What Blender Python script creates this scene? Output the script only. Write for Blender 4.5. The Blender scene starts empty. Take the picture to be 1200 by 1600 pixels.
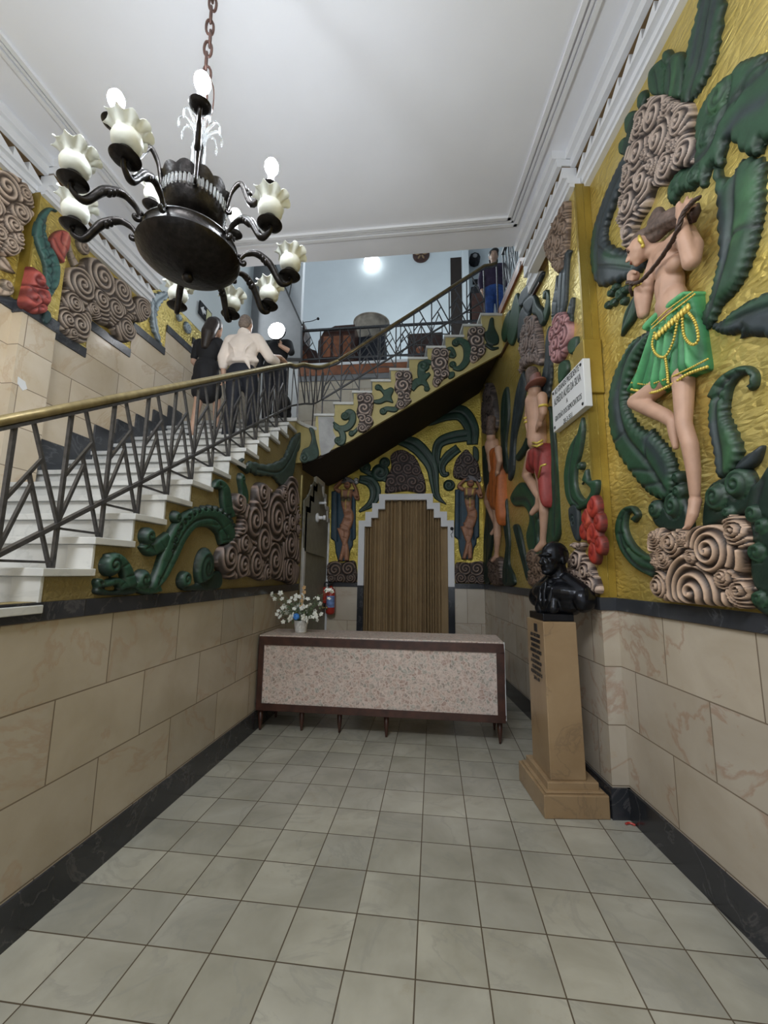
import bpy, bmesh, math, random
import numpy as np
from mathutils import Vector, Matrix
rnd = random.Random(7)
S = bpy.context.scene
COL = S.collection
# ------------------------------------------------------------------ camera model (also used to read places off the photo onto real planes)
FPX, YAW, PITCH, ROLL = 650.0, -0.1192, 0.1461, 0.0129
CAM = np.array([0.0, 0.0, 1.6602])
def _rot():
    cy, sy, cp, sp = math.cos(YAW), math.sin(YAW), math.cos(PITCH), math.sin(PITCH)
    cr, sr = math.cos(ROLL), math.sin(ROLL)
    fw = np.array([sy*cp, cy*cp, sp]); rt = np.array([cy, -sy, 0.0]); up = np.cross(rt, fw)
    return np.array([cr*rt+sr*up, -sr*rt+cr*up, fw])
RM = _rot()
def ray(x, y): return RM.T @ np.array([(x-600)/FPX, (800-y)/FPX, 1.0])
def at(x, y, axis, val):
    d = ray(x, y); t = (val-CAM[axis])/d[axis]; return CAM+t*d
def on_plane(x, y, p, n):
    d = ray(x, y); t = ((np.array(p)-CAM)@n)/(d@n); return CAM+t*d
class Frame:
    """vertical plane with local axes (s, n, z); n points into the room"""
    def __init__(f, p, n):
        f.o = np.array([p[0], p[1], 0.0]); n = np.array([n[0], n[1], 0.0]); f.n = n/np.linalg.norm(n)
        f.s = np.cross(f.n, [0, 0, 1.0])
        f.M = Matrix(((f.s[0], f.n[0], 0, f.o[0]), (f.s[1], f.n[1], 0, f.o[1]), (0, 0, 1, 0), (0, 0, 0, 1)))
    def px(f, x, y, off=0.0):
        P = on_plane(x, y, f.o+f.n*off, f.n); return np.array([(P-f.o)@f.s, P[2]])
    def pxs(f, pts, off=0.0): return np.array([f.px(p[0], p[1], off) for p in pts])
    def w(f, s, n, z): return Vector(f.o+f.s*s+f.n*n+np.array([0, 0, z]))
RA, RB = np.array([1.471, 2.315]), np.array([1.014, 6.309])
_d = (RB-RA)/np.linalg.norm(RB-RA)
FR = Frame(RA, (-_d[1], _d[0]))             # right wall (s grows with depth)
FR12 = Frame(RA+0.12*np.array([-_d[1], _d[0]]), (-_d[1], _d[0]))   # its broad pilaster
FP = Frame((-1.89, 0), (1, 0))              # stair-side wall of the hall (s = -y)
FL = Frame((-3.6, 0), (1, 0))               # far left wall (s = -y)
FB = Frame((0, 7.5), (0, -1))               # back wall (s = -x)
F2 = Frame((-1.70, 5.70), (0.30, -2.74))    # face of the upper flight
# ------------------------------------------------------------------ materials
MATS = {}
def new_mat(name):
    m = bpy.data.materials.new(name); m.use_nodes = True
    nt = m.node_tree; b = nt.nodes['Principled BSDF']; MATS[name] = m
    return m, nt, b
def N(nt, t, **kw):
    n = nt.nodes.new(t)
    for k, v in kw.items():
        if k in n.inputs: n.inputs[k].default_value = v
        else: setattr(n, k, v)
    return n
def L(nt, a, b): nt.links.new(a, b)
def ramp(nt, fac, stops):
    r = nt.nodes.new('ShaderNodeValToRGB'); L(nt, fac, r.inputs[0])
    e = r.color_ramp.elements
    while len(e) < len(stops): e.new(0.5)
    for i, (p, c) in enumerate(stops): e[i].position = p; e[i].color = (*c, 1) if len(c) == 3 else c
    return r.outputs[0]
def mixc(nt, fac, a, b, mode='MIX'):
    m = nt.nodes.new('ShaderNodeMix'); m.data_type = 'RGBA'; m.blend_type = mode
    for sock, v in ((m.inputs[0], fac), (m.inputs[6], a), (m.inputs[7], b)):
        if isinstance(v, bpy.types.NodeSocket): L(nt, v, sock)
        elif isinstance(v, (int, float)): sock.default_value = v
        else: sock.default_value = (*v, 1)
    return m.outputs[2]
def bump(nt, b, h, strength=0.3, dist=0.01):
    n = N(nt, 'ShaderNodeBump'); n.inputs['Strength'].default_value = strength; n.inputs['Distance'].default_value = dist
    L(nt, h, n.inputs['Height']); L(nt, n.outputs[0], b.inputs['Normal'])
def simple(name, col, rough=0.5, metal=0.0, noise=0.12, scale=9.0, bmp=0.0, coat=0.0, emit=None, estr=0.0):
    m, nt, b = new_mat(name)
    tc = N(nt, 'ShaderNodeTexCoord'); nz = N(nt, 'ShaderNodeTexNoise', Scale=scale, Detail=5.0)
    L(nt, tc.outputs['Object'], nz.inputs['Vector'])
    lo = tuple(max(0, c*(1-noise)) for c in col); hi = tuple(min(1, c*(1+noise)) for c in col)
    L(nt, ramp(nt, nz.outputs['Fac'], [(0.3, lo), (0.7, hi)]), b.inputs['Base Color'])
    b.inputs['Roughness'].default_value = rough; b.inputs['Metallic'].default_value = metal
    if coat: b.inputs['Coat Weight'].default_value = coat; b.inputs['Coat Roughness'].default_value = 0.15
    if bmp: bump(nt, b, nz.outputs['Fac'], bmp)
    if emit: b.inputs['Emission Color'].default_value = (*emit, 1); b.inputs['Emission Strength'].default_value = estr
    return m
def marble(name, c1, c2, vein, mortar, bw, bh, ox, oy, axes, offset=0.5, mw=0.004, rough=0.25, veins=0.5, vscale=1.6, dirt=None, tr=0.11):
    """slabs of stone laid in courses; axes picks the two object axes of the face"""
    m, nt, b = new_mat(name)
    tc = N(nt, 'ShaderNodeTexCoord'); sp = N(nt, 'ShaderNodeSeparateXYZ'); L(nt, tc.outputs['Object'], sp.inputs[0])
    cb = N(nt, 'ShaderNodeCombineXYZ')
    for i, (ax, o) in enumerate(zip(axes, (ox, oy))):
        a = N(nt, 'ShaderNodeMath', operation='SUBTRACT'); L(nt, sp.outputs[ax], a.inputs[0]); a.inputs[1].default_value = o
        L(nt, a.outputs[0], cb.inputs[i])
    br = N(nt, 'ShaderNodeTexBrick'); L(nt, cb.outputs[0], br.inputs['Vector'])
    br.offset = offset; br.squash = 1.0
    for k, v in (('Scale', 1.0), ('Mortar Size', mw), ('Mortar Smooth', 0.2), ('Bias', 0.0), ('Brick Width', bw), ('Row Height', bh)): br.inputs[k].default_value = v
    br.inputs['Color1'].default_value = (0, 0, 0, 1); br.inputs['Color2'].default_value = (1, 1, 1, 1); br.inputs['Mortar'].default_value = (.5, .5, .5, 1)
    # every slab shifts the veining so that it breaks at the joints
    sh = N(nt, 'ShaderNodeVectorMath', operation='SCALE'); L(nt, br.outputs['Color'], sh.inputs[0]); sh.inputs['Scale'].default_value = 7.0
    ad = N(nt, 'ShaderNodeVectorMath', operation='ADD'); L(nt, tc.outputs['Object'], ad.inputs[0]); L(nt, sh.outputs[0], ad.inputs[1])
    n1 = N(nt, 'ShaderNodeTexNoise', Scale=2.1, Detail=5.0, Roughness=0.55, Distortion=0.4); L(nt, ad.outputs[0], n1.inputs['Vector'])
    n2 = N(nt, 'ShaderNodeTexNoise', Scale=vscale, Detail=9.0, Roughness=0.58, Distortion=0.9); L(nt, ad.outputs[0], n2.inputs['Vector'])
    base = mixc(nt, ramp(nt, n1.outputs['Fac'], [(0.3, (0, 0, 0)), (0.72, (1, 1, 1))]), c1, c2)
    tint = ramp(nt, br.outputs['Color'], [(0, (0.97-tr, 0.97-tr, 0.98-tr)), (1, (0.97+tr, 0.96+tr*.95, 0.95+tr*.8))])
    base = mixc(nt, 0.8, base, tint, 'MULTIPLY')
    vf = ramp(nt, n2.outputs['Fac'], [(0.475, (0, 0, 0)), (0.5, (veins,)*3), (0.512, (0, 0, 0))])
    base = mixc(nt, vf, base, vein)
    if dirt:
        n3 = N(nt, 'ShaderNodeTexNoise', Scale=5.5, Detail=8.0, Roughness=0.7); L(nt, ad.outputs[0], n3.inputs['Vector'])
        base = mixc(nt, ramp(nt, n3.outputs['Fac'], [(0.6, (0, 0, 0)), (0.78, (0.55,)*3)]), base, dirt)
    base = mixc(nt, br.outputs['Fac'], base, mortar)
    L(nt, base, b.inputs['Base Color']); b.inputs['Roughness'].default_value = rough
    inv = N(nt, 'ShaderNodeMath', operation='SUBTRACT'); inv.inputs[0].default_value = 1.0; L(nt, br.outputs['Fac'], inv.inputs[1])
    bump(nt, b, inv.outputs[0], 0.4, 0.004)
    return m
def gold_mat(name, c1, c2, rough=0.45, metal=0.35, scale=22.0, strength=0.6, wear=None):
    """gold paint over trowelled plaster"""
    m, nt, b = new_mat(name)
    tc = N(nt, 'ShaderNodeTexCoord'); mp = N(nt, 'ShaderNodeMapping'); L(nt, tc.outputs['Object'], mp.inputs[0])
    mp.inputs['Scale'].default_value = (0.55, 1, 1.25); mp.inputs['Rotation'].default_value = (0, 0.35, 0)
    n0 = N(nt, 'ShaderNodeTexNoise', Scale=6.0, Detail=2.0); L(nt, mp.outputs[0], n0.inputs['Vector'])
    ad = mixc(nt, 0.09, mp.outputs[0], n0.outputs['Color'], 'ADD')
    vo = N(nt, 'ShaderNodeTexVoronoi', Scale=scale, feature='DISTANCE_TO_EDGE'); L(nt, ad, vo.inputs['Vector'])
    n1 = N(nt, 'ShaderNodeTexNoise', Scale=scale*1.7, Detail=6.0, Roughness=0.65, Distortion=0.6); L(nt, mp.outputs[0], n1.inputs['Vector'])
    n2 = N(nt, 'ShaderNodeTexNoise', Scale=2.2, Detail=6.0, Roughness=0.6); L(nt, tc.outputs['Object'], n2.inputs['Vector'])
    c = mixc(nt, ramp(nt, n2.outputs['Fac'], [(0.35, (0, 0, 0)), (0.7, (1, 1, 1))]), c1, c2)
    if wear: c = mixc(nt, ramp(nt, n1.outputs['Fac'], [(0.62, (0, 0, 0)), (0.75, (0.5,)*3)]), c, wear)
    L(nt, c, b.inputs['Base Color']); b.inputs['Metallic'].default_value = metal; b.inputs['Roughness'].default_value = rough
    h = mixc(nt, 0.55, ramp(nt, vo.outputs[0], [(0, (0, 0, 0)), (0.35, (1, 1, 1))]), n1.outputs['Fac'])
    bump(nt, b, h, strength, 0.012)
    return m
def paint_mat(name, rough=0.55, noise=0.2, scale=14.0, bmp=0.25, coat=0.0, metal=0.0):
    """painted relief: colour comes with the mesh (which paint lies where), brushed unevenly"""
    m, nt, b = new_mat(name)
    at_ = N(nt, 'ShaderNodeAttribute', attribute_name='paint')
    tc = N(nt, 'ShaderNodeTexCoord'); nz = N(nt, 'ShaderNodeTexNoise', Scale=scale, Detail=6.0, Roughness=0.65); L(nt, tc.outputs['Object'], nz.inputs['Vector'])
    t = ramp(nt, nz.outputs['Fac'], [(0.3, (1-noise,)*3), (0.7, (1+noise,)*3)])
    L(nt, mixc(nt, 1.0, at_.outputs['Color'], t, 'MULTIPLY'), b.inputs['Base Color'])
    b.inputs['Roughness'].default_value = rough; b.inputs['Metallic'].default_value = metal
    if coat: b.inputs['Coat Weight'].default_value = coat
    if bmp: bump(nt, b, nz.outputs['Fac'], bmp, 0.01)
    return m
def glow(name, col, strength):
    m, nt, b = new_mat(name); b.inputs['Base Color'].default_value = (*col, 1)
    tc = N(nt, 'ShaderNodeTexCoord'); nz = N(nt, 'ShaderNodeTexNoise', Scale=3.0); L(nt, tc.outputs['Object'], nz.inputs['Vector'])
    L(nt, ramp(nt, nz.outputs['Fac'], [(0.2, tuple(c*0.97 for c in col)), (0.8, col)]), b.inputs['Emission Color'])
    b.inputs['Emission Strength'].default_value = strength
    return m
M_WALLM = marble('cream_marble', (0.385, 0.33, 0.25), (0.475, 0.42, 0.34), (0.33, 0.18, 0.10), (0.17, 0.13, 0.09), 0.66, 0.4, 0.018, 0.21, (1, 2), dirt=(0.37, 0.27, 0.16), veins=0.28, vscale=0.8)
M_WALLR = marble('cream_marble_right', (0.41, 0.35, 0.27), (0.51, 0.45, 0.37), (0.30, 0.16, 0.10), (0.18, 0.14, 0.10), 0.66, 0.4, 0.2, 0.21, (0, 2), dirt=(0.40, 0.29, 0.18), veins=0.5, vscale=0.9)
M_WALLB = marble('cream_marble_back', (0.50, 0.43, 0.34), (0.60, 0.54, 0.45), (0.36, 0.20, 0.12), (0.24, 0.19, 0.14), 0.47, 0.62, 0.11, 0.2, (0, 2), veins=0.25, vscale=0.8)
M_WALLL = marble('cream_marble_stair', (0.56, 0.46, 0.33), (0.66, 0.58, 0.47), (0.40, 0.24, 0.12), (0.24, 0.19, 0.14), 1.18, 0.35, 0.0, 0.05, (1, 2), dirt=(0.44, 0.29, 0.15), veins=0.3, vscale=0.9)
M_FLOOR = marble('floor_tiles', (0.255, 0.245, 0.20), (0.405, 0.392, 0.335), (0.24, 0.235, 0.21), (0.085, 0.066, 0.045), 0.3, 0.3, -0.0824, 2.587, (0, 1), offset=0.0, mw=0.0035, rough=0.24, tr=0.11, veins=0.4, vscale=1.3, dirt=(0.27, 0.235, 0.17))
M_TREAD = marble('white_marble', (0.50, 0.505, 0.49), (0.66, 0.66, 0.64), (0.33, 0.34, 0.34), (0.4, 0.4, 0.4), 5.0, 5.0, -2.0, -2.0, (0, 1), mw=0.0, rough=0.3, veins=0.3)
M_BLACK = marble('dark_marble', (0.016, 0.018, 0.022), (0.045, 0.047, 0.055), (0.14, 0.13, 0.13), (0.02, 0.02, 0.02), 1.6, 5.0, -0.3, -2, (1, 2), mw=0.003, rough=0.22, veins=0.35, vscale=3.0)
M_SLATE = marble('slate_blue_marble', (0.028, 0.031, 0.037), (0.066, 0.070, 0.080), (0.2, 0.21, 0.23), (0.02, 0.02, 0.03), 3, 5.0, -0.3, -2, (1, 2), mw=0.0, rough=0.3, veins=0.3, vscale=3.0)
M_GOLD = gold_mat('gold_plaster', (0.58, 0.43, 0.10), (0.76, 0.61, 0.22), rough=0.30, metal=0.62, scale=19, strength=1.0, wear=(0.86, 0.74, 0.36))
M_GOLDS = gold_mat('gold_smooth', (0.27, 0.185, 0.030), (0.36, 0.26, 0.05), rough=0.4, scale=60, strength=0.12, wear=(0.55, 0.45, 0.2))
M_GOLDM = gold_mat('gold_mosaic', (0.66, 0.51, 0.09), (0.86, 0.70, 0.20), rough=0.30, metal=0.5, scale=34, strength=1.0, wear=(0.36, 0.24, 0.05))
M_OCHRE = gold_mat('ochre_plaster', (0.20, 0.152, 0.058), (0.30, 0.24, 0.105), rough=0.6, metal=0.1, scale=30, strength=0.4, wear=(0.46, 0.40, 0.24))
M_OCHRE2 = gold_mat('pale_ochre_plaster', (0.36, 0.30, 0.12), (0.48, 0.41, 0.19), rough=0.6, metal=0.1, scale=40, strength=0.2)
M_WHITE = simple('white_plaster', (0.74, 0.745, 0.77), 0.6, noise=0.03, scale=3)
M_CEIL = simple('ceiling_paint', (0.77, 0.775, 0.82), 0.75, noise=0.03, scale=1.5)
M_UPPER = simple('upper_wall_paint', (0.66, 0.71, 0.73), 0.7, noise=0.05, scale=1.2)
M_GREY = simple('grey_paint', (0.22, 0.22, 0.23), 0.7, noise=0.1, scale=4)
M_CONC = simple('patched_cement', (0.36, 0.36, 0.36), 0.85, noise=0.2, scale=6, bmp=0.2)
M_BROWN = simple('brown_recess', (0.19, 0.12, 0.055), 0.7)  # brown tone set behind the cornice teeth
M_WOOD = simple('red_brown_wood', (0.050, 0.017, 0.010), 0.4, noise=0.4, scale=12, coat=0.2)
M_WOOD2 = simple('orange_brown_wood', (0.25, 0.085, 0.035), 0.45, noise=0.35, scale=9)
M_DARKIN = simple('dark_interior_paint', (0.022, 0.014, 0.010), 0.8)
M_IRON = simple('grey_iron', (0.082, 0.080, 0.083), 0.42, metal=0.5, noise=0.25, scale=30)
M_BRASS = simple('aged_brass', (0.36, 0.285, 0.14), 0.40, metal=0.7, noise=0.2, scale=20)
M_BRASSD = simple('dull_brass', (0.16, 0.115, 0.055), 0.38, metal=0.7, noise=0.25, scale=20)
M_BRONZE = simple('blackened_bronze', (0.020, 0.017, 0.016), 0.36, metal=0.75, noise=0.4, scale=40, bmp=0.3)
M_BRONZEB = simple('bust_bronze', (0.014, 0.015, 0.019), 0.27, metal=0.7, noise=0.3, scale=18, bmp=0.12)
M_PAINT = paint_mat('painted_relief')
M_PAINTG = paint_mat('painted_leaf', rough=0.5, noise=0.3, scale=9, bmp=0.35)
M_SKIN = simple('painted_skin', (0.60, 0.375, 0.27), 0.55, noise=0.12, scale=10, bmp=0.15)
# ------------------------------------------------------------------ mesh building
def link(o, parent=None):
    COL.objects.link(o)
    if parent is not None: o.parent = parent
    return o
def tag(o, label=None, cat=None, group=None, kind=None):
    if label: o['label'] = label
    if cat: o['category'] = cat
    if group: o['group'] = group
    if kind: o['kind'] = kind
    return o
def empty(name, loc=(0, 0, 0), label=None, cat=None, group=None, rz=0.0, M=None):
    o = bpy.data.objects.new(name, None); COL.objects.link(o); o.empty_display_size = 0.1
    if M is not None: o.matrix_world = M
    else: o.location = loc; o.rotation_euler = (0, 0, rz)
    return tag(o, label, cat, group)
class MB:
    def __init__(s): s.v = []; s.f = []; s.c = []
    def add(s, vs, fs, col=None):
        b = len(s.v); s.v += [tuple(map(float, v)) for v in vs]; s.f += [tuple(b+i for i in f) for f in fs]
        if col is not None: s.c += [col]*len(vs)
        return s
    def box(s, x0, x1, y0, y1, z0, z1, M=None, col=None):
        vs = [Vector((x, y, z)) for z in (z0, z1) for x, y in ((x0, y0), (x1, y0), (x1, y1), (x0, y1))]
        if M is not None: vs = [M @ v for v in vs]
        return s.add(vs, [(3, 2, 1, 0), (4, 5, 6, 7), (0, 1, 5, 4), (1, 2, 6, 5), (2, 3, 7, 6), (3, 0, 4, 7)], col)
    def prism(s, poly, a0, a1, axis=1, col=None):
        """poly in the two other axes (in order), extruded along axis; poly wound either way (faces fixed later)"""
        n = len(poly)
        def mk(p, a): return {0: (a, p[0], p[1]), 1: (p[0], a, p[1]), 2: (p[0], p[1], a)}[axis]
        vs = [mk(p, a0) for p in poly]+[mk(p, a1) for p in poly]
        fs = [tuple(range(n)), tuple(range(2*n-1, n-1, -1))]+[(i, n+i, n+(i+1) % n, (i+1) % n) for i in range(n)]
        return s.add(vs, fs, col)
    def bar(s, a, b, w, t=None, up=(0, 0, 1), col=None):
        """rectangular bar from a to b, w across, t in the other direction"""
        a, b = Vector(a), Vector(b); t = t or w; d = (b-a).normalized(); u = Vector(up)
        x = d.cross(u)
        if x.length < 1e-4: x = d.cross(Vector((1, 0, 0)))
        x.normalize(); y = x.cross(d)
        vs = [p+x*(w/2*i)+y*(t/2*j) for p in (a, b) for i, j in ((-1, -1), (1, -1), (1, 1), (-1, 1))]
        return s.add(vs, [(0, 1, 2, 3), (7, 6, 5, 4), (0, 4, 5, 1), (1, 5, 6, 2), (2, 6, 7, 3), (3, 7, 4, 0)], col)
    def tube(s, pts, r, seg=10, closed=False, flat=1.0, col=None):
        pts = [Vector(p) for p in pts]; n = len(pts)
        rs = r if hasattr(r, '__len__') else [r]*n
        prev = None; vs = []; fs = []
        for i, p in enumerate(pts):
            a = pts[(i-1) % n] if (closed or i > 0) else p; b = pts[(i+1) % n] if (closed or i < n-1) else p
            d = (b-a).normalized() if (b-a).length > 1e-9 else Vector((0, 0, 1))
            if prev is None:
                x = d.orthogonal().normalized()
            else:
                x = prev-d*prev.dot(d)
                x = x.normalized() if x.length > 1e-6 else d.orthogonal().normalized()
            prev = x; y = d.cross(x)
            for k in range(seg):
                t = 2*math.pi*k/seg; vs.append(p+x*(rs[i]*math.cos(t))+y*(rs[i]*flat*math.sin(t)))
        m = n if closed else n-1
        for i in range(m):
            for k in range(seg):
                a = i*seg+k; b = i*seg+(k+1) % seg; c = ((i+1) % n)*seg+(k+1) % seg; d = ((i+1) % n)*seg+k
                fs.append((a, b, c, d))
        if not closed: fs += [tuple(range(seg-1, -1, -1)), tuple(range((n-1)*seg, n*seg))]
        return s.add(vs, fs, col)
    def lathe(s, prof, seg=32, c=(0, 0, 0), M=None, ruffle=None, col=None):
        """prof: (r, z) from one end to the other; ruffle(i, t)->(dr, dz)"""
        vs = []; fs = []
        for i, (r, z) in enumerate(prof):
            for k in range(seg):
                t = 2*math.pi*k/seg; dr, dz = ruffle(i, t) if ruffle else (0, 0)
                v = Vector(((r+dr)*math.cos(t), (r+dr)*math.sin(t), z+dz))
                vs.append((M @ v if M is not None else v)+Vector(c))
        for i in range(len(prof)-1):
            for k in range(seg):
                fs.append((i*seg+k, i*seg+(k+1) % seg, (i+1)*seg+(k+1) % seg, (i+1)*seg+k))
        fs += [tuple(range(seg-1, -1, -1)), tuple(range((len(prof)-1)*seg, len(prof)*seg))]
        return s.add(vs, fs, col)
    def ball(s, c, r, seg=16, rings=10, M=None, col=None):
        rr = r if hasattr(r, '__len__') else (r, r, r)
        vs = []; fs = []
        for i in range(rings+1):
            a = math.pi*i/rings
            for k in range(seg):
                t = 2*math.pi*k/seg
                v = Vector((rr[0]*math.sin(a)*math.cos(t), rr[1]*math.sin(a)*math.sin(t), rr[2]*math.cos(a)))
                vs.append((M @ v if M is not None else v)+Vector(c))
        for i in range(rings):
            for k in range(seg): fs.append((i*seg+k, (i+1)*seg+k, (i+1)*seg+(k+1) % seg, i*seg+(k+1) % seg))
        return s.add(vs, fs, col)
    def build(s, name, mat, parent=None, M=None, smooth=False, bevel=0.0, origin=None, weld=True, fix=True):
        """origin: world point that becomes the object's origin (its vertices are given in parent or world space)"""
        me = bpy.data.meshes.new(name)
        vs = s.v
        if origin is not None: vs = [(v[0]-origin[0], v[1]-origin[1], v[2]-origin[2]) for v in vs]
        me.from_pydata(vs, [], s.f)
        if s.c:
            ca = me.attributes.new('paint', 'FLOAT_COLOR', 'POINT')
            ca.data.foreach_set('color', np.array([(*c[:3], 1) for c in s.c], dtype=np.float32).ravel())
        bm = bmesh.new(); bm.from_mesh(me)
        if weld: bmesh.ops.remove_doubles(bm, verts=bm.verts, dist=1e-5)
        if fix: bmesh.ops.recalc_face_normals(bm, faces=bm.faces)
        bm.to_mesh(me); bm.free()
        if smooth:
            me.polygons.foreach_set('use_smooth', [True]*len(me.polygons))
        me.materials.append(mat)
        o = bpy.data.objects.new(name, me); COL.objects.link(o)
        if parent is not None: o.parent = parent
        if origin is not None: o.location = origin
        if M is not None: o.matrix_world = M
        if bevel:
            bv = o.modifiers.new('bevel', 'BEVEL'); bv.width = bevel; bv.segments = 2; bv.limit_method = 'ANGLE'; bv.angle_limit = math.radians(40)
        return o
def smooth_by_angle(o, ang=40):
    me = o.data; me.polygons.foreach_set('use_smooth', [True]*len(me.polygons))
    try: me.set_sharp_from_angle(angle=math.radians(ang))
    except Exception: pass
    return o
def struct(name, mb, mat, label=None, M=None, bevel=0.0, smooth=False):
    o = mb.build(name, mat, M=M, bevel=bevel, smooth=smooth); o['kind'] = 'structure'
    o['label'] = label or name.replace('_', ' '); o['category'] = name.split('_')[0]
    return o
def crs(pts, n=6, closed=False):
    """smooth curve through the points"""
    P = [np.array(p, float) for p in pts]; m = len(P); out = []
    for i in range(m if closed else m-1):
        p1, p2 = P[i], P[(i+1) % m]
        p0 = P[i-1] if (closed or i > 0) else 2*p1-p2
        p3 = P[(i+2) % m] if (closed or i < m-2) else 2*p2-p1
        for k in range(n):
            t = k/n; out.append(0.5*((2*p1)+(-p0+p2)*t+(2*p0-5*p1+4*p2-p3)*t*t+(-p0+3*p1-3*p2+p3)*t**3))
    if not closed: out.append(P[-1])
    return out
# ================================================================== SHELL
HALL_Y0 = -3.0
CEIL_Z, CORN_Z = 5.35, 5.0
def ycut(s): return FR.w(s, 0, 0)
# floor
mb = MB(); mb.box(-3.75, 2.3, HALL_Y0, 8.45, -0.12, 0.0); struct('floor', mb, M_FLOOR, 'floor of grey-white square marble tiles with dark joints')
# stair-side wall: dado of cream slabs, dark base, dark band, ochre upper part that follows the steps
TR_Y0, TR_DY, TR_Z0, TR_DZ = 1.84, 0.2905, 1.664, 0.1755
JMIN, JMAX = -8, 11
LAND_Z = TR_Z0+TR_DZ*12
PEND = 5.73
mb = MB(); mb.box(-2.02, -1.89, HALL_Y0, PEND, 0.0, 1.41); struct('wall_stair_side', mb, M_WALLM, 'cream marble dado wall under the stairs')
mb = MB(); mb.box(-1.95, -1.875, HALL_Y0, PEND-0.002, 0.0, 0.2); struct('baseboard_stair_side', mb, M_BLACK, 'black marble baseboard below the stair wall')
mb = MB(); mb.box(-1.99, -1.875, HALL_Y0, PEND+0.005, 1.412, 1.5); struct('trim_1', mb, M_BLACK, 'black marble band on the stair wall')
poly = [(TR_Y0+TR_DY*-0.5, 1.501)]
poly = [(1.56, 1.501)]
for j in range(-1, 12):
    z = TR_Z0+TR_DZ*j-0.042
    if z < 1.502: z = 1.502
    poly += [(TR_Y0+TR_DY*j, z), (TR_Y0+TR_DY*(j+1), z)]
poly += [(TR_Y0+TR_DY*12, LAND_Z-0.042), (PEND, LAND_Z-0.042), (PEND, 1.501)]
mb = MB(); mb.prism(poly, -2.02, -1.895, axis=0)
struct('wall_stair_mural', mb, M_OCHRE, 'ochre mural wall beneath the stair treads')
mb = MB(); mb.box(-1.905, -1.880, PEND-0.03, PEND+0.012, 1.5, 3.05); struct('trim_2', mb, M_OCHRE2, 'pale gold edge strip at the end of the stair mural')
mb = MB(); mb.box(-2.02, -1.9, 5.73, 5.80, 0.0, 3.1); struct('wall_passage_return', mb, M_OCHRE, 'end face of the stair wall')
# wall that holds the side door under the landing
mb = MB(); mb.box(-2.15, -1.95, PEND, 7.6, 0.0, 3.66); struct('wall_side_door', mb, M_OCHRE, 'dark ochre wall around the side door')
# far left wall of the stairs
bandz = [(-3.0, 2.9, 3.5), (2.9, 3.66, 3.84), (3.66, 4.26, 4.17), (4.26, 4.86, 4.53), (4.86, 5.45, 4.88), (5.45, 7.9, 5.05)]
bandz[0] = (-3.0, 2.9, 3.86)
poly = [(-3.0, 0.0)]
for a, b, z in bandz: poly += [(a, z), (b, z)]
poly += [(7.9, 0.0)]
mb = MB(); mb.prism(poly, -3.8, -3.6, axis=0); struct('wall_left_dado', mb, M_WALLL, 'cream marble lining beside the stairs')
poly = [(-3.0, 5.36)]+[q for a, b, z in bandz for q in ((a, z+0.1), (b, z+0.1))]+[(7.9, 5.36)]
mb = MB(); mb.prism(poly, -3.8, -3.605, axis=0); struct('wall_left_mural', mb, M_GOLD, 'gold mural wall above the stair lining')
for i, (a, b, z) in enumerate(bandz):
    mb = MB(); mb.box(-3.65, -3.585, a, b-0.004, z+0.002, z+0.1); struct('trim_%d' % (10+i), mb, M_SLATE, 'slate band stepping up the left wall, piece %d' % (i+1))
mb = MB(); mb.box(-3.8, -3.6, 4.37, 7.9, 5.361, 11.8); struct('wall_left_upper', mb, M_UPPER, 'white upper wall over the stairwell on the left')
# pilaster of the left wall
mb = MB(); mb.box(-3.62, -3.50, 2.90, 3.22, 3.96, CORN_Z+0.02); struct('wall_left_pilaster', mb, M_GOLD, 'gold pilaster panel on the left wall')
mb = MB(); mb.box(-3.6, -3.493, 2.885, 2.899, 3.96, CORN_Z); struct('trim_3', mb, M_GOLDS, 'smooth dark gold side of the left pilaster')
mb = MB(); mb.box(-3.62, -3.50, 2.90, 3.22, 0.2, 3.845); struct('wall_left_pilaster_dado', mb, M_WALLL, 'marble foot of the left pilaster')
mb = MB(); mb.box(-3.62, -3.485, 2.89, 3.235, 3.845, 3.955); struct('trim_4', mb, M_SLATE, 'slate band around the left pilaster')
# skirting that steps up with the treads
mb = MB()
for j in range(-2, 12):
    y0 = TR_Y0+TR_DY*j; z0 = TR_Z0+TR_DZ*j
    mb.box(-3.6, -3.575, y0, y0+TR_DY-0.002, z0, z0+0.30)
struct('baseboard_left', mb, M_SLATE, 'slate skirting stepping up beside the treads')
# right wall
mb = MB(); mb.box(-6.0, 5.35, -0.16, 0, 0, 1.41); struct('wall_right_dado', mb, M_WALLR, 'cream marble dado of the right wall', M=FR.M)
mb = MB(); mb.box(-6.0, 5.35, -0.02, 0.02, 0, 0.2); struct('baseboard_right', mb, M_BLACK, 'black marble baseboard of the right wall', M=FR.M)
mb = MB(); mb.box(-6.0, 5.35, -0.02, 0.015, 1.412, 1.5); struct('trim_5', mb, M_SLATE, 'dark slate band along the right wall', M=FR.M)
mb = MB(); mb.box(-6.0, 5.35, -0.16, -0.003, 1.501, 5.58); struct('wall_right', mb, M_GOLD, 'gold mural wall on the right', M=FR.M)
PS0, PS1 = 1.03, 1.66
mb = MB(); mb.box(PS0, PS1, -0.05, 0.12, 0.2, 1.41); struct('wall_right_pilaster_dado', mb, M_WALLR, 'marble foot of the right pilaster', M=FR.M)
mb = MB(); mb.box(PS0-0.02, PS1+0.02, -0.05, 0.14, 0, 0.2); struct('baseboard_right_pilaster', mb, M_BLACK, 'black base of the right pilaster', M=FR.M)
mb = MB(); mb.box(PS0-0.012, PS1+0.015, -0.05, 0.135, 1.411, 1.502); struct('trim_6', mb, M_SLATE, 'slate band around the right pilaster', M=FR.M)
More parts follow.
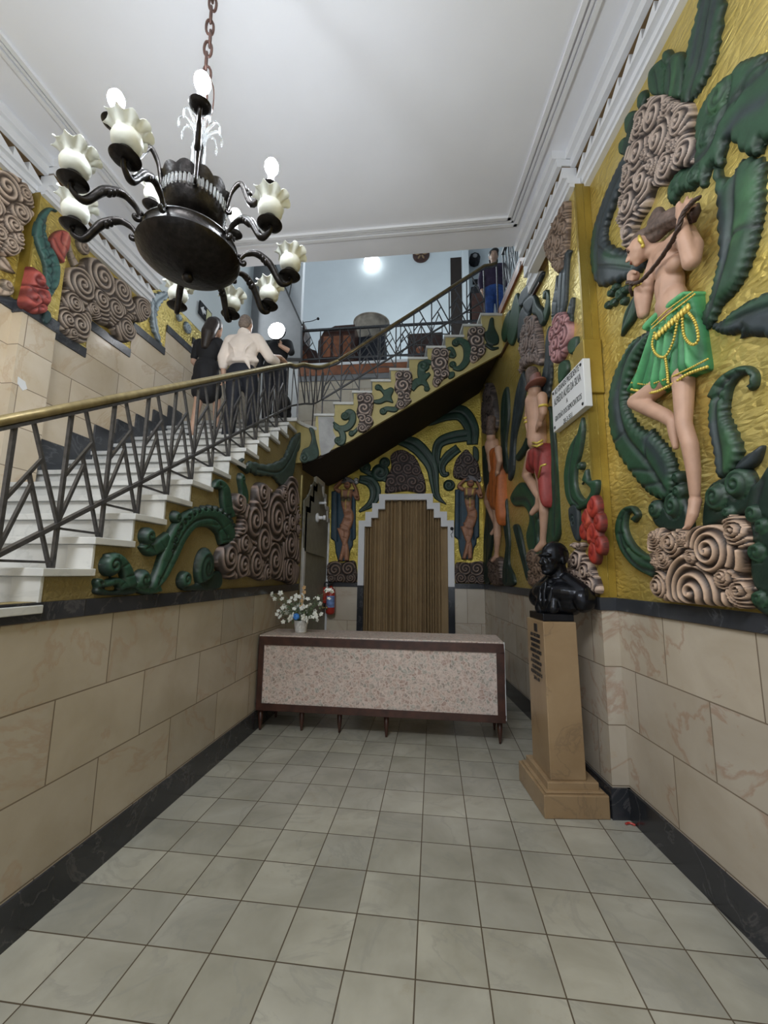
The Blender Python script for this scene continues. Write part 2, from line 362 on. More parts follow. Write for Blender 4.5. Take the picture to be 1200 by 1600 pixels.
mb = MB(); mb.box(PS0, PS1, -0.05, 0.118, 1.503, CORN_Z+0.02); struct('wall_right_pilaster', mb, M_GOLD, 'gold pilaster with rose reliefs', M=FR.M)
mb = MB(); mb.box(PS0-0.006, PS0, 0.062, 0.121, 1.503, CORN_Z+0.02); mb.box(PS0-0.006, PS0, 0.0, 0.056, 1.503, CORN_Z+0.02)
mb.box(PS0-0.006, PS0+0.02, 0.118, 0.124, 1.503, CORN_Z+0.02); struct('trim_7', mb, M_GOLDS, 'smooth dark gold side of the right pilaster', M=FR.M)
mb = MB(); mb.box(PS0-0.03, PS0+0.16, 0.0, 0.15, 3.10, 3.56); struct('trim_33', mb, M_GOLDS, 'gold painted junction box on the pilaster edge behind the white plaque', M=FR.M, bevel=0.008)  # junction box on the pilaster edge, built along with the trim
# picture rail and upper floor edge on the right wall
mb = MB(); mb.box(2.15, 3.80, -0.01, 0.03, 4.93, 4.965); struct('trim_8', mb, M_WOOD, 'thin brown rail on the right wall', M=FR.M)
mb = MB(); mb.box(2.0, 5.6, -0.05, 0.03, 5.585, 5.72); struct('trim_9', mb, M_WOOD2, 'brown edge of the upper gallery floor', M=FR.M)
# back wall with stepped arch opening (traced on the wall plane)
ARCH = [(568, 985), (568, 815), (582, 815), (582, 800), (597, 800), (597, 786), (609, 786), (609, 772), (665, 772), (665, 786), (677, 786), (677, 797), (689, 797), (689, 806), (700, 806), (700, 818), (712, 818)]
def bx_(px): return at(px, 880, 1, 7.5)[0]
def bz_(py): return at(640, py, 1, 7.5)[2]
XI0, XI1 = bx_(569), bx_(700)       # clear opening
XC = (XI0+XI1)/2
HW = (XI1-XI0)/2
FT = 0.11                           # width of the white surround
ZS = [2.50, 2.66, 2.82, 2.99]       # inner step heights
DX = [HW, HW-0.12, HW-0.245, HW-0.37]
def arch_outline(grow):
    pts = []
    for k in range(4):
        x = DX[k]+grow; z = ZS[k]+grow
        pts.append((x, z))
        if k < 3: pts.append((DX[k+1]+grow, z))
    left = [(-x, z) for x, z in pts]
    return left, pts[::-1]
def arch_poly(grow, z0):
    l, r = arch_outline(grow)
    return [(XC-HW-grow, z0)]+[(XC+x, z) for x, z in l]+[(XC+x, z) for x, z in r]+[(XC+HW+grow, z0)]
def back_piece(z0, z1, y0, y1, name, mat, label):
    mb = MB()
    mb.box(-3.7, XC-HW-FT+0.01, y0, y1, z0, z1); mb.box(XC+HW+FT-0.01, 1.6, y0, y1, z0, z1)
    return struct(name, mb, mat, label)
back_piece(0, 1.41, 7.5, 7.7, 'wall_back_dado', M_WALLB, 'cream marble dado of the back wall')
back_piece(0, 0.2, 7.485, 7.6, 'baseboard_back', M_BLACK, 'black baseboard of the back wall')
back_piece(1.411, 1.5, 7.485, 7.6, 'trim_20', M_BLACK, 'black band on the back wall')
ap = arch_poly(FT-0.012, 1.501)
mb = MB()
poly = [(-3.7, 1.501)]+ap+[(1.6, 1.501), (1.6, 5.34), (-3.7, 5.34)]
mb.prism(poly, 7.505, 7.7, axis=1); struct('wall_back', mb, M_GOLDM, 'gold mosaic back wall with a stepped doorway')
# doorway surround: white above the band, black below
inner, outer = arch_poly(0.0, 1.44), arch_poly(FT, 1.44)
mb = MB(); n = len(inner)
for i in range(n-1):
    q = [inner[i], inner[i+1], outer[i+1], outer[i]]; mb.prism(q, 7.46, 7.72, axis=1)
struct('trim_21', mb, M_WHITE, 'white stepped surround of the curtained doorway')
mb = MB(); mb.box(XC-HW-FT, XC-HW, 7.462, 7.72, 0, 1.438); mb.box(XC+HW, XC+HW+FT, 7.462, 7.72, 0, 1.438); struct('trim_22', mb, M_BLACK, 'black marble jambs of the curtained doorway')
mb = MB(); mb.box(-3.7, 1.6, 8.4, 8.5, 0, 4); struct('wall_behind_curtain', mb, M_DARKIN, 'dark room behind the curtain')
# marble wall above the landing on the far side of the upper flight, gallery floor edge above it
mb = MB(); mb.prism([(-2.62, 3.66), (-1.70, 3.66), (-1.3, 4.0), (1.0, 5.3), (1.0, 5.34), (-2.62, 5.34)], 7.44, 7.503, axis=1); struct('wall_landing', mb, M_WALLB, 'cream marble wall behind the upper flight')
mb = MB(); mb.box(-2.62, 1.1, 7.42, 7.5, 5.34, 5.45); struct('trim_23', mb, M_GREY, 'dark strip under the gallery edge')
mb = MB(); mb.box(-2.62, 1.1, 7.41, 7.5, 5.45, 5.645); struct('trim_24', mb, M_WOOD2, 'reddish wooden gallery edge board')
mb = MB(); mb.box(-2.62, 7.0, 7.4, 10.6, 5.645, 5.70); mb.box(1.12, 7.0, 5.0, 7.4, 5.60, 5.66); struct('floor_gallery', mb, M_WHITE, 'pale floor slab of the upper gallery')
mb = MB(); mb.box(-3.8, 9.0, 10.5, 10.7, 3.0, 11.9); struct('wall_gallery', mb, M_UPPER, 'pale blue-white wall at the back of the gallery')
mb = MB(); mb.box(-3.8, 9.0, 4.0, 10.7, 11.8, 11.9); struct('ceiling_upper', mb, M_CEIL, 'ceiling over the stairwell')
mb = MB(); mb.box(6.9, 7.0, 4.0, 10.7, 5.6, 11.9); struct('wall_gallery_right', mb, M_UPPER, 'far right wall of the gallery')
mb = MB(); mb.box(-3.6, 7.0, 4.37, 4.5, 5.9, 11.9); struct('wall_over_ceiling', mb, M_UPPER, 'wall over the edge of the hall ceiling')
# ceiling with raised frame
c0 = FR.w(-6, 0, 0); c1 = FR.w(2.12, 0, 0)
mb = MB(); mb.prism([(-3.8, HALL_Y0), (2.3, HALL_Y0), (1.35, 4.37), (-3.8, 4.37)], CEIL_Z, CEIL_Z+0.5, axis=2); struct('ceiling', mb, M_CEIL, 'white hall ceiling')
def frame_strip(off, w, h, name, label):
    mb = MB()
    xl = -3.09+off
    yb = 4.07-off
    def xr(y): return 1.097-(y-2.327)*0.1165-off
    y0 = HALL_Y0
    mb.prism([(xl, y0), (xl+w, y0), (xl+w, yb), (xl, yb)], CEIL_Z-h, CEIL_Z+0.01, axis=2)
    mb.prism([(xr(y0)-w, y0), (xr(y0), y0), (xr(yb), yb), (xr(yb)-w, yb)], CEIL_Z-h, CEIL_Z+0.01, axis=2)
    mb.prism([(xl, yb-w), (xr(yb), yb-w), (xr(yb), yb), (xl, yb)], CEIL_Z-h, CEIL_Z+0.01, axis=2)
    struct(name, mb, M_WHITE, label)
frame_strip(0.0, 0.035, 0.022, 'trim_30', 'outer raised line of the ceiling frame')
frame_strip(0.05, 0.022, 0.016, 'trim_31', 'middle raised line of the ceiling frame')
frame_strip(0.09, 0.035, 0.024, 'trim_32', 'inner raised line of the ceiling frame')
# cornices: fascia with a saw-tooth upper edge, brown recess, upper moulding
def cornice(frame, segs, tag_, a, flip, pitch=0.135):
    lo, up, re = MB(), MB(), MB()
    for (s0, s1, off) in segs:
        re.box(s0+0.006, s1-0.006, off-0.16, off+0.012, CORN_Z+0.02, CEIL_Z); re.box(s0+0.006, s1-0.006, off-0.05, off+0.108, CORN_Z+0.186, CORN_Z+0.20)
        lo.box(s0, s1, off-0.05, off+0.045, CORN_Z-0.005, CORN_Z+0.085)
        lo.box(s0-0.002, s1+0.002, off-0.05, off+0.065, CORN_Z+0.03, CORN_Z+0.10)
        n = max(1, int(round((s1-s0)/pitch))); p = (s1-s0)/n
        for i in range(n):
            q0 = s0+i*p; q1 = q0+p
            if flip: tri = [(q0, CORN_Z+0.08), (q1, CORN_Z+0.08), (q1, CORN_Z+0.185), (q0, CORN_Z+0.10)]
            else: tri = [(q0, CORN_Z+0.08), (q1, CORN_Z+0.08), (q1, CORN_Z+0.10), (q0, CORN_Z+0.185)]
            lo.prism(tri, off-0.02, off+0.106, axis=1)
        up.box(s0-0.001, s1+0.001, off-0.05, off+0.115, CORN_Z+0.205, CEIL_Z+0.01)
        up.box(s0-0.003, s1+0.003, off+0.109, off+0.15, CORN_Z+0.19, CEIL_Z+0.008)
        up.box(s0-0.005, s1+0.005, off-0.05, off+0.19, CORN_Z+0.27, CEIL_Z+0.006)
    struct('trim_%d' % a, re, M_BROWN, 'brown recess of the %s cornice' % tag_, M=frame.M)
    struct('trim_%d' % (a+1), lo, M_WHITE, 'white saw-tooth moulding of the %s cornice' % tag_, M=frame.M)
    struct('trim_%d' % (a+2), up, M_WHITE, 'white stepped upper moulding of the %s cornice' % tag_, M=frame.M)
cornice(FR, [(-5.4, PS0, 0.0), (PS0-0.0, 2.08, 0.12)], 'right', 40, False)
mb = MB(); mb.box(2.08, 2.42, -0.02, 0.06, CORN_Z-0.005, CORN_Z+0.10); mb.box(2.08, 2.42, -0.02, 0.10, CORN_Z+0.2, CORN_Z+0.34)
for i in range(3): mb.prism([(2.08+i*.113, CORN_Z+.1), (2.193+i*.113, CORN_Z+.1), (2.08+i*.113, CORN_Z+.19)], -0.02, 0.08, axis=1)
struct('trim_43', mb, M_WHITE, 'end piece of the right cornice past the ceiling edge', M=FR.M)
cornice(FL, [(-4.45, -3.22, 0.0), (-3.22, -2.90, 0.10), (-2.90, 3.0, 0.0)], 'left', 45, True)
# ------------------------------------------------------------------ stairs: every step a marble block with a nosing
mb = MB()
for j in range(JMIN, JMAX+1):
    y0 = TR_Y0+TR_DY*j; zt = TR_Z0+TR_DZ*j; zb = max(0.0, zt-0.5)
    x1 = -1.90 if zt > 1.56 else -2.03
    mb.box(-3.6, -2.03, y0, y0+TR_DY+0.02, zb, zt-0.04)
    if zt > 1.6: mb.box(-2.05, -1.889, y0-0.008, y0+0.012, zt-TR_DZ-0.03, zt-0.04)
    mb.box(-3.6, -1.862, y0-0.028, y0+TR_DY, zt-0.04, zt)
o = mb.build('staircase', M_TREAD, bevel=0.004); tag(o, 'lower flight of white marble steps with overhanging nosings', 'stairs', kind='structure')
# landing with curved front edge
P1 = (-1.862, 5.298); P2 = (F2.o[0], F2.o[1])
cv = [(-1.862, 5.298), (-1.855, 5.42), (-1.80, 5.56), (-1.735, 5.66), (-1.69, 5.70)]
cv = [tuple(p) for p in crs(cv, 5)]
mb = MB(); mb.prism([(-3.6, 5.298)]+cv+[(-1.69, 7.45), (-3.6, 7.45)], LAND_Z-0.05, LAND_Z, axis=2)
o = mb.build('stair_landing', M_TREAD, bevel=0.004); tag(o, 'white marble landing slab with a curved front edge', 'landing', kind='structure')
# curved ochre face under the landing edge
mb = MB(); cin = [(x-0.025, y) for x, y in cv]
low = [3.02, 3.12]
n = len(cin); vs = []; 
for i, (x, y) in enumerate(cin):
    t = i/(n-1); zl = 3.10+0.21*t
    vs += [(x, y, zl), (x, y, LAND_Z-0.05)]
fs = [(2*i, 2*i+2, 2*i+3, 2*i+1) for i in range(n-1)]
mb.add(vs, fs)
b = len(vs); vs2 = [(v[0]-0.1, v[1]+0.1, v[2]) for v in vs]
mb.add(vs2, [(2*i+1, 2*i+3, 2*i+2, 2*i) for i in range(n-1)])
struct('wall_landing_curve', mb, M_OCHRE2, 'curved painted face under the landing edge', smooth=True)
# upper flight: profile on its own face frame (s runs towards the left, so x' = -s)
U0S, U_DS, U_Z0, U_DZ = 0.0, 0.2795, 3.985, 0.166
TIPS = [(493.75, 647), (523.75, 629), (552, 611), (582, 594), (611, 576), (640, 559), (667, 543), (696, 524), (725.5, 507.5), (752.5, 490.6)]
UT = F2.pxs(TIPS)
uds = (UT[-1, 0]-UT[0, 0])/9; udz = (UT[-1, 1]-UT[0, 1])/9
UT = np.array([(UT[0, 0]+uds*i, UT[0, 1]+udz*i) for i in range(10)])
UEND = -2.80
rt, st = MB(), MB()
for i in range(10):
    s0 = UT[i, 0]; s1 = UT[i+1, 0]-0.0 if i < 9 else UEND; zt = UT[i, 1]
    rt.box(min(s0+0.025, s1), max(s0+0.025, s1), -1.68, 0.03, zt-0.035, zt)
    st.box(min(s0-0.004, s1-0.3), max(s0-0.004, s1-0.3), -1.66, -0.012, zt-udz*1.25, zt-0.035)
o = rt.build('staircase', M_TREAD, M=F2.M, bevel=0.003); tag(o, 'upper flight of white marble treads rising to the gallery', 'stairs', kind='structure')
soff = F2.pxs([(465, 735), (500, 716), (545, 690), (600, 657), (660, 622), (720, 586), (783, 548)])
poly = [(UT[0, 0]+0.0, LAND_Z-0.05)]
poly = [(0.015, LAND_Z-0.04)]
for i in range(10):
    s1 = UT[i+1, 0] if i < 9 else UEND
    poly += [(UT[i, 0], UT[i, 1]-0.035), (s1, UT[i, 1]-0.035)]
poly += [(UEND, soff[-1, 1])]+[(s, z) for s, z in soff[::-1][1:-2]]+[(0.015, soff[1, 1])]
mb = MB(); mb.prism(poly, -0.06, 0.0, axis=1)
struct('wall_stair_stringer', mb, M_OCHRE2, 'gold painted side of the upper flight', M=F2.M)
# soffit slab
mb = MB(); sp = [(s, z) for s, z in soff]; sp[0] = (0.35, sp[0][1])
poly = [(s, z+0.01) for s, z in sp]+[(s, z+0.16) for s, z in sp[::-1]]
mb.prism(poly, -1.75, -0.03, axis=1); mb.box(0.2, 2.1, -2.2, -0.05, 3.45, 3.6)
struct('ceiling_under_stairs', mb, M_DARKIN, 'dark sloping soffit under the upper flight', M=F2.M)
# cement patch at the foot of the upper flight
pt = F2.pxs([(497, 651), (521, 651), (523, 660), (520, 672), (527, 688), (520, 700), (514, 707), (502, 712), (499, 690)])
mb = MB(); mb.prism([tuple(p) for p in pt], 0.0, 0.004, axis=1); struct('trim_50', mb, M_CONC, 'bare grey cement patch on the stair side', M=F2.M)
# ------------------------------------------------------------------ camera, lights, world, view
cd = bpy.data.cameras.new('camera'); co = bpy.data.objects.new('camera', cd); COL.objects.link(co)
cd.sensor_fit = 'HORIZONTAL'; cd.sensor_width = 36.0; cd.lens = FPX/1200*36.0; cd.clip_start = 0.02
R3 = Matrix(((RM[0][0], RM[1][0], -RM[2][0]), (RM[0][1], RM[1][1], -RM[2][1]), (RM[0][2], RM[1][2], -RM[2][2])))
co.matrix_world = Matrix.Translation(Vector(CAM)) @ R3.to_4x4()
S.camera = co
def lamp(name, kind, loc, energy, color=(1, 1, 1), size=0.1, rot=None, sy=None):
    l = bpy.data.lights.new(name, kind); l.energy = energy; l.color = color
    if kind == 'AREA':
        l.size = size
        if sy: l.shape = 'RECTANGLE'; l.size_y = sy
    else: l.shadow_soft_size = size
    o = bpy.data.objects.new(name, l); COL.objects.link(o); o.location = loc
    if rot: o.rotation_euler = rot
    return o
W = bpy.data.worlds.new('world'); S.world = W; W.use_nodes = True
W.node_tree.nodes['Background'].inputs[0].default_value = (0.80, 0.90, 1.0, 1); W.node_tree.nodes['Background'].inputs[1].default_value = 0.6
# unseen area fill added behind the camera for assumed daylight; no doorway built
lamp('assumed_daylight_fill', 'AREA', (-0.6, HALL_Y0+0.05, 2.4), 32, (0.92, 0.96, 1.0), 4.0, (math.radians(90), 0, 0), 3.6)
lamp('hall_overhead_fill', 'AREA', (-0.9, -0.9, 5.25), 215, (0.92, 0.96, 1.0), 1.4, (0, 0, 0), 1.4)  # unseen overhead fill, added to brighten the near right wall
S.view_settings.view_transform = 'Standard'; S.view_settings.look = 'None'; S.view_settings.gamma = 1.0; S.view_settings.exposure = 0.0
try: S.view_settings.use_curve_mapping = False
except Exception: pass
S.cycles.max_bounces = 8; S.cycles.diffuse_bounces = 4; S.cycles.use_denoising = True
# ================================================================== sculpting helper: union of limbs and ellipsoids -> one continuous surface
def add_cap(mb, a, b, ra, rb, seg=14):
    a, b = Vector(a), Vector(b); d = b-a; l = d.length
    if l < 1e-6: d = Vector((0, 0, 1)); l = 1e-6
    d = d/l; pts = []; rs = []
    for k in range(1, 6): t = math.pi/2*(1-k/5); pts.append(a-d*ra*math.sin(t)); rs.append(max(1e-4, ra*math.cos(t)))
    for k in range(0, 5): t = math.pi/2*(k/5); pts.append(b+d*rb*math.sin(t)); rs.append(max(1e-4, rb*math.cos(t)))
    mb.tube(pts, rs, seg=seg)
def blob_mesh(prims, voxel, smooth=5):
    mb = MB()
    for p in prims:
        if p[0] == 'c': add_cap(mb, p[1], p[2], p[3], p[4])
        elif p[0] == 'e':
            M = Matrix.Rotation(p[3][0], 3, p[3][1]) if len(p) > 3 and p[3] else None
            mb.ball(p[1], p[2], 20, 12, M=M)
        elif p[0] == 'p':
            for i in range(len(p[1])-1): add_cap(mb, p[1][i], p[1][i+1], p[2][i], p[2][i+1])
        elif p[0] == 'b': mb.box(*p[1], M=p[2] if len(p) > 2 else None)
    me = bpy.data.meshes.new('tmp'); me.from_pydata(mb.v, [], mb.f)
    bm = bmesh.new(); bm.from_mesh(me); bmesh.ops.recalc_face_normals(bm, faces=bm.faces); bm.to_mesh(me); bm.free()
    o = bpy.data.objects.new('tmp', me); COL.objects.link(o)
    r = o.modifiers.new('r', 'REMESH'); r.mode = 'VOXEL'; r.voxel_size = voxel
    s = o.modifiers.new('s', 'SMOOTH'); s.iterations = smooth; s.factor = 0.5
    dg = bpy.context.evaluated_depsgraph_get(); dg.update()
    out = bpy.data.meshes.new_from_object(o.evaluated_get(dg))
    bpy.data.objects.remove(o); bpy.data.meshes.remove(me)
    out.polygons.foreach_set('use_smooth', [True]*len(out.polygons))
    return out
def blob(name, prims, voxel, mat, parent=None, M=None, smooth=5, edit=None):
    me = blob_mesh(prims, voxel, smooth); me.name = name
    if edit is not None:
        n = len(me.vertices); co = np.empty(n*3); me.vertices.foreach_get('co', co); co = edit(co.reshape(-1, 3)); me.vertices.foreach_set('co', co.ravel()); me.update()
    me.materials.clear(); me.materials.append(mat)
    o = bpy.data.objects.new(name, me); COL.objects.link(o)
    if parent is not None: o.parent = parent
    if M is not None: o.matrix_world = M
    return o
def lettering(name, text, size, mat, parent, M, depth=0.002, align='CENTER', sx=1.0, spacing=1.0):
    c = bpy.data.curves.new('t', 'FONT'); c.body = text; c.size = size; c.extrude = depth; c.align_x = align; c.align_y = 'CENTER'; c.space_line = spacing; c.resolution_u = 3
    o = bpy.data.objects.new('t', c); COL.objects.link(o)
    dg = bpy.context.evaluated_depsgraph_get(); dg.update()
    me = bpy.data.meshes.new_from_object(o.evaluated_get(dg)); bpy.data.objects.remove(o)
    me.transform(Matrix.Diagonal((sx, 1, 1, 1))); me.materials.clear(); me.materials.append(mat)
    t = bpy.data.objects.new(name, me); COL.objects.link(t)
    if parent is not None: t.parent = parent
    t.matrix_local = M if parent is not None else t.matrix_local
    if parent is None: t.matrix_world = M
    return t
# ================================================================== RAILINGS
def rail_bay(mb, A, B, C, D, th, depth_dir):
    """A, B: bottom rail nodes; C, D: top rail points above them; foot of B half a bay below"""
    A, B, C, D = map(Vector, (A, B, C, D))
    def p(t, h): return (A+(B-A)*t)*(1-h)+(C+(D-C)*t)*h
    mb.bar(p(0.30, 1), p(1, 0), th, th*1.2, up=depth_dir)
    mb.bar(p(0, 0.42), p(0.54, 0.655), th, th*1.2, up=depth_dir)
    mb.bar(p(0, 0.02), p(0.41, 0.47), th, th*1.2, up=depth_dir)
    mb.bar(p(0.34, 0.57), p(1.0, -0.44), th, th*1.2, up=depth_dir)
XR = -1.965
FRL = Frame((XR, 0), (1, 0))
def line_fit(frame, pts):
    q = frame.pxs(pts); return np.polyfit(q[:, 0], q[:, 1], 1)
kt = line_fit(FRL, [(20, 659), (100, 639.6), (200, 615.8), (300, 595.8), (400, 578.3), (445, 571)])
kb = line_fit(FRL, [(0, 871), (80, 834), (165, 775), (223, 748), (269, 725), (400, 661), (462, 632)])
def rz_t(y): return np.polyval(kt, -y)
def rz_b(y): return np.polyval(kb, -y)
R1 = empty('stair_railing', (XR, 1.5, 1.4), 'long iron lattice railing with brass handrail turning from lower to upper flight', 'railing')
def loc(o, root):
    o.parent = root; o.matrix_parent_inverse = root.matrix_world.inverted() if root.rotation_euler[2] or True else Matrix(); return o
bpy.context.view_layer.update()
def child(mb, name, mat, root, smooth=False, bevel=0.0, M=None):
    """part given in world space (or in the space of M) below a thing"""
    o = mb.build(name, mat, smooth=smooth, bevel=bevel)
    o.parent = root; bpy.context.view_layer.update()
    o.matrix_parent_inverse = root.matrix_world.inverted()
    if M is not None: o.matrix_basis = M
    return o
F2R = Frame(F2.o[:2]-F2.n[:2]*0.07, F2.n[:2])
TOPPX = [(530, 560), (600, 520), (680, 469), (755, 414)]
q = F2R.pxs(TOPPX); k2t = np.polyfit(q[:, 0], q[:, 1], 1)
NODES = [(504, 623), (533.5, 607), (562, 589.5), (590.5, 571), (619, 552.5), (647.5, 536), (676, 519), (704, 501.5), (731, 486), (757, 470)]
q = F2R.pxs(NODES); k2b = np.polyfit(q[:, 0], q[:, 1], 1)
n0, n9 = q[0, 0], q[-1, 0]
ns = [n0+(n9-n0)*i/9 for i in range(10)]
# handrail path: lower flight, curl over the landing corner, upper flight
path = [(XR, y, rz_t(y)) for y in np.linspace(0.2, 5.15, 12)]
cpx = [(462, 571.5), (474, 569.0), (486, 571.5), (500, 573), (515, 569)]
ends = F2R.w(F2R.px(530, 560)[0], 0, np.polyval(k2t, F2R.px(530, 560)[0]))
path1 = path
yy = path[-1]
pA = Vector(path[-1]); pB = ends
mids = []
for i, (px_, py_) in enumerate(cpx):
    t = (i+1)/(len(cpx)+1); tgt = pA.lerp(pB, t); dpt = 5.25+(tgt.y-5.15)*0+0.75*t
    P = at(px_, py_, 1, 5.28+0.55*(i/4)); mids.append(tuple(P))
cur = crs([path[-2], path[-1]]+mids+[tuple(ends)], 6)
tb = MB(); tb.tube(path[:-1]+[tuple(p) for p in cur[6:]] , 0.026, 12)
o = child(tb, 'handrail', M_BRASS, R1, smooth=True)
fb = MB()
for a, b in zip([tuple(p) for p in path[:-1]]+[tuple(p) for p in cur[6:-1]], path[1:-1]+[tuple(p) for p in cur[6:]]):
    if (Vector(b)-Vector(a)).length > 1e-3: fb.bar((a[0], a[1], a[2]-0.038), (b[0], b[1], b[2]-0.038), 0.034, 0.016)
child(fb, 'top_bar', M_IRON, R1)
bb = MB(); yb = [0.2, 5.30]
bb.bar((XR, yb[0], rz_b(yb[0])), (XR, yb[1], rz_b(yb[1])), 0.030, 0.022)
b9 = F2R.w(ns[0], 0, np.polyval(k2b, ns[0]))
bc = crs([(XR, 5.0, rz_b(5.0)), (XR, 5.30, rz_b(5.30)), tuple(at(476, 631, 1, 5.52)), tuple(at(490, 631, 1, 5.66)), tuple(b9)], 6)
bc = bc[6:]
for a, b in zip(bc[:-1], bc[1:]): bb.bar(a, b, 0.030, 0.022)
child(bb, 'bottom_bar', M_IRON, R1)
DXR = (1, 0, 0)
for j in range(-3, 12):
    y = TR_Y0+TR_DY*j+0.12; zt = TR_Z0+TR_DZ*j
    mb = MB(); mb.bar((XR, y, max(zt-0.001, 0)), (XR, y, rz_t(y)-0.04), 0.019, 0.019, up=DXR); child(mb, 'post', M_IRON, R1)
    y2 = y+TR_DY
    if y2 < 5.35:
        mb = MB(); rail_bay(mb, (XR, y, rz_b(y)), (XR, y2, rz_b(y2)), (XR, y, rz_t(y)-0.04), (XR, y2, rz_t(y2)-0.04), 0.0145, DXR)
        mb.bar((XR, y, rz_b(y)-0.02), (XR, y2-0.01, zt+TR_DZ+0.03), 0.012, 0.014, up=DXR)
        child(mb, 'lattice', M_IRON, R1)
# curved corner panel on the landing
cornerb = [bc[3], bc[8], bc[13], bc[18]]; 
def interp_path(cv_, t):
    i = min(len(cv_)-2, int(t*(len(cv_)-1))); f = t*(len(cv_)-1)-i; return Vector(cv_[i]).lerp(Vector(cv_[i+1]), f)
topc = cur[6:]
mb = MB()
for k in range(7):
    t = k/6
    B_ = interp_path(bc, 0.03+0.92*t); T_ = interp_path(topc, 0.12+0.72*t); 
    mb.bar((B_.x, B_.y, LAND_Z+0.001 if k % 3 == 1 else B_.z), (T_.x, T_.y, T_.z-0.03), 0.014, 0.014)
    if k < 6:
        B2 = interp_path(bc, 0.03+0.92*(k+1)/6); m = T_.lerp(B2, 0.35); mb.bar((T_.x, T_.y, T_.z-0.03), B2, 0.012, 0.012); 
child(mb, 'curved_panel', M_IRON, R1)
R2 = R1
def f2(s, z): return tuple(F2R.w(s, 0, z))
se = F2R.px(757, 412)[0]; s_st = F2R.px(530, 560)[0]
ep = F2R.px(776, 411)
hp = [f2(s, np.polyval(k2t, s)) for s in np.linspace(s_st, se, 8)]+[f2((se+ep[0])/2-0.02, np.polyval(k2t, se)+0.02), f2(ep[0], ep[1])]
mb = MB(); mb.tube(hp, 0.028, 10); o = child(mb, 'handrail', M_BRASSD, R2, smooth=True); o['label'] = 'dull brown upper stretch of the handrail'
mb = MB()
for a, b in zip(hp[:-1], hp[1:]): mb.bar((a[0], a[1], a[2]-0.035), (b[0], b[1], b[2]-0.035), 0.03, 0.014)
child(mb, 'top_bar', M_IRON, R2)
mb = MB(); mb.bar(f2(ns[0], np.polyval(k2b, ns[0])), f2(ns[-1], np.polyval(k2b, ns[-1])), 0.028, 0.02); child(mb, 'bottom_bar', M_IRON, R2)
ND = tuple(F2.n)
def t2(s): return min(np.polyval(k2t, s), np.polyval(k2t, se))-0.035
for i, s in enumerate(ns):
    k = int(np.clip(np.floor((UT[0, 0]-s)/abs(uds)), 0, 9)); foot = UT[k, 1]
    mb = MB(); mb.bar(f2(s, foot-0.001), f2(s, t2(s)), 0.018, 0.018, up=ND); child(mb, 'post', M_IRON, R2)
    if i < 9:
        s2 = ns[i+1]; mb = MB()
        rail_bay(mb, f2(s, np.polyval(k2b, s)), f2(s2, np.polyval(k2b, s2)), f2(s, t2(s)), f2(s2, t2(s2)), 0.014, ND)
        mb.bar(f2(s, np.polyval(k2b, s)-0.02), f2(s2, np.polyval(k2b, s)-0.02), 0.012, 0.012, up=ND)
        child(mb, 'lattice', M_IRON, R2)
mb = MB(); mb.bar(f2(ep[0], UT[9, 1]), f2(ep[0], ep[1]), 0.02, 0.02, up=ND); child(mb, 'post', M_IRON, R2)
# gallery railing across the back
def straight_rail(name, a, b, z0, zb, zt, n, label, mat_hand):
    a, b = Vector(a), Vector(b)
    r = empty(name, (a.x, a.y, z0), label, 'railing'); bpy.context.view_layer.update()
    dd = (b-a).normalized(); nd = (dd.y, -dd.x, 0)
    def p(t, z): v = a.lerp(b, t); return (v.x, v.y, z)
    mb = MB(); mb.bar(p(0, zt), p(1, zt), 0.05, 0.035); child(mb, 'handrail', mat_hand, r)
    mb = MB(); mb.bar(p(0, zb), p(1, zb), 0.03, 0.025); child(mb, 'bottom_bar', M_IRON, r)
    for i in range(n+1):
        mb = MB(); mb.bar(p(i/n, z0), p(i/n, zt), 0.018, 0.018, up=nd); child(mb, 'post', M_IRON, r)
        if i < n:
            mb = MB(); h = zt-zb
            t0, t1 = i/n, (i+1)/n; w = t1-t0
            mb.bar(p(t0+w*.35, zt), p(t1, zb), .014, .014, up=nd); mb.bar(p(t0, zb), p(t0+w*.62, zb+h*.58), .014, .014, up=nd)
            mb.bar(p(t0, zb+h*.4), p(t0+w*.5, zb+h*.77), .014, .014, up=nd); mb.bar(p(t0+w*.3, zb+h*.62), p(t0+w*.8, zb), .014, .014, up=nd)
            child(mb, 'lattice', M_IRON, r)
    return r
zt = at(580, 511, 1, 7.43)[2]; zb_ = at(580, 557, 1, 7.43)[2]
straight_rail('gallery_railing', (-2.6, 7.43, 0), (0.98, 7.43, 0), 5.70, zb_, zt, 9, 'horizontal iron railing in front of the old furniture', M_IRON)
A_ = FR.w(3.72, -0.05, 0); B_ = FR.w(2.0, -0.05, 0)
straight_rail('gallery_railing', (A_.x, A_.y, 0), (B_.x, B_.y, 0), 5.72, 5.9, 6.62, 6, 'iron lattice railing over the right wall by the people upstairs', M_IRON)
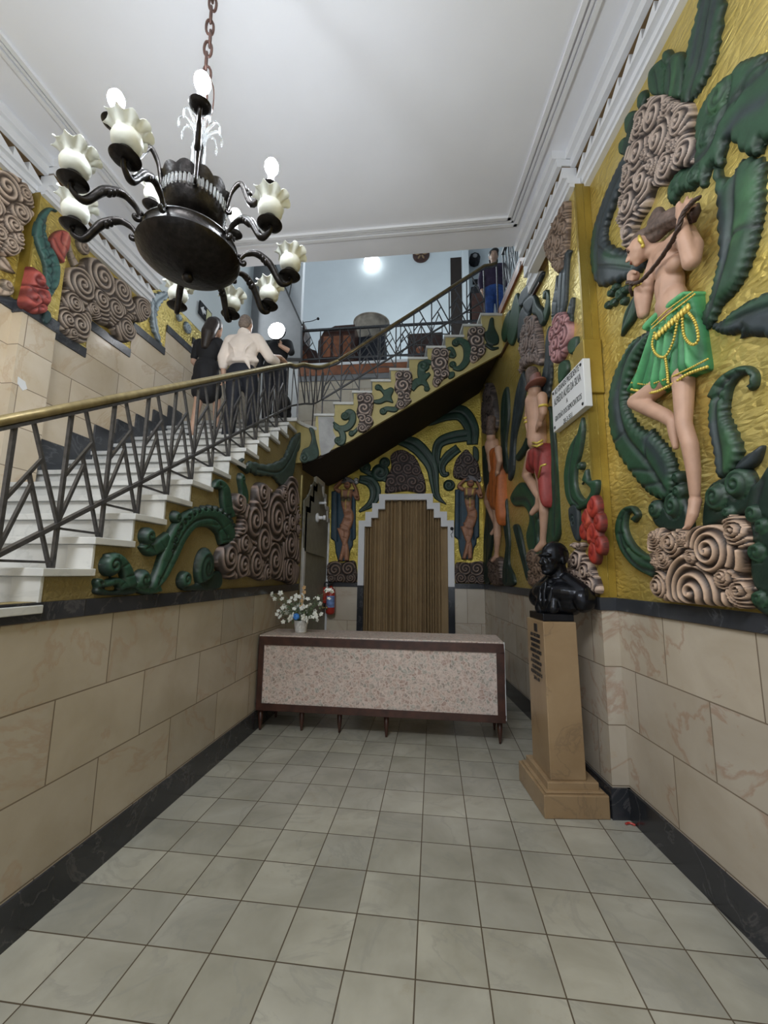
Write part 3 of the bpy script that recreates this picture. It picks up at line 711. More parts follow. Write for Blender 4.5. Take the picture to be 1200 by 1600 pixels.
# ================================================================== COUNTER
def floral():
    m, nt, b = new_mat('floral_laminate')
    tc = N(nt, 'ShaderNodeTexCoord'); nz = N(nt, 'ShaderNodeTexNoise', Scale=14.0, Detail=2.0); L(nt, tc.outputs['Object'], nz.inputs['Vector'])
    v = mixc(nt, 0.06, tc.outputs['Object'], nz.outputs['Color'], 'ADD')
    vo = N(nt, 'ShaderNodeTexVoronoi', Scale=24.0); L(nt, v, vo.inputs['Vector'])
    vd = N(nt, 'ShaderNodeTexVoronoi', Scale=24.0, feature='DISTANCE_TO_EDGE'); L(nt, v, vd.inputs['Vector'])
    v2 = N(nt, 'ShaderNodeTexVoronoi', Scale=62.0); L(nt, v, v2.inputs['Vector'])
    sep = N(nt, 'ShaderNodeSeparateColor'); L(nt, vo.outputs['Color'], sep.inputs[0])
    sep2 = N(nt, 'ShaderNodeSeparateColor'); L(nt, v2.outputs['Color'], sep2.inputs[0])
    c = ramp(nt, sep.outputs[0], [(0.0, (0.33, 0.20, 0.16)), (0.25, (0.50, 0.36, 0.30)), (0.5, (0.30, 0.31, 0.27)), (0.75, (0.60, 0.47, 0.42)), (1.0, (0.24, 0.20, 0.17))])
    c2 = ramp(nt, sep2.outputs[1], [(0.0, (0.20, 0.16, 0.13)), (0.4, (0.55, 0.43, 0.38)), (1.0, (0.78, 0.70, 0.64))])
    c = mixc(nt, 0.42, c, c2)
    c = mixc(nt, ramp(nt, vd.outputs[0], [(0.03, (0.75,)*3), (0.12, (0, 0, 0))]), c, (0.66, 0.54, 0.48))
    L(nt, c, b.inputs['Base Color']); b.inputs['Roughness'].default_value = 0.45
    return m
M_FLORAL = floral()
CX0, CX1, CY0, CY1, CZ0, CZ1 = -1.868, 0.700, 4.45, 4.98, 0.215, 0.985
ctr = empty('reception_counter', ((CX0+CX1)/2, (CY0+CY1)/2, 0), 'long low counter with floral laminate panel and dark wood frame', 'counter'); bpy.context.view_layer.update()
mb = MB(); mb.box(CX0, CX1, CY0, CY1, CZ1-0.014, CZ1); child(mb, 'top', M_FLORAL, ctr, bevel=0.003)
mb = MB(); mb.box(CX0, CX1, CY0, CY0+0.03, 0.882, CZ1-0.014); mb.box(CX0, CX1, CY0, CY0+0.03, CZ0, 0.285)
mb.box(CX0, CX0+0.055, CY0, CY0+0.03, 0.285, 0.882); mb.box(CX1-0.075, CX1, CY0, CY0+0.03, 0.285, 0.882)
mb.box(CX0, CX0+0.02, CY0+0.03, CY1, CZ0, CZ1-0.014); mb.box(CX1-0.02, CX1, CY0+0.03, CY1, CZ0, CZ1-0.014); mb.box(CX0, CX1, CY0+0.03, CY1, CZ0, CZ0+0.02)
child(mb, 'frame', M_WOOD, ctr, bevel=0.004)
mb = MB(); mb.box(CX0+0.056, CX1-0.076, CY0+0.012, CY0+0.028, 0.286, 0.881); child(mb, 'front_panel', M_FLORAL, ctr)
mb = MB(); mb.box(CX1+0.0005, CX1+0.006, CY0+0.002, CY0+0.03, 0.24, CZ1); child(mb, 'edge_strip', M_WHITE, ctr)
for x, y in ((CX0+0.03, CY0+0.07), (-1.40, CY0+0.12), (-0.99, CY0+0.12), (-0.49, CY0+0.08), (CX1-0.05, CY0+0.08), (CX0+0.05, CY1-0.06), (CX1-0.05, CY1-0.06)):
    mb = MB(); mb.lathe([(0.012, 0), (0.014, 0.03), (0.024, 0.10), (0.028, CZ0)], 12, (x, y, 0)); child(mb, 'leg', M_WOOD, ctr, smooth=True)
# ================================================================== PEDESTAL AND BUST
M_TAN = marble('tan_marble', (0.235, 0.150, 0.075), (0.35, 0.245, 0.14), (0.13, 0.09, 0.06), (0.16, 0.1, 0.06), 5, 5, -2, -2, (0, 2), mw=0.0, rough=0.32, veins=0.4, vscale=2.2)
PU = Vector((0.9932, 0.1168, 0)); PV = Vector((-0.1168, 0.9932, 0)); PO = Vector((0.752, 3.25, 0))
PM = Matrix(((PU.x, PV.x, 0, PO.x), (PU.y, PV.y, 0, PO.y), (0, 0, 1, 0), (0, 0, 0, 1)))
ped = empty('pedestal', label='tan marble pedestal with dark letters and stepped foot', cat='pedestal', M=PM); bpy.context.view_layer.update()
def pchild(mb, name, mat, bevel=0.004, smooth=False, root=None):
    o = mb.build(name, mat, bevel=bevel, smooth=smooth); o.parent = root or ped; return o
mb = MB(); mb.box(0, 0.455, 0, 0.55, 0, 0.15); pchild(mb, 'plinth', M_TAN, 0.006)
mb = MB(); mb.box(0.045, 0.41, 0.045, 0.50, 0.15, 0.215); mb.box(0.02, 0.435, 0.02, 0.53, 0.15, 0.165); pchild(mb, 'step', M_TAN, 0.006)
SX0, SX1, SY0, SY1 = 0.078, 0.335, 0.07, 0.43
TP0, TP1, TPY = 0.068, 0.315, 0.062
mb = MB()
vs = [(SX0, SY0, .215), (SX1, SY0, .215), (SX1, SY1, .215), (SX0, SY1, .215), (TP0, TPY, 1.315), (TP1, TPY, 1.315), (TP1, 0.42, 1.315), (TP0, 0.42, 1.315)]
mb.add(vs, [(3, 2, 1, 0), (4, 5, 6, 7), (0, 1, 5, 4), (1, 2, 6, 5), (2, 3, 7, 6), (3, 0, 4, 7)]); shaft = pchild(mb, 'shaft', M_TAN, 0.006)
M_BLKP = simple('black_lettering', (0.012, 0.012, 0.013), 0.4)
# inscription on the hall-side face (local -X), read from the hall
lines = ['AO GR BEN', 'PRESIDENTE', 'PERPETUO', 'ALFREDO ALVES', 'DA SILVA', 'A HOM EM D', 'CLUB DOS', 'DEMOCRAT S', '20-1-19']
for i, t in enumerate(lines):
    z = 1.195-i*0.041
    ML = Matrix.Translation((SX0-0.0115+0.0, 0.24, z)) @ Matrix(((0, 0, -1, 0), (-1, 0, 0, 0), (0, 1, 0, 0), (0, 0, 0, 1)))
    lettering('lettering', t, 0.038, M_BLKP, ped, ML, 0.002, sx=min(1.0, 0.30/(0.027*len(t))))
mb = MB(); mb.box(TP0-0.005, TP0+0.002, 0.19, 0.25, 1.225, 1.285); pchild(mb, 'badge', M_BLKP, 0.002)
# bust: faces the hall (local -X)
bt = empty('bust', label='dark bronze bust of a bald man in a jacket on the tan pedestal', cat='bust', M=PM @ Matrix.Translation((0.275, 0.245, 1.315)) @ Matrix.Rotation(math.radians(22), 4, 'Z')); bpy.context.view_layer.update()
mb = MB(); mb.prism([(-0.115, -0.15), (0.12, -0.15), (0.12, 0.15), (-0.115, 0.15)], 0, 0.055, axis=2); o = mb.build('base', M_BRONZEB, bevel=0.006); o.parent = bt; o.rotation_euler.z = math.radians(-22); o.location = (-0.078*math.cos(math.radians(22)), 0.078*math.sin(math.radians(22)), 0)
HZ = 0.475; HX = -0.045
fl = -1.0
prims = [('e', (0.0, 0, 0.14), (0.13, 0.24, 0.13)), ('e', (-0.02, 0, 0.21), (0.135, 0.25, 0.10)),
    ('e', (0.01, -0.235, 0.165), (0.095, 0.075, 0.095)), ('e', (0.01, 0.235, 0.165), (0.095, 0.075, 0.095)),
    ('c', (0.01, -0.07, 0.305), (0.01, -0.22, 0.215), 0.07, 0.07), ('c', (0.01, 0.07, 0.305), (0.01, 0.22, 0.215), 0.07, 0.07), ('e', (0.0, 0, 0.28), (0.10, 0.13, 0.07)),
    ('e', (-0.07, 0, 0.10), (0.085, 0.13, 0.075)), ('c', (-0.10, -0.05, 0.2), (-0.13, -0.07, 0.08), 0.045, 0.05), ('c', (-0.10, 0.05, 0.2), (-0.13, 0.07, 0.08), 0.045, 0.05),
    ('c', (0.01, 0, 0.24), (-0.015, 0, 0.40), 0.088, 0.075),
    # head
    ('e', (HX+0.02, 0, HZ+0.035), (0.118, 0.092, 0.108)), ('e', (HX-0.035, 0, HZ-0.035), (0.075, 0.072, 0.095)), ('e', (HX-0.06, 0, HZ-0.095), (0.045, 0.048, 0.035)),
    ('e', (HX-0.09, 0, HZ+0.028), (0.03, 0.066, 0.016)),                       # brow
    ('c', (HX-0.105, 0, HZ+0.012), (HX-0.130, 0, HZ-0.030), 0.011, 0.017), ('e', (HX-0.115, -0.014, HZ-0.036), (0.012, 0.011, 0.010)), ('e', (HX-0.115, 0.014, HZ-0.036), (0.012, 0.011, 0.010)),
    ('c', (HX-0.100, -0.024, HZ-0.066), (HX-0.100, 0.024, HZ-0.066), 0.010, 0.010), ('c', (HX-0.096, -0.02, HZ-0.082), (HX-0.096, 0.02, HZ-0.082), 0.011, 0.011),
    ('e', (HX-0.095, 0, HZ-0.108), (0.020, 0.026, 0.017)),
    ('e', (HX-0.074, -0.046, HZ-0.022), (0.024, 0.022, 0.022)), ('e', (HX-0.074, 0.046, HZ-0.022), (0.024, 0.022, 0.022)),
    ('e', (HX-0.088, -0.032, HZ+0.008), (0.012, 0.015, 0.008)), ('e', (HX-0.088, 0.032, HZ+0.008), (0.012, 0.015, 0.008)),
    ('e', (HX+0.02, -0.090, HZ-0.012), (0.024, 0.014, 0.036)), ('e', (HX+0.02, 0.090, HZ-0.012), (0.024, 0.014, 0.036)),
]
def cutbust(co):
    # hollow the flanks so that the chest flares over a narrow base
    low = np.clip((0.10-co[:, 2])/0.10, 0, 1); co[:, 1] *= 1-0.30*low; co[:, 2] = np.maximum(co[:, 2], 0.045)
    return co
blob('body', prims, 0.0065, M_BRONZEB, bt, smooth=3, edit=cutbust)
jk = [('p', [(-0.055, s*0.045, 0.315), (-0.125, s*0.06, 0.24), (-0.150, s*0.05, 0.15), (-0.155, s*0.012, 0.07)], [0.014, 0.022, 0.024, 0.016]) for s in (-1, 1)]
jk += [('p', [(0.05, -0.05, 0.318), (0.065, 0, 0.322), (0.05, 0.05, 0.318)], [0.016, 0.016, 0.016]), ('p', [(-0.055, s_*0.045, 0.315), (0.0, s_*0.07, 0.325), (0.05, s_*0.05, 0.318)], [0.015]*3) if False else ('e', (0.05, 0, 0.30), (0.03, 0.06, 0.02))]
jk += [('p', [(-0.13, 0, 0.285), (-0.152, 0, 0.2), (-0.155, 0, 0.1)], [0.012, 0.018, 0.02])]
blob('jacket_lapels', jk, 0.006, M_BRONZEB, bt, smooth=2)
# ================================================================== CURTAIN, SIDE DOOR, EXTINGUISHER, PLAQUE
M_CURT = simple('brown_curtain_cloth', (0.30, 0.205, 0.105), 0.8, noise=0.08, scale=4)
mb = MB(); nx, nz = 220, 14; vs = []; fs = []
for k in range(nz):
    z = 0.02+(3.05-0.02)*k/(nz-1)
    for i in range(nx):
        t = i/(nx-1); x = XC-HW-0.02+2*(HW+0.02)*t
        u = t*44+1.6*math.sin(t*9)+0.9*math.sin(t*23)
        y = 7.60+0.06*math.sin(u*2*math.pi/2.0+0.15*math.sin(k*0.5+t*30))*(0.65+0.35*math.sin(t*17+1))+0.012*math.sin(u*1.3+k*0.2)
        vs.append((x, y, z))
for k in range(nz-1):
    for i in range(nx-1): fs.append((k*nx+i, k*nx+i+1, (k+1)*nx+i+1, (k+1)*nx+i))
mb.add(vs, fs); o = mb.build('curtain', M_CURT, smooth=True); so = o.modifiers.new('t', 'SOLIDIFY'); so.thickness = 0.004
tag(o, 'brown pleated curtain filling the stepped doorway', 'curtain')
# side door with its own stepped surround in the wall under the landing (plane x = -1.95)
DYC, DHW = 6.78, 0.70
dzs = [2.58, 2.78, 2.98, 3.16]; dds = [DHW, DHW-0.17, DHW-0.34, DHW-0.50]
def dpoly(grow, z0):
    r = []
    for k in range(4):
        r.append((dds[k]+grow, dzs[k]+grow))
        if k < 3: r.append((dds[k+1]+grow, dzs[k]+grow))
    return [(DYC-dds[0]-grow, z0)]+[(DYC-a, z) for a, z in r]+[(DYC+a, z) for a, z in r[::-1]]+[(DYC+dds[0]+grow, z0)]
i_, o_ = dpoly(-0.01, 0.0), dpoly(0.07, 0.0)
mb = MB()
for k in range(len(i_)-1): mb.prism([i_[k], i_[k+1], o_[k+1], o_[k]], -1.96, -1.905, axis=0)
struct('trim_51', mb, M_WHITE, 'pale stepped surround of the side door')
M_DOOR = simple('grey_green_door_paint', (0.25, 0.245, 0.205), 0.55, noise=0.12)
sd = empty('door_1', (-1.95, DYC, 0), 'grey side door under the stairs', 'door'); sd['kind'] = 'structure'; bpy.context.view_layer.update()
mb = MB(); mb.prism(dpoly(-0.012, 0.01), -1.957, -1.935, axis=0); child(mb, 'door_panel', M_DOOR, sd)
mb = MB(); mb.lathe([(0.001, -0.008), (0.03, -0.006), (0.03, 0.006), (0.012, 0.012), (0.012, 0.05), (0.03, 0.06), (0.03, 0.085), (0.001, 0.09)], 16, (0, 0, 0), M=Matrix.Rotation(math.pi/2, 3, 'Y'))
o = mb.build('knob', M_BRASS, smooth=True); o.parent = sd; o.location = (0.02, 0.5, 1.05)
mb = MB()
bpx = [(476, 782), (482, 776), (486, 766), (492, 752), (498, 757), (503, 764), (506, 780), (511, 808), (508, 871), (476, 861)]
bl = [at(x, y, 0, -1.90) for x, y in bpx]
mb.prism([(p[1], p[2]) for p in bl], -1.925, -1.905, axis=0); bo = mb.build('notice_board', M_DOOR); tag(bo, 'plain grey board covering the upper part of the side door', 'board')
wl = empty('wall_fitting', tuple(at(495, 809, 0, -1.905)), 'white round fitting on the grey board', 'fitting')
mb = MB(); MX = Matrix.Rotation(math.pi/2, 3, 'Y')
mb.lathe([(0.001, 0), (0.075, 0.0), (0.08, 0.02), (0.06, 0.035), (0.03, 0.04), (0.028, 0.11), (0.04, 0.115), (0.04, 0.15), (0.001, 0.155)], 20, (0, 0, 0), M=MX); o = mb.build('cap', M_WHITE, smooth=True); o.parent = wl
wl2 = empty('wall_fitting', tuple(at(499, 786, 0, -1.905)), 'small white rod fitting above the round one', 'fitting')
mb = MB(); mb.lathe([(0.001, 0), (0.022, 0.0), (0.022, 0.12), (0.001, 0.125)], 12, (0, 0, 0), M=MX); o = mb.build('rod', M_WHITE, smooth=True); o.parent = wl2
# fire extinguisher on the back wall
M_RED = simple('red_enamel', (0.42, 0.035, 0.022), 0.3, noise=0.1, coat=0.4)
M_LABEL = simple('blue_white_label', (0.16, 0.25, 0.50), 0.5, noise=0.5, scale=16)
M_RUB = simple('black_rubber', (0.015, 0.015, 0.017), 0.5)
ep_ = at(516.5, 937, 1, 7.36)
fe = empty('fire_extinguisher', (ep_[0], 7.36, ep_[2]-0.26), 'red fire extinguisher hanging between side door and curtain', 'fire extinguisher')
mb = MB(); mb.lathe([(0.001, 0.0), (0.05, 0.004), (0.078, 0.03), (0.082, 0.06), (0.082, 0.38), (0.074, 0.43), (0.045, 0.465), (0.028, 0.475), (0.028, 0.5), (0.001, 0.502)], 24); o = mb.build('cylinder', M_RED, smooth=True); o.parent = fe
mb = MB(); vs = []; fs = []
for i in range(13):
    a = -math.pi/2-1.0+2.0*i/12+0.25
    for z in (0.13, 0.33): vs.append((0.0835*math.cos(a), 0.0835*math.sin(a), z))
fs = [(2*i, 2*i+2, 2*i+3, 2*i+1) for i in range(12)]
mb.add(vs, fs); o = mb.build('label', M_LABEL, smooth=True); o.parent = fe; o['label'] = 'blue and white label'
mb = MB(); mb.box(-0.03, 0.03, -0.12, 0.03, 0.53, 0.545); mb.box(-0.02, 0.02, -0.1, 0.02, 0.575, 0.588); mb.box(-0.02, 0.02, -0.01, 0.02, 0.5, 0.58); o = mb.build('valve', M_RUB, bevel=0.004); o.parent = fe
mb = MB(); mb.tube(crs([(-0.02, -0.02, 0.54), (-0.09, -0.03, 0.56), (-0.125, -0.03, 0.45), (-0.12, -0.03, 0.25), (-0.11, -0.03, 0.14)], 6), 0.014, 10); o = mb.build('hose', M_RUB, smooth=True); o.parent = fe
mb = MB(); mb.lathe([(0.02, 0), (0.036, 0.02), (0.036, 0.26), (0.03, 0.28)], 14, (-0.095, -0.05, 0.2)); o = mb.build('gas_bottle', M_RED, smooth=True); o.parent = fe
mb = MB(); mb.box(-0.03, 0.03, 0.06, 0.137, 0.40, 0.44); o = mb.build('bracket', M_IRON); o.parent = fe
# marble plaque on the pilaster
pq = FR12.pxs([(862, 605), (912, 570), (917, 632), (867, 677)], 0.05)
ps0, ps1 = pq[1:3, 0].mean(), pq[[0, 3], 0].mean(); pz1, pz0 = pq[:2, 1].mean(), pq[2:, 1].mean()
PQM = FR12.M @ Matrix.Translation(((ps0+ps1)/2, 0.046, (pz0+pz1)/2))
pw, ph = abs(ps1-ps0)/2, (pz1-pz0)/2
M_PLAQ = simple('plaque_marble', (0.66, 0.66, 0.66), 0.35, noise=0.05, scale=4)
pl = empty('plaque', label='white marble plaque with engraved black dedication text', cat='plaque', M=PQM)
mb = MB(); mb.box(-pw, pw, -0.046, 0.012, -ph, ph); o = mb.build('slab', M_PLAQ, bevel=0.004); o.parent = pl
LR = Matrix(((-1, 0, 0, 0), (0, 0, 1, 0), (0, 1, 0, 0), (0, 0, 0, 1)))
for t, z, sz, sx in (('AO GRANDE PRESIDENTE', 0.155, 0.078, 0.62), ('ALFREDO ALVES DA SILVA', 0.065, 0.098, 0.53), ('A', -0.02, 0.06, 0.8), ('GRATIDÃO DOS DEMOCRATICOS', -0.095, 0.070, 0.56), ('20-3-931', -0.18, 0.065, 0.9)):
    lettering('lettering', t, sz, M_BLKP, pl, Matrix.Translation((0, 0.0125, z)) @ LR, 0.0012, sx=sx*pw/0.36)
for sx, sz in ((-1, 1), (1, 1), (-1, -1), (1, -1)):
    mb = MB(); mb.lathe([(0.014, 0), (0.012, 0.006), (0.001, 0.008)], 12, M=Matrix.Rotation(-math.pi/2, 3, 'X')); o = mb.build('stud', M_BLKP, smooth=True); o.parent = pl; o.location = (sx*(pw-0.04), 0.012, sz*(ph-0.035))
# ================================================================== FLOWER POT ON THE COUNTER
M_POT = simple('white_woven_pot', (0.70, 0.70, 0.68), 0.6, noise=0.25, scale=45, bmp=0.6)
M_PETAL = simple('white_petal', (0.78, 0.78, 0.72), 0.6, noise=0.1, scale=30)
M_PETALO = simple('apricot_petal', (0.62, 0.40, 0.20), 0.6, noise=0.2, scale=30)
M_PETALB = simple('blue_petal', (0.05, 0.22, 0.62), 0.5, noise=0.2, scale=30)
M_LEAF = simple('dusty_green_leaf', (0.12, 0.17, 0.09), 0.6, noise=0.3, scale=20)
pp = at(471, 988, 2, CZ1); PPX, PPY = float(pp[0]), min(float(pp[1]), CY1-0.12)
PPY = 4.72; PPX = at(470, 980, 1, PPY)[0]
pot = empty('flower_pot', (PPX, PPY, CZ1), 'white pot of small white artificial flowers with one blue bloom', 'flower pot')
mb = MB(); mb.lathe([(0.001, 0.0), (0.058, 0.0), (0.064, 0.01), (0.078, 0.125), (0.084, 0.135), (0.076, 0.135), (0.070, 0.11), (0.001, 0.10)], 24); o = mb.build('pot', M_POT, smooth=True); o.parent = pot
stems = MB(); leaves = MB(); heads = []
r2 = random.Random(3)
for i in range(52):
    a = r2.uniform(0, 2*math.pi); sp_ = r2.uniform(0.03, 0.30); h = r2.uniform(0.20, 0.50)-sp_*0.35
    if i < 4: a = math.pi+r2.uniform(-.3, .3); sp_ = r2.uniform(.26, .36); h = r2.uniform(.36, .48)
    elif i < 8: a = r2.uniform(-.3, .3); sp_ = r2.uniform(.26, .36); h = r2.uniform(.38, .5)
    tip = Vector((sp_*math.cos(a)*1.0, sp_*math.sin(a)*0.6, h))
    tip.y = max(-0.2, min(0.2, tip.y))
    stems.tube(crs([(0.02*math.cos(a), 0.02*math.sin(a), 0.1), tuple(tip*0.55+Vector((0, 0, 0.10))), tuple(tip)], 4), 0.0022, 5)
    heads.append(tip)
    for k in range(3):
        q = tip*r2.uniform(0.45, 0.92)+Vector((r2.uniform(-.03, .03), r2.uniform(-.03, .03), 0.04)); d = Vector((r2.uniform(-1, 1), r2.uniform(-1, 1), r2.uniform(-.4, .8))).normalized()
        s_ = d.orthogonal().normalized(); l = r2.uniform(.025, .045)
        leaves.add([q, q+d*l*.5+s_*l*.28, q+d*l, q+d*l*.5-s_*l*.28], [(0, 1, 2, 3)])
o = stems.build('stems', M_LEAF, smooth=True); o.parent = pot
o = leaves.build('foliage', M_LEAF, fix=False); o.parent = pot
fm = MB()
for k in range(5):
    a = 2*math.pi*k/5; fm.ball((0.012*math.cos(a), 0.012*math.sin(a), 0.004), (0.013, 0.010, 0.006), 8, 5, M=Matrix.Rotation(a, 3, 'Z'))
fm.ball((0, 0, 0.008), 0.006, 8, 5)
proto = None
for i, tip in enumerate(heads):
    if proto is None: o = fm.build('flower', M_PETAL, smooth=True); proto = o
    else:
        o = proto.copy(); COL.objects.link(o)
    o.parent = pot; o.location = tip; o.rotation_euler = (r2.uniform(.5, 1.7), r2.uniform(-.5, .5), r2.uniform(-.8, .8)); s_ = r2.uniform(0.9, 1.5); o.scale = (s_,)*3
for k in range(5):
    me = proto.data.copy(); me.materials.clear(); me.materials.append(M_PETALO); o = bpy.data.objects.new('flower', me); COL.objects.link(o); o.parent = pot; o.location = (r2.uniform(0, .06), -0.05, .3+.05*k); o.rotation_euler = (1.3, 0, k); o.scale = (1.1,)*3; o['label'] = 'apricot flower'
mb = MB(); mb.ball((0, 0, 0), (0.036, 0.03, 0.036), 14, 9); 
for k in range(9):
    a = k*2.4; mb.ball((0.022*math.cos(a), -0.012, 0.022*math.sin(a)), 0.016, 8, 5)
o = mb.build('flower', M_PETALB, smooth=True); o.parent = pot; o.location = (-0.02, -0.11, 0.185); o['label'] = 'large blue bloom'
for x, z in ((-.09, .16), (.055, .175), (-.06, .19), (.09, .15)):
    o = proto.copy(); COL.objects.link(o); o.parent = pot; o.location = (x, -0.1, z); o.rotation_euler = (1.4, 0, x*20); o.scale = (1.9,)*3

# small things: paper scrap on the marble, sensor on the door surround, floor scraps
q_ = at(33, 600, 0, -3.497); mb = MB(); mb.prism([(q_[1]-0.035, q_[2]+0.05), (q_[1]+0.03, q_[2]+0.035), (q_[1]+0.055, q_[2]-0.02), (q_[1]+0.02, q_[2]-0.05), (q_[1]-0.03, q_[2]-0.01)], -3.499, -3.494, axis=0)
o = mb.build('paper_scrap', M_PLAQ); tag(o, 'torn white paper scrap stuck on the left marble pilaster', 'paper')
q_ = at(706, 826, 1, 7.455); sn = empty('sensor', (q_[0], 7.459, q_[2]), 'tiny dark sensor on the right side of the white door surround', 'sensor')
mb = MB(); mb.lathe([(0.001, 0.05), (0.022, 0.045), (0.03, 0.02), (0.03, 0.0), (0.001, -0.001)], 16, M=Matrix.Rotation(math.pi/2, 3, 'X')); o = mb.build('dome', M_RUB, smooth=True); o.parent = sn
mb = MB(); mb.tube(crs([(0.0, -0.02, -0.02), (0.015, -0.03, -0.06), (-0.015, -0.012, -0.10), (0.0, -0.006, -0.16)], 5), 0.004, 6); o = mb.build('cable', M_RUB, smooth=True); o.parent = sn
q_ = at(985, 1289, 2, 0.004); mb = MB(); mb.tube(crs([(q_[0]-.03, q_[1], .008), (q_[0], q_[1]+.012, .010), (q_[0]+.03, q_[1]-.006, .008)], 4), 0.007, 6); o = mb.build('scrap', M_RED, smooth=True); tag(o, 'tiny red scrap on the floor by the pilaster base', 'scrap')
# ================================================================== CHANDELIER
def glass(name, col, rough, trans, ior=1.45):
    m, nt, b = new_mat(name)
    tc = N(nt, 'ShaderNodeTexCoord'); nz = N(nt, 'ShaderNodeTexNoise', Scale=25.0, Detail=4.0); L(nt, tc.outputs['Object'], nz.inputs['Vector'])
    L(nt, ramp(nt, nz.outputs['Fac'], [(0.3, tuple(c*.93 for c in col)), (0.7, col)]), b.inputs['Base Color'])
    b.inputs['Roughness'].default_value = rough; b.inputs['Transmission Weight'].default_value = trans; b.inputs['IOR'].default_value = ior
    return m
M_MILK = glass('milky_shade_glass', (0.86, 0.87, 0.79), 0.35, 0.22)
M_CRYS = glass('clear_crystal', (0.95, 0.97, 0.98), 0.04, 0.92)
M_BULB = glow('lit_bulb', (0.86, 0.93, 1.0), 520.0)
M_CHAIN = simple('rusty_chain', (0.10, 0.055, 0.045), 0.5, metal=0.6, noise=0.4, scale=60)
CC = Vector((-1.157, 1.675, 0))
ch = empty('chandelier', (CC.x, CC.y, 3.10), 'two-tier dark bronze chandelier with ruffled glass shades hanging on a chain', 'chandelier'); bpy.context.view_layer.update()
MR = lambda a: Matrix.Rotation(a, 4, 'Z')
def cput(mb, name, mat, smooth=True, parent=None, M=None):
    o = mb.build(name, mat, smooth=smooth)
    if smooth: smooth_by_angle(o, 50)
    o.parent = parent or ch
    if M is not None: o.matrix_local = M
    return o
# z below is measured from 3.10
mb = MB(); mb.lathe([(0.001, -0.058), (0.018, -0.052), (0.026, -0.034), (0.02, -0.018), (0.07, -0.010), (0.15, 0.014), (0.198, 0.042), (0.224, 0.066), (0.230, 0.080), (0.222, 0.09), (0.216, 0.10), (0.210, 0.135), (0.214, 0.142), (0.211, 0.150), (0.19, 0.158), (0.14, 0.172), (0.115, 0.18)], 56)
cput(mb, 'bowl', M_BRONZE, M=Matrix.Translation((0, 0, -0.025)))
mb = MB(); mb.lathe([(0.115, 0.178), (0.122, 0.19), (0.118, 0.205), (0.098, 0.212), (0.07, 0.216), (0.052, 0.23), (0.05, 0.255), (0.06, 0.265)], 40); cput(mb, 'neck', M_BRONZE, M=Matrix.Translation((0, 0, -0.035)))
mb = MB(); mb.lathe([(0.02, 0.262), (0.075, 0.270), (0.112, 0.288), (0.134, 0.318), (0.140, 0.345), (0.143, 0.36)], 48); cput(mb, 'upper_bowl', M_BRONZE, M=Matrix.Translation((0, 0, -0.04)))
def scal(i, t): return (0.006*abs(math.sin(t*6)), (0.018*abs(math.sin(t*6)) if i == 1 else 0))
mb = MB(); mb.lathe([(0.141, 0.405), (0.158, 0.440), (0.152, 0.441), (0.137, 0.408)], 96, ruffle=lambda i, t: scal(1 if i in (1, 2) else 0, t)); cput(mb, 'scalloped_rim', M_BRONZE, M=Matrix.Translation((0, 0, -0.04)))
mb = MB(); mb.lathe([(0.136, 0.36), (0.14, 0.36), (0.14, 0.405), (0.136, 0.405)], 48); cput(mb, 'collar', M_BRONZE, M=Matrix.Translation((0, 0, -0.04)))
mb = MB()
for k in range(48):
    a = 2*math.pi*k/48
    mb.lathe([(0.001, 0.345), (0.006, 0.355), (0.006, 0.40), (0.001, 0.405)], 6, (0.147*math.cos(a), 0.147*math.sin(a), 0))
cput(mb, 'crystal_fringe', M_CRYS, smooth=False, M=Matrix.Translation((0, 0, -0.04)))
mb = MB(); mb.lathe([(0.10, 0.305), (0.03, 0.36), (0.02, 0.48), (0.015, 0.60), (0.022, 0.66), (0.016, 0.72), (0.012, 0.78)], 20); cput(mb, 'stem', M_BRONZE)
mb = MB()
for k in range(10):
    a = 2*math.pi*k/10
    mb.tube(crs([(0.012*math.cos(a), 0.012*math.sin(a), 0.66), (0.03*math.cos(a), 0.03*math.sin(a), 0.75), (0.075*math.cos(a), 0.075*math.sin(a), 0.80), (0.10*math.cos(a), 0.10*math.sin(a), 0.775)], 4), [0.009]*6+[0.008, 0.0075, 0.007, 0.006, 0.005, 0.004, 0.002][:7], 6)
    mb.lathe([(0.001, 0.72), (0.007, 0.735), (0.006, 0.768), (0.001, 0.775)], 6, (0.10*math.cos(a), 0.10*math.sin(a), 0))
cput(mb, 'crystal_crown', M_CRYS)
mb = MB()
for k in range(6):
    a = 2*math.pi*k/6; mb.lathe([(0.001, 0.50), (0.008, 0.52), (0.006, 0.66), (0.001, 0.67)], 6, (0.03*math.cos(a), 0.03*math.sin(a), 0))
cput(mb, 'crystal_stem_drops', M_CRYS, smooth=False)
# chain up to the ceiling
ztop = CEIL_Z-3.10-0.03; z = 0.77; k = 0
while z < ztop:
    l, w = 0.092, 0.018
    pts = [(w*math.copysign(1, math.cos(t))*abs(math.cos(t))**0.8, 0, (l/2)*math.sin(t)) for t in np.linspace(0, 2*math.pi, 17)[:-1]]
    mb = MB(); mb.tube(pts, 0.0068, 7, closed=True); cput(mb, 'chain_link', M_CHAIN, M=Matrix.Translation((0.004*math.sin(k*2.1), 0.004*math.cos(k*1.7), z+l/2)) @ MR(0.5+k*math.pi/2)); z += l-0.019; k += 1
mb = MB(); mb.lathe([(0.001, ztop-0.03), (0.05, ztop-0.02), (0.06, ztop+0.028), (0.001, ztop+0.029)], 24); cput(mb, 'ceiling_rose', M_BRONZE)
mb = MB(); mb.tube(crs([(0.02, 0, 0.80), (0.045, 0.01, 0.88), (0.05, 0.0, 1.0), (0.02, 0, 1.08)], 5), 0.003, 6); cput(mb, 'cable', M_CHAIN)
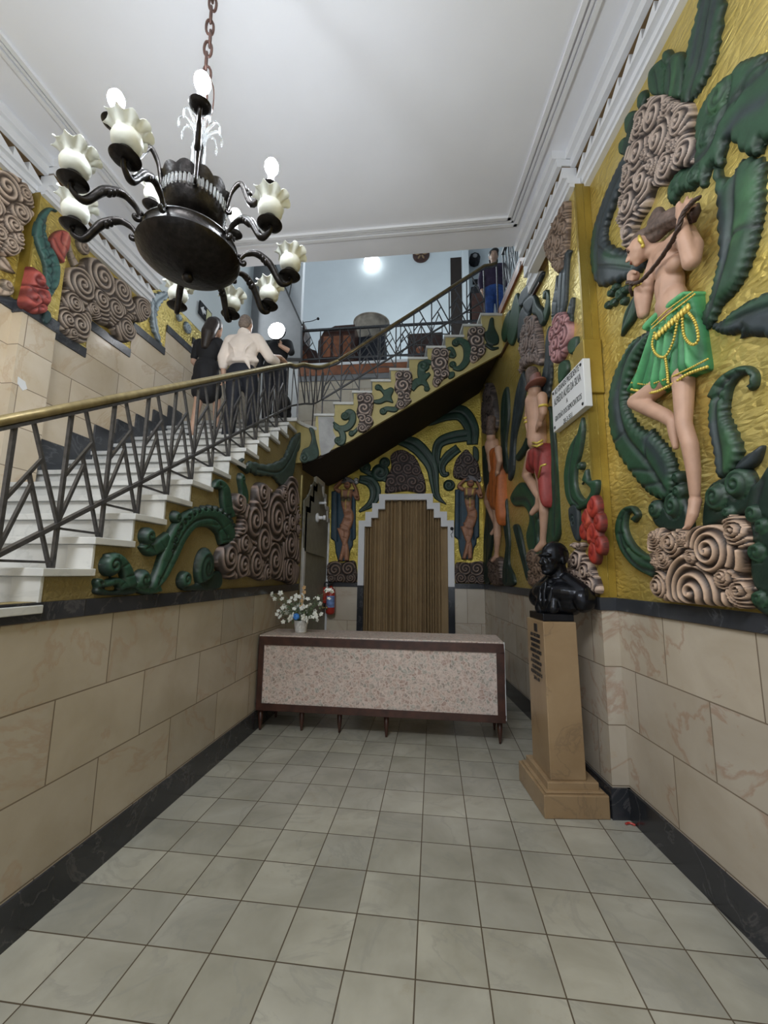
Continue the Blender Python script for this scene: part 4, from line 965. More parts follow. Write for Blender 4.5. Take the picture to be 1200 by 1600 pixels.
def tulip(mb, z0, s=1.0):
    prof = [(0.024, 0), (0.037, 0.006), (0.047, 0.022), (0.050, 0.040), (0.046, 0.056), (0.042, 0.064), (0.046, 0.074), (0.058, 0.088), (0.071, 0.096), (0.069, 0.099), (0.055, 0.093), (0.042, 0.078), (0.037, 0.064), (0.040, 0.055), (0.044, 0.040), (0.036, 0.018), (0.024, 0.008)]
    w = [0, 0, 0, 0, 0, 0, .12, .6, 1, 1, .6, .15, 0, 0, 0, 0, 0]
    def rf(i, t): return (s*w[i]*0.009*math.sin(9*t), s*w[i]*0.012*math.cos(9*t+0.5)+s*w[i]*0.004*math.sin(3*t))
    mb.lathe([(r*s, z0+z*s) for r, z in prof], 64, ruffle=rf)
def saucer(mb, z0, s=1.0):
    mb.lathe([(0.001, z0-0.004), (0.03*s, z0-0.006), (0.050*s, z0+0.002), (0.054*s, z0+0.007), (0.050*s, z0+0.011), (0.034*s, z0+0.013), (0.031*s, z0+0.02), (0.034*s, z0+0.027), (0.029*s, z0+0.034), (0.026*s, z0+0.045), (0.001, z0+0.046)], 36)
def arm_mb(r0, z0, r1, z1, up, dip, th):
    """S-shaped arm in the x-z plane from the bowl out to below its saucer"""
    mb = MB(); dr = r1-r0
    pts = crs([(r0+0.005, 0, z0+0.004), (r0+0.13*dr, 0, z0+up*0.7), (r0+0.33*dr, 0, z0+up), (r0+0.58*dr, 0, z0+up*0.30), (r0+0.82*dr, 0, z1-dip), (r0+0.99*dr, 0, z1-dip*0.80), (r1+0.006, 0, z1-dip*0.25), (r1, 0, z1-0.002)], 6)
    n = len(pts); rs = [th*(0.62+0.55*math.sin(math.pi*min(1, (i/n)*1.25))**2*(1+0.10*math.sin(i*1.1))) for i in range(n)]
    mb.tube(pts, rs, 10)
    sp = [(r0+0.022+0.019*(1-k/14)*math.cos(2.6+k*0.36), 0, z0-0.012+0.019*(1-k/14)*math.sin(2.6+k*0.36)) for k in range(13)]
    mb.tube(sp, [th*0.62]*10+[th*0.66, th*0.7, th*0.62], 8)
    mb.ball(sp[-1], th*0.72, 8, 6); mb.ball((r0+0.002, 0, z0+0.018), th*0.7, 8, 6)
    for k in range(3): mb.ball((r0+0.40*dr+0.012*k*1.2, 0, z0+up*0.86-0.014*k), (th*0.95, th*1.25, th*1.1), 10, 6)
    return mb
low_ang = [-153.6, -120.7, -85.9, -16.0, 24.0, 61.3, 93.8, 129.7]
RL, ZL = 0.470, 0.058
pa = None
for i, a in enumerate(low_ang):
    if pa is None:
        pa = cput(arm_mb(0.222, 0.095, RL, ZL, 0.052, 0.042, 0.0155), 'arm', M_BRONZE, M=MR(math.radians(a)))
        m2 = MB(); saucer(m2, 0); ps = cput(m2, 'saucer', M_BRONZE, parent=pa, M=Matrix.Translation((RL, 0, ZL)))
        m3 = MB(); tulip(m3, 0, 1.08); pt_ = cput(m3, 'glass_shade', M_MILK, parent=pa, M=Matrix.Translation((RL, 0, ZL+0.036)))
    else:
        c1 = pa.copy(); COL.objects.link(c1); c1.parent = ch; c1.matrix_local = MR(math.radians(a))
        for q_ in (ps, pt_):
            c2 = q_.copy(); COL.objects.link(c2); c2.parent = c1; c2.matrix_basis = q_.matrix_basis.copy() @ MR(i*0.7)
RU, ZU = 0.355, 0.485
for i, a in enumerate((-57, 15, 87, 159, -129)):
    pa2 = cput(arm_mb(0.146, 0.335, RU, ZU, 0.15, 0.045, 0.013), 'arm', M_BRONZE, M=MR(math.radians(a)))
    m2 = MB(); saucer(m2, 0, 0.86); cput(m2, 'saucer', M_BRONZE, parent=pa2, M=Matrix.Translation((RU, 0, ZU)))
    m2 = MB(); m2.lathe([(0.001, 0.044), (0.017, 0.046), (0.017, 0.075), (0.001, 0.076)], 14); cput(m2, 'socket', M_WHITE, parent=pa2, M=Matrix.Translation((RU, 0, ZU)))
    if i != 3:
        m2 = MB(); m2.lathe([(0.012, 0.074), (0.017, 0.082), (0.030, 0.105), (0.034, 0.122), (0.032, 0.14), (0.022, 0.158), (0.001, 0.166)], 20); cput(m2, 'bulb', M_BULB, parent=pa2, M=Matrix.Translation((RU, 0, ZU)))
    else:
        m2 = MB(); tulip(m2, 0.036, 0.9); cput(m2, 'glass_shade', M_MILK, parent=pa2, M=Matrix.Translation((RU, 0, ZU)))
# ================================================================== PEOPLE
M_SKN = simple('person_skin', (0.50, 0.31, 0.22), 0.5, noise=0.06)
M_HAIRG = simple('grey_hair', (0.22, 0.17, 0.14), 0.7, noise=0.3, scale=60)
M_HAIRD = simple('dark_hair', (0.022, 0.015, 0.013), 0.45, noise=0.4, scale=60)
M_SHIRT = simple('pale_pink_shirt', (0.84, 0.735, 0.66), 0.85, noise=0.06, scale=7, bmp=0.35)
M_NAVY = simple('dark_navy_cloth', (0.013, 0.015, 0.024), 0.8, noise=0.25)
M_BLK = simple('black_cloth', (0.010, 0.010, 0.013), 0.8, noise=0.25)
M_PURP = simple('dark_purple_cloth', (0.030, 0.016, 0.045), 0.8, noise=0.25)
M_JEAN = simple('blue_denim', (0.020, 0.060, 0.22), 0.8, noise=0.25, scale=20)
def hand(prims, w, d, side, r=0.008):
    """w wrist, d direction of the hand, palm plus five curled fingers"""
    w = Vector(w); d = Vector(d).normalized(); s = d.cross(Vector((0, 0, 1))); s = s.normalized() if s.length > .1 else Vector((0, 1, 0)); dn = d.cross(s).normalized()
    if dn.z > 0: dn = -dn
    pc = w+d*0.05
    prims += [('c', w, w+d*0.03, 0.024, 0.026), ('e', pc, (0.036, 0.036, 0.02)), ('c', pc-s*0.022+d*0.02, pc+s*0.022+d*0.02, 0.014, 0.014)]
    for k, l in enumerate((0.058, 0.068, 0.064, 0.05)):
        b = pc+d*0.03+s*(0.028-0.0185*k); k1 = b+d*l*0.5+dn*0.010; k2 = k1+d*l*0.22+dn*l*0.38
        prims += [('p', [b, k1, k2], [r*1.15, r*1.05, r*0.9])]
    t0 = w+d*0.025+s*side*0.024; prims += [('p', [t0, t0+d*0.025+s*side*0.022+dn*0.006, t0+d*0.055+s*side*0.024+dn*0.018], [0.012, 0.010, 0.008])]
def face(c, f=1):
    """nose, brow, lips, chin, ears on a head whose centre is c and which looks along f*y"""
    c = Vector(c)
    def v(x, y, z): return c+Vector((x, y*f, z))
    return [('e', c, (0.074, 0.094, 0.112)), ('e', v(0, 0.035, -0.06), (0.055, 0.055, 0.055)), ('c', v(0, 0.088, 0.0), v(0, 0.108, -0.03), 0.008, 0.013), ('e', v(0, 0.082, 0.022), (0.05, 0.014, 0.010)),
            ('c', v(-0.02, 0.086, -0.056), v(0.02, 0.086, -0.056), 0.008, 0.008), ('e', v(0, 0.075, -0.086), (0.022, 0.02, 0.016)), ('e', v(-0.074, 0, -0.01), (0.01, 0.02, 0.032)), ('e', v(0.074, 0, -0.01), (0.01, 0.02, 0.032))]
def person(name, M, label, parts):
    r = empty(name, label=label, cat='person', M=M); bpy.context.view_layer.update()
    for nm, pr, vox, mat, sm in parts: blob(nm, pr, vox, mat, r, smooth=sm)
    return r
# the man in the pale shirt, climbing, right hand on the handrail
MX0, MY0, MZ0 = -2.375, 4.66, TR_Z0+TR_DZ*9
rail_hand = Vector((XR-MX0-0.005, 5.06-MY0, rz_t(5.06)+0.035-MZ0))
body = face((0, 0.03, 1.55)) + [('c', (0, 0, 1.36), (0, 0.02, 1.47), 0.056, 0.053), ('e', (0, 0, 1.2), (0.16, 0.10, 0.2)), ('e', (0, 0, 0.95), (0.14, 0.1, 0.15)),
    ('p', [(-0.19, 0, 1.32), (-0.245, -0.04, 1.07), (-0.245, 0.01, 0.85)], [0.05, 0.043, 0.028]),
    ('p', [(0.19, 0, 1.32), (0.315, 0.09, 1.12), tuple(rail_hand-Vector((0.03, 0.10, -0.015)))], [0.05, 0.043, 0.028]),
    ('p', [(-0.09, 0, 0.9), (-0.095, 0.0, 0.5), (-0.095, -0.05, 0.1)], [0.075, 0.052, 0.04]), ('p', [(0.09, 0, 0.9), (0.10, 0.14, 0.56), (0.10, 0.17, 0.27)], [0.075, 0.052, 0.04])]
hand(body, (-0.245, 0.01, 0.85), (0.02, 0.12, -1), 1); hand(body, rail_hand-Vector((0.03, 0.10, -0.015)), (0.22, 0.9, -0.1), -1)
shirt = [('e', (0, 0, 1.2), (0.195, 0.135, 0.19)), ('e', (0, 0.0, 1.04), (0.195, 0.140, 0.13)), ('c', (-0.17, 0, 1.33), (0.17, 0, 1.33), 0.068, 0.068), ('e', (0, -0.01, 1.35), (0.10, 0.075, 0.06)),
    ('p', [(-0.19, 0, 1.31), (-0.245, -0.04, 1.07), (-0.245, -0.015, 0.98)], [0.072, 0.066, 0.058]), ('p', [(0.19, 0, 1.31), (0.318, 0.09, 1.11), (0.355, 0.20, 1.12)], [0.072, 0.066, 0.055]),
    ('c', (-0.02, -0.01, 1.40), (0.02, -0.01, 1.40), 0.064, 0.064), ('p', [(-0.062, 0.02, 1.425), (-0.045, -0.05, 1.435), (0, -0.068, 1.44), (0.045, -0.05, 1.435), (0.062, 0.02, 1.425)], [0.016]*5), ('p', [(-0.195, -0.02, 1.02), (-0.05, -0.135, 0.985), (0.08, -0.135, 0.985), (0.195, -0.02, 1.02)], [0.03, 0.026, 0.026, 0.03]), ('p', [(-0.15, -0.09, 1.25), (-0.06, -0.14, 1.13), (-0.03, -0.14, 1.02)], [0.012, 0.012, 0.01]), ('p', [(0.16, -0.08, 1.24), (0.09, -0.135, 1.12), (0.07, -0.14, 1.02)], [0.012, 0.012, 0.01]), ('c', (0.10, -0.10, 1.0), (0.15, -0.10, 0.88), 0.04, 0.012)]
trous = [('e', (0, 0.0, 0.89), (0.178, 0.132, 0.13)), ('p', [(-0.09, 0, 0.86), (-0.10, 0.0, 0.48), (-0.10, -0.055, 0.05)], [0.108, 0.085, 0.075]), ('p', [(0.09, 0, 0.86), (0.105, 0.14, 0.56), (0.105, 0.165, 0.23)], [0.108, 0.09, 0.075])]
shoes = [('c', (-0.10, -0.09, 0.035), (-0.105, 0.07, 0.03), 0.042, 0.035), ('c', (0.10, 0.13, 0.035+TR_DZ), (0.105, 0.29, 0.03+TR_DZ), 0.042, 0.035)]
hairm = [('e', (0, 0.018, 1.575), (0.080, 0.092, 0.098)), ('e', (0, -0.03, 1.53), (0.074, 0.055, 0.07))]
person('person', Matrix.Translation((MX0, MY0, MZ0)), 'person in a pale shirt and dark trousers climbing with a hand on the rail',
    [('body', body, 0.009, M_SKN, 3), ('shirt', shirt, 0.012, M_SHIRT, 3), ('trousers', trous, 0.012, M_NAVY, 4), ('shoes', shoes, 0.01, M_BLK, 3), ('hair', hairm, 0.008, M_HAIRG, 3)])
# the woman beside him in a short black dress
wx, wy, wz = -2.84, 4.64, TR_Z0+TR_DZ*9
body = face((0.07, 0.03, 1.52)) + [('c', (0.03, 0, 1.34), (0.06, 0.02, 1.45), 0.045, 0.043), ('e', (0.01, 0, 1.2), (0.13, 0.09, 0.18)), ('e', (0, 0, 0.95), (0.13, 0.10, 0.14)),
    ('p', [(-0.15, 0, 1.3), (-0.20, 0.02, 1.06), (-0.14, 0.15, 0.98)], [0.038, 0.033, 0.024]), ('p', [(0.15, 0, 1.3), (0.15, 0.10, 1.07), (0.10, 0.24, 0.98)], [0.038, 0.033, 0.024]),
    ('p', [(-0.07, 0, 0.9), (-0.075, 0.0, 0.5), (-0.10, -0.05, 0.09)], [0.078, 0.052, 0.032]), ('p', [(0.07, 0, 0.9), (0.09, 0.14, 0.57), (0.09, 0.17, 0.26)], [0.078, 0.052, 0.032]), ('c', (-0.10, -0.06, 0.05), (-0.11, 0.06, 0.03), 0.03, 0.025), ('c', (0.09, 0.16, 0.05+TR_DZ), (0.10, 0.28, 0.03+TR_DZ), 0.03, 0.025)]
hand(body, (-0.14, 0.15, 0.98), (0.6, 0.8, -0.1), 1); hand(body, (0.10, 0.24, 0.98), (-0.3, 0.9, -0.1), -1)
dress = [('e', (0.01, 0, 1.2), (0.15, 0.112, 0.19)), ('e', (0, 0, 0.95), (0.158, 0.122, 0.16)), ('p', [(0, 0, 0.9), (0, 0.03, 0.66)], [0.155, 0.158]), ('c', (-0.12, 0, 1.31), (0.13, 0, 1.31), 0.05, 0.05), ('c', (-0.09, 0, 0.8), (-0.08, 0.0, 0.63), 0.09, 0.088), ('c', (0.09, 0.02, 0.8), (0.09, 0.08, 0.65), 0.09, 0.088), ('c', (0.15, 0, 1.3), (0.15, 0.08, 1.12), 0.048, 0.045), ('c', (-0.15, 0, 1.3), (-0.19, 0.015, 1.12), 0.048, 0.045)]
shoes = [('c', (-0.10, -0.09, 0.03), (-0.11, 0.08, 0.022), 0.034, 0.028), ('c', (0.09, 0.12, 0.03+TR_DZ), (0.10, 0.29, 0.022+TR_DZ), 0.034, 0.028)]
hair = [('e', (0.07, 0.01, 1.545), (0.088, 0.10, 0.105)), ('p', [(0.065, -0.045, 1.53), (0.04, -0.085, 1.38), (0.02, -0.10, 1.2)], [0.085, 0.088, 0.05])]
person('person', Matrix.Translation((wx, wy, wz)), 'person with long dark hair in a short black dress climbing by the wall',
    [('body', body, 0.009, M_SKN, 3), ('dress', dress, 0.011, M_BLK, 4), ('shoes', shoes, 0.009, M_BLK, 2), ('hair', hair, 0.009, M_HAIRD, 3)])
# person in dark clothes on the landing, raising a bright lamp towards the hall
LP = at(432, 517, 1, 5.38)
px_, py_, pz_ = float(at(433, 508, 1, 5.64)[0]), 5.66, LAND_Z
lh = Vector((LP[0]-px_+0.02, 5.47-py_, LP[2]-pz_-0.10))
body = face((0, -0.03, 1.53), -1) + [('c', (0, 0, 1.36), (0, -0.02, 1.46), 0.055, 0.052), ('e', (0, 0, 1.18), (0.16, 0.1, 0.2)), ('e', (0, 0, 0.95), (0.14, 0.1, 0.15)),
    ('p', [(-0.19, 0, 1.31), (-0.25, 0.0, 1.07), (-0.23, -0.06, 0.86)], [0.05, 0.042, 0.028]), ('p', [(0.19, 0, 1.31), (0.27, -0.10, 1.12), tuple(lh-Vector((-0.01, 0.0, 0.08)))], [0.05, 0.043, 0.03]),
    ('p', [(-0.09, 0, 0.9), (-0.1, 0.0, 0.5), (-0.1, 0.02, 0.07)], [0.075, 0.052, 0.04]), ('p', [(0.09, 0, 0.9), (0.10, 0, 0.5), (0.10, 0.02, 0.07)], [0.075, 0.052, 0.04])]
hand(body, (-0.23, -0.06, 0.86), (0.0, -0.1, -1), -1); hand(body, lh-Vector((-0.01, 0.0, 0.08)), (-0.1, -0.05, 1), 1)
coat = [('e', (0, 0, 1.18), (0.19, 0.13, 0.2)), ('e', (0, 0, 0.95), (0.18, 0.13, 0.2)), ('c', (-0.17, 0, 1.32), (0.17, 0, 1.32), 0.066, 0.066), ('p', [(-0.19, 0, 1.31), (-0.253, 0, 1.07), (-0.235, -0.05, 0.9)], [0.066, 0.058, 0.046]), ('p', [(0.19, 0, 1.31), (0.268, -0.095, 1.125)], [0.066, 0.058])]
trous = [('e', (0, 0, 0.88), (0.17, 0.125, 0.12)), ('p', [(-0.09, 0, 0.86), (-0.10, 0.0, 0.48), (-0.10, 0.02, 0.06)], [0.10, 0.08, 0.07]), ('p', [(0.09, 0, 0.86), (0.10, 0.0, 0.48), (0.10, 0.02, 0.06)], [0.10, 0.08, 0.07])]
shoes = [('c', (-0.10, 0.05, 0.035), (-0.105, -0.12, 0.03), 0.042, 0.035), ('c', (0.10, 0.05, 0.035), (0.105, -0.12, 0.03), 0.042, 0.035)]
hair = [('e', (0, 0.0, 1.575), (0.08, 0.092, 0.085)), ('e', (0, 0.035, 1.54), (0.074, 0.06, 0.07))]
person('person', Matrix.Translation((px_, py_, pz_)), 'person in dark clothes on the landing holding up a glaring lamp',
    [('body', body, 0.009, M_SKN, 3), ('coat', coat, 0.012, M_BLK, 4), ('trousers', trous, 0.012, M_NAVY, 4), ('shoes', shoes, 0.01, M_BLK, 2), ('hair', hair, 0.009, M_HAIRD, 3)])
M_LAMP = glow('lamp_glare', (0.96, 0.97, 1.0), 55.0)
hl = empty('hand_lamp', tuple(LP), 'glaring round hand lamp held up on the stair landing', 'lamp')
RX = Matrix.Rotation(math.pi/2, 3, 'X')
mb = MB(); mb.lathe([(0.001, 0.0), (0.128, 0.0), (0.138, -0.02), (0.09, -0.07), (0.001, -0.075)], 28, M=RX); o = mb.build('housing', M_RUB, smooth=True); o.parent = hl
mb = MB(); mb.lathe([(0.001, 0.06), (0.065, 0.05), (0.11, 0.026), (0.127, 0.003), (0.001, 0.002)], 28, M=RX); o = mb.build('lens', M_LAMP, smooth=True); o.parent = hl
mb = MB(); mb.tube([(0.02, 0.03, -0.06), (0.02, 0.05, -0.16)], 0.016, 10); o = mb.build('handle', M_RUB, smooth=True); o.parent = hl
bag = empty('bag', (-2.13, 5.43, LAND_Z), 'dark rounded bag standing on the landing behind the railing', 'bag')
me = blob_mesh([('e', (0, 0, 0.2), (0.135, 0.10, 0.21)), ('e', (0.0, 0, 0.1), (0.14, 0.11, 0.1))], 0.012, 4); me.materials.append(M_BLK); o = bpy.data.objects.new('shell', me); COL.objects.link(o); o.parent = bag
mb = MB(); mb.tube(crs([(-0.07, 0, 0.39), (-0.05, 0, 0.46), (0.05, 0, 0.46), (0.07, 0, 0.39)], 5), 0.009, 8); o = mb.build('handle', M_BLK, smooth=True); o.parent = bag
# person on the gallery at the head of the stairs
gx, gy = float(at(771, 397, 1, 6.75)[0]), 6.75
body = face((0, 0.0, 1.54), -1) + [('c', (0, 0, 1.36), (0, 0, 1.46), 0.053, 0.05), ('e', (0, 0, 1.18), (0.15, 0.1, 0.2)), ('e', (0, 0, 0.95), (0.14, 0.1, 0.15)),
    ('p', [(-0.18, 0, 1.31), (-0.23, 0.0, 1.06), (-0.22, -0.05, 0.85)], [0.045, 0.04, 0.027]), ('p', [(0.18, 0, 1.31), (0.23, 0.0, 1.06), (0.22, -0.05, 0.85)], [0.045, 0.04, 0.027]), ('p', [(-0.09, 0, 0.9), (-0.1, 0, 0.5), (-0.1, 0.02, 0.07)], [0.075, 0.052, 0.04]), ('p', [(0.09, 0, 0.9), (0.1, 0, 0.5), (0.1, 0.02, 0.07)], [0.075, 0.052, 0.04])]
hand(body, (-0.22, -0.05, 0.85), (0, -0.1, -1), -1); hand(body, (0.22, -0.05, 0.85), (0, -0.1, -1), 1)
top = [('e', (0, 0, 1.18), (0.185, 0.13, 0.2)), ('e', (0, 0, 0.98), (0.18, 0.13, 0.17)), ('c', (-0.16, 0, 1.32), (0.16, 0, 1.32), 0.064, 0.064), ('p', [(-0.18, 0, 1.31), (-0.233, 0, 1.06), (-0.225, -0.04, 0.9)], [0.06, 0.053, 0.042]), ('p', [(0.18, 0, 1.31), (0.233, 0, 1.06), (0.225, -0.04, 0.9)], [0.06, 0.053, 0.042])]
hair = [('e', (0, 0.01, 1.565), (0.09, 0.10, 0.10)), ('e', (0, 0.05, 1.48), (0.085, 0.05, 0.1)), ('e', (0.02, -0.045, 1.6), (0.07, 0.05, 0.05))]
person('person', Matrix.Translation((gx, gy, 5.66)), 'person in a dark purple top and jeans at the head of the stairs',
    [('body', body, 0.01, M_SKN, 3), ('top', top, 0.012, M_PURP, 4), ('jeans', trous, 0.012, M_JEAN, 4), ('shoes', shoes, 0.01, M_BLK, 2), ('hair', hair, 0.009, M_HAIRD, 3)])
# ================================================================== GALLERY: wall things and old furniture behind the railing
GY = 7.95
def gat(x, y, Y=GY): return at(x, y, 1, Y)
GZ = 5.70
# lidded urn
c_ = gat(580, 530); ur = empty('urn', (c_[0]*(8.2/GY), 8.2, GZ), 'large pale lidded urn on a dark stand behind the gallery railing', 'urn')
k_ = 61/650*GY/2  # half width of its rim
zt_ = gat(580, 505, 8.2)[2]-GZ; zm_ = gat(580, 536, 8.2)[2]-GZ
mb = MB(); mb.lathe([(k_*0.78, zm_), (k_*0.86, zm_+0.1), (k_*0.98, zt_-0.03), (k_*1.05, zt_-0.015), (k_*1.05, zt_), (k_*0.9, zt_+0.01), (k_*0.5, zt_+0.05), (0.06, zt_+0.07), (0.001, zt_+0.07)], 40); o = mb.build('body', simple('aged_pale_clay', (0.33, 0.29, 0.24), 0.7, noise=0.3, scale=8), smooth=True); smooth_by_angle(o, 40); o.parent = ur
mb = MB(); mb.ball((0, 0, zt_+0.085), (0.07, 0.05, 0.03), 12, 8); mb.ball((0.05, 0, zt_+0.075), (0.05, 0.03, 0.02), 10, 6); o = mb.build('lid_knob', M_BLK, smooth=True); o.parent = ur
mb = MB(); mb.box(-k_*0.95, k_*0.85, -0.25, 0.25, 0, zm_+0.005); o = mb.build('stand', M_NAVY, bevel=0.01); o.parent = ur
# red-brown chest with a sloping roof-like top
a0, a1 = gat(502, 572)[0], gat(556, 572)[0]; zh = gat(530, 518, 7.72)[2]-GZ
cb_ = empty('wooden_chest', ((a0+a1)/2*(7.75/GY), 7.72, GZ), 'red-brown wooden chest with sloped shoulders left of the urn', 'chest'); w_ = (a1-a0)/2
mb = MB(); mb.prism([(-w_, 0), (w_, 0), (w_, zh), (-w_*0.1, zh*0.99), (-w_*0.72, zh*0.86), (-w_, zh*0.62)], -0.22, 0.22, axis=1); o = mb.build('case', M_WOOD, bevel=0.008); o.parent = cb_
for i in range(3):
    mb = MB(); mb.box(-w_*0.7+i*w_*0.55, -w_*0.7+i*w_*0.55+w_*0.42, -0.235, -0.22, zh*0.2, zh*0.72); o = mb.build('panel', M_WOOD2, bevel=0.006); o.parent = cb_
# dark curved piece at the left end
x0, x1 = gat(452, 560)[0], gat(500, 560)[0]; zh = gat(470, 500)[2]-GZ
hp_ = empty('carved_furniture', ((x0+x1)/2, GY, GZ), 'dark curved piece of furniture left of the sloped chest', 'furniture'); w_ = (x1-x0)/2
mb = MB(); mb.prism(crs([(-w_, 0.0), (-w_, zh*0.9), (-w_*0.3, zh), (0.05, zh*0.75), (w_*0.1, zh*0.55), (w_*0.55, zh*0.40), (w_, zh*0.32), (w_, 0.0)], 4), -0.2, 0.2, axis=1); o = mb.build('case', M_WOOD, bevel=0.006); o.parent = hp_
mb = MB(); mb.prism([(-w_*0.6, 0.1), (w_*0.5, 0.1), (w_*0.3, zh*0.3), (-w_*0.6, zh*0.6)], -0.215, -0.2, axis=1); o = mb.build('panel', M_WOOD2, bevel=0.004); o.parent = hp_
# small box, blue panel
x0, x1 = gat(638, 570)[0], gat(692, 570)[0]; zh = gat(660, 529)[2]-GZ
sb = empty('wooden_box', ((x0+x1)/2, GY, GZ), 'small brown wooden cabinet right of the urn', 'cabinet'); w_ = (x1-x0)/2
mb = MB(); mb.box(-w_, w_, -0.2, 0.2, 0, zh); o = mb.build('case', M_WOOD, bevel=0.008); o.parent = sb
mb = MB(); mb.lathe([(0.001, -0.01), (0.07, -0.01), (0.08, 0.0), (0.07, 0.012), (0.001, 0.012)], 16, (-w_*0.3, -0.205, zh*0.5), M=Matrix.Rotation(math.pi/2, 3, 'X')); o = mb.build('knob', M_WOOD2, smooth=True); o.parent = sb
mb = MB(); mb.ball((-w_*0.4, 0, zh+0.03), 0.035, 10, 6); o = mb.build('ornament', M_BLK, smooth=True); o.parent = sb
q_ = gat(695, 540); mb = MB(); mb.prism([(-0.10, -0.14), (0.08, -0.14), (0.10, 0.16), (-0.05, 0.16)], -0.02, 0.02, axis=1); o = mb.build('leaning_panel', simple('teal_paint', (0.10, 0.20, 0.22), 0.5), M=Matrix.Translation((q_[0]+0.06, GY-0.25, GZ+0.141))); tag(o, 'small teal panel leaning beside the brown cabinet', 'panel')
# microphone arm on the railing
mp = [at(474, 512, 1, 7.43), at(475, 504, 1, 7.43), at(486, 502, 1, 7.43), at(497, 498, 1, 7.43)]
mr = empty('microphone', tuple(mp[0]), 'little black microphone on a bent wire above the gallery rail', 'microphone'); bpy.context.view_layer.update()
mb = MB(); mb.tube(crs([tuple(p) for p in mp], 5), 0.008, 8); child(mb, 'arm', M_IRON, mr, smooth=True)
mb = MB(); mb.ball(tuple(mp[-1]), 0.028, 12, 8); child(mb, 'head', M_BLK, mr, smooth=True)
# wall lamp, round grille, clock-like speaker, signs on the far wall
WY = 10.5
p_ = at(581, 410, 1, WY-0.12); M_GL2 = glow('upper_lamp_glass', (0.9, 0.97, 1.0), 4.0)
ul = empty('ceiling_lamp', (p_[0], WY-0.16, p_[2]), 'round lit glass lamp high on the pale gallery wall', 'lamp')
mb = MB(); mb.lathe([(0.001, 0.14), (0.10, 0.12), (0.19, 0.06), (0.22, 0.0), (0.21, -0.06), (0.001, -0.07)], 32, M=RX, ruffle=lambda i, t: (0.01*math.sin(10*t), 0)); o = mb.build('glass_bowl', M_GL2, smooth=True); o.parent = ul
mb = MB(); mb.lathe([(0.001, -0.065), (0.14, -0.065), (0.14, -0.155), (0.001, -0.158)], 28, M=RX); o = mb.build('mount', M_WHITE, smooth=True); o.parent = ul
p_ = at(658, 398, 1, WY-0.03); vg = empty('wall_ornament', (p_[0], WY-0.03, p_[2]), 'dark round ornament on the pale wall right of the lamp', 'ornament'); rr_ = 14.5/650*WY
mb = MB(); mb.lathe([(0.001, 0.02), (rr_*0.8, 0.03), (rr_, 0.015), (rr_, -0.028), (0.001, -0.029)], 36, M=RX); o = mb.build('disc', M_WOOD, smooth=True); smooth_by_angle(o, 40); o.parent = vg
for k in range(6):
    a = k*math.pi/3; mb = MB(); mb.ball((rr_*0.45*math.cos(a), -0.035, rr_*0.45*math.sin(a)), (rr_*0.3, 0.02, rr_*0.12), 10, 6, M=Matrix.Rotation(-a, 3, 'Y')); o = mb.build('petal', M_TAN, smooth=True); o.parent = vg
p_ = at(742, 402, 1, WY-0.2); sp_ = empty('wall_lantern', (p_[0], WY-0.16, p_[2]), 'dark octagonal lantern above the exit sign', 'lantern'); rr_ = 9/650*WY
mb = MB(); mb.lathe([(0.001, 0.10), (rr_*0.7, 0.09), (rr_, 0.05), (rr_, -0.15), (0.001, -0.155)], 8, M=RX); o = mb.build('shell', M_BLK); o.parent = sp_
mb = MB(); mb.lathe([(0.001, 0.115), (rr_*0.4, 0.11), (rr_*0.4, 0.09), (0.001, 0.088)], 20, M=RX); o = mb.build('lens', M_CONC, smooth=True); o.parent = sp_
x0, z0, x1, z1 = at(705, 522, 1, WY)[0], 5.7, at(724, 405, 1, WY)[0], at(714, 403, 1, WY)[2]
mb = MB(); mb.box(x0, x1, WY-0.02, WY+0.02, z0, z1); struct('door_2', mb, M_DARKIN, 'dark doorway at the back of the gallery')
mb = MB(); mb.lathe([(0.12, 0), (0.14, 0.3), (0.13, 1.0), (0.1, 1.02), (0.001, 1.03)], 16, (x1-0.13, WY-0.16, at(718, 470, 1, WY)[2])); 
xw0, xw1 = at(724.5, 450, 1, WY-0.6)[0], at(733, 450, 1, WY-0.6)[0]
mb = MB(); mb.box(xw0, xw1, WY-0.6, WY, 5.7, 11.8); struct('wall_gallery_pier', mb, M_UPPER, 'pale pier beside the dark gallery doorway')
M_DARKW = simple('shadowy_grey_wall_paint', (0.16, 0.17, 0.19), 0.7)
q0 = at(735, 470, 1, WY-0.3); q1 = at(764, 510, 1, WY-0.3)
dk = empty('wooden_cabinet', ((q0[0]+q1[0])/2, WY-0.35, 5.7), 'brown cabinet with a dark top at the end of the gallery', 'cabinet'); w_ = (q1[0]-q0[0])/2
zc = q0[2]-5.7; zc2 = at(750, 457, 1, WY-0.3)[2]-5.7
mb = MB(); mb.box(-w_, w_, -0.25, 0.2, 0, zc); o = mb.build('case', M_WOOD, bevel=0.01); o.parent = dk
mb = MB(); mb.box(-w_, w_, -0.2, 0.2, zc, zc2); o = mb.build('top', M_BLK, bevel=0.01); o.parent = dk
s0, s1 = at(738.5, 437, 1, WY-0.02), at(755, 443, 1, WY-0.02)
es = empty('exit_sign', ((s0[0]+s1[0])/2, WY-0.02, (s0[2]+s1[2])/2), 'small dark sign with a pale pictogram on the far gallery wall', 'sign'); w_, h_ = abs(s1[0]-s0[0])/2, abs(s1[2]-s0[2])/2
mb = MB(); mb.box(-w_, w_, -0.012, 0.018, -h_, h_); o = mb.build('panel', M_BLK); o.parent = es
M_SIGN = simple('pale_yellow_sign_paint', (0.60, 0.58, 0.30), 0.5)
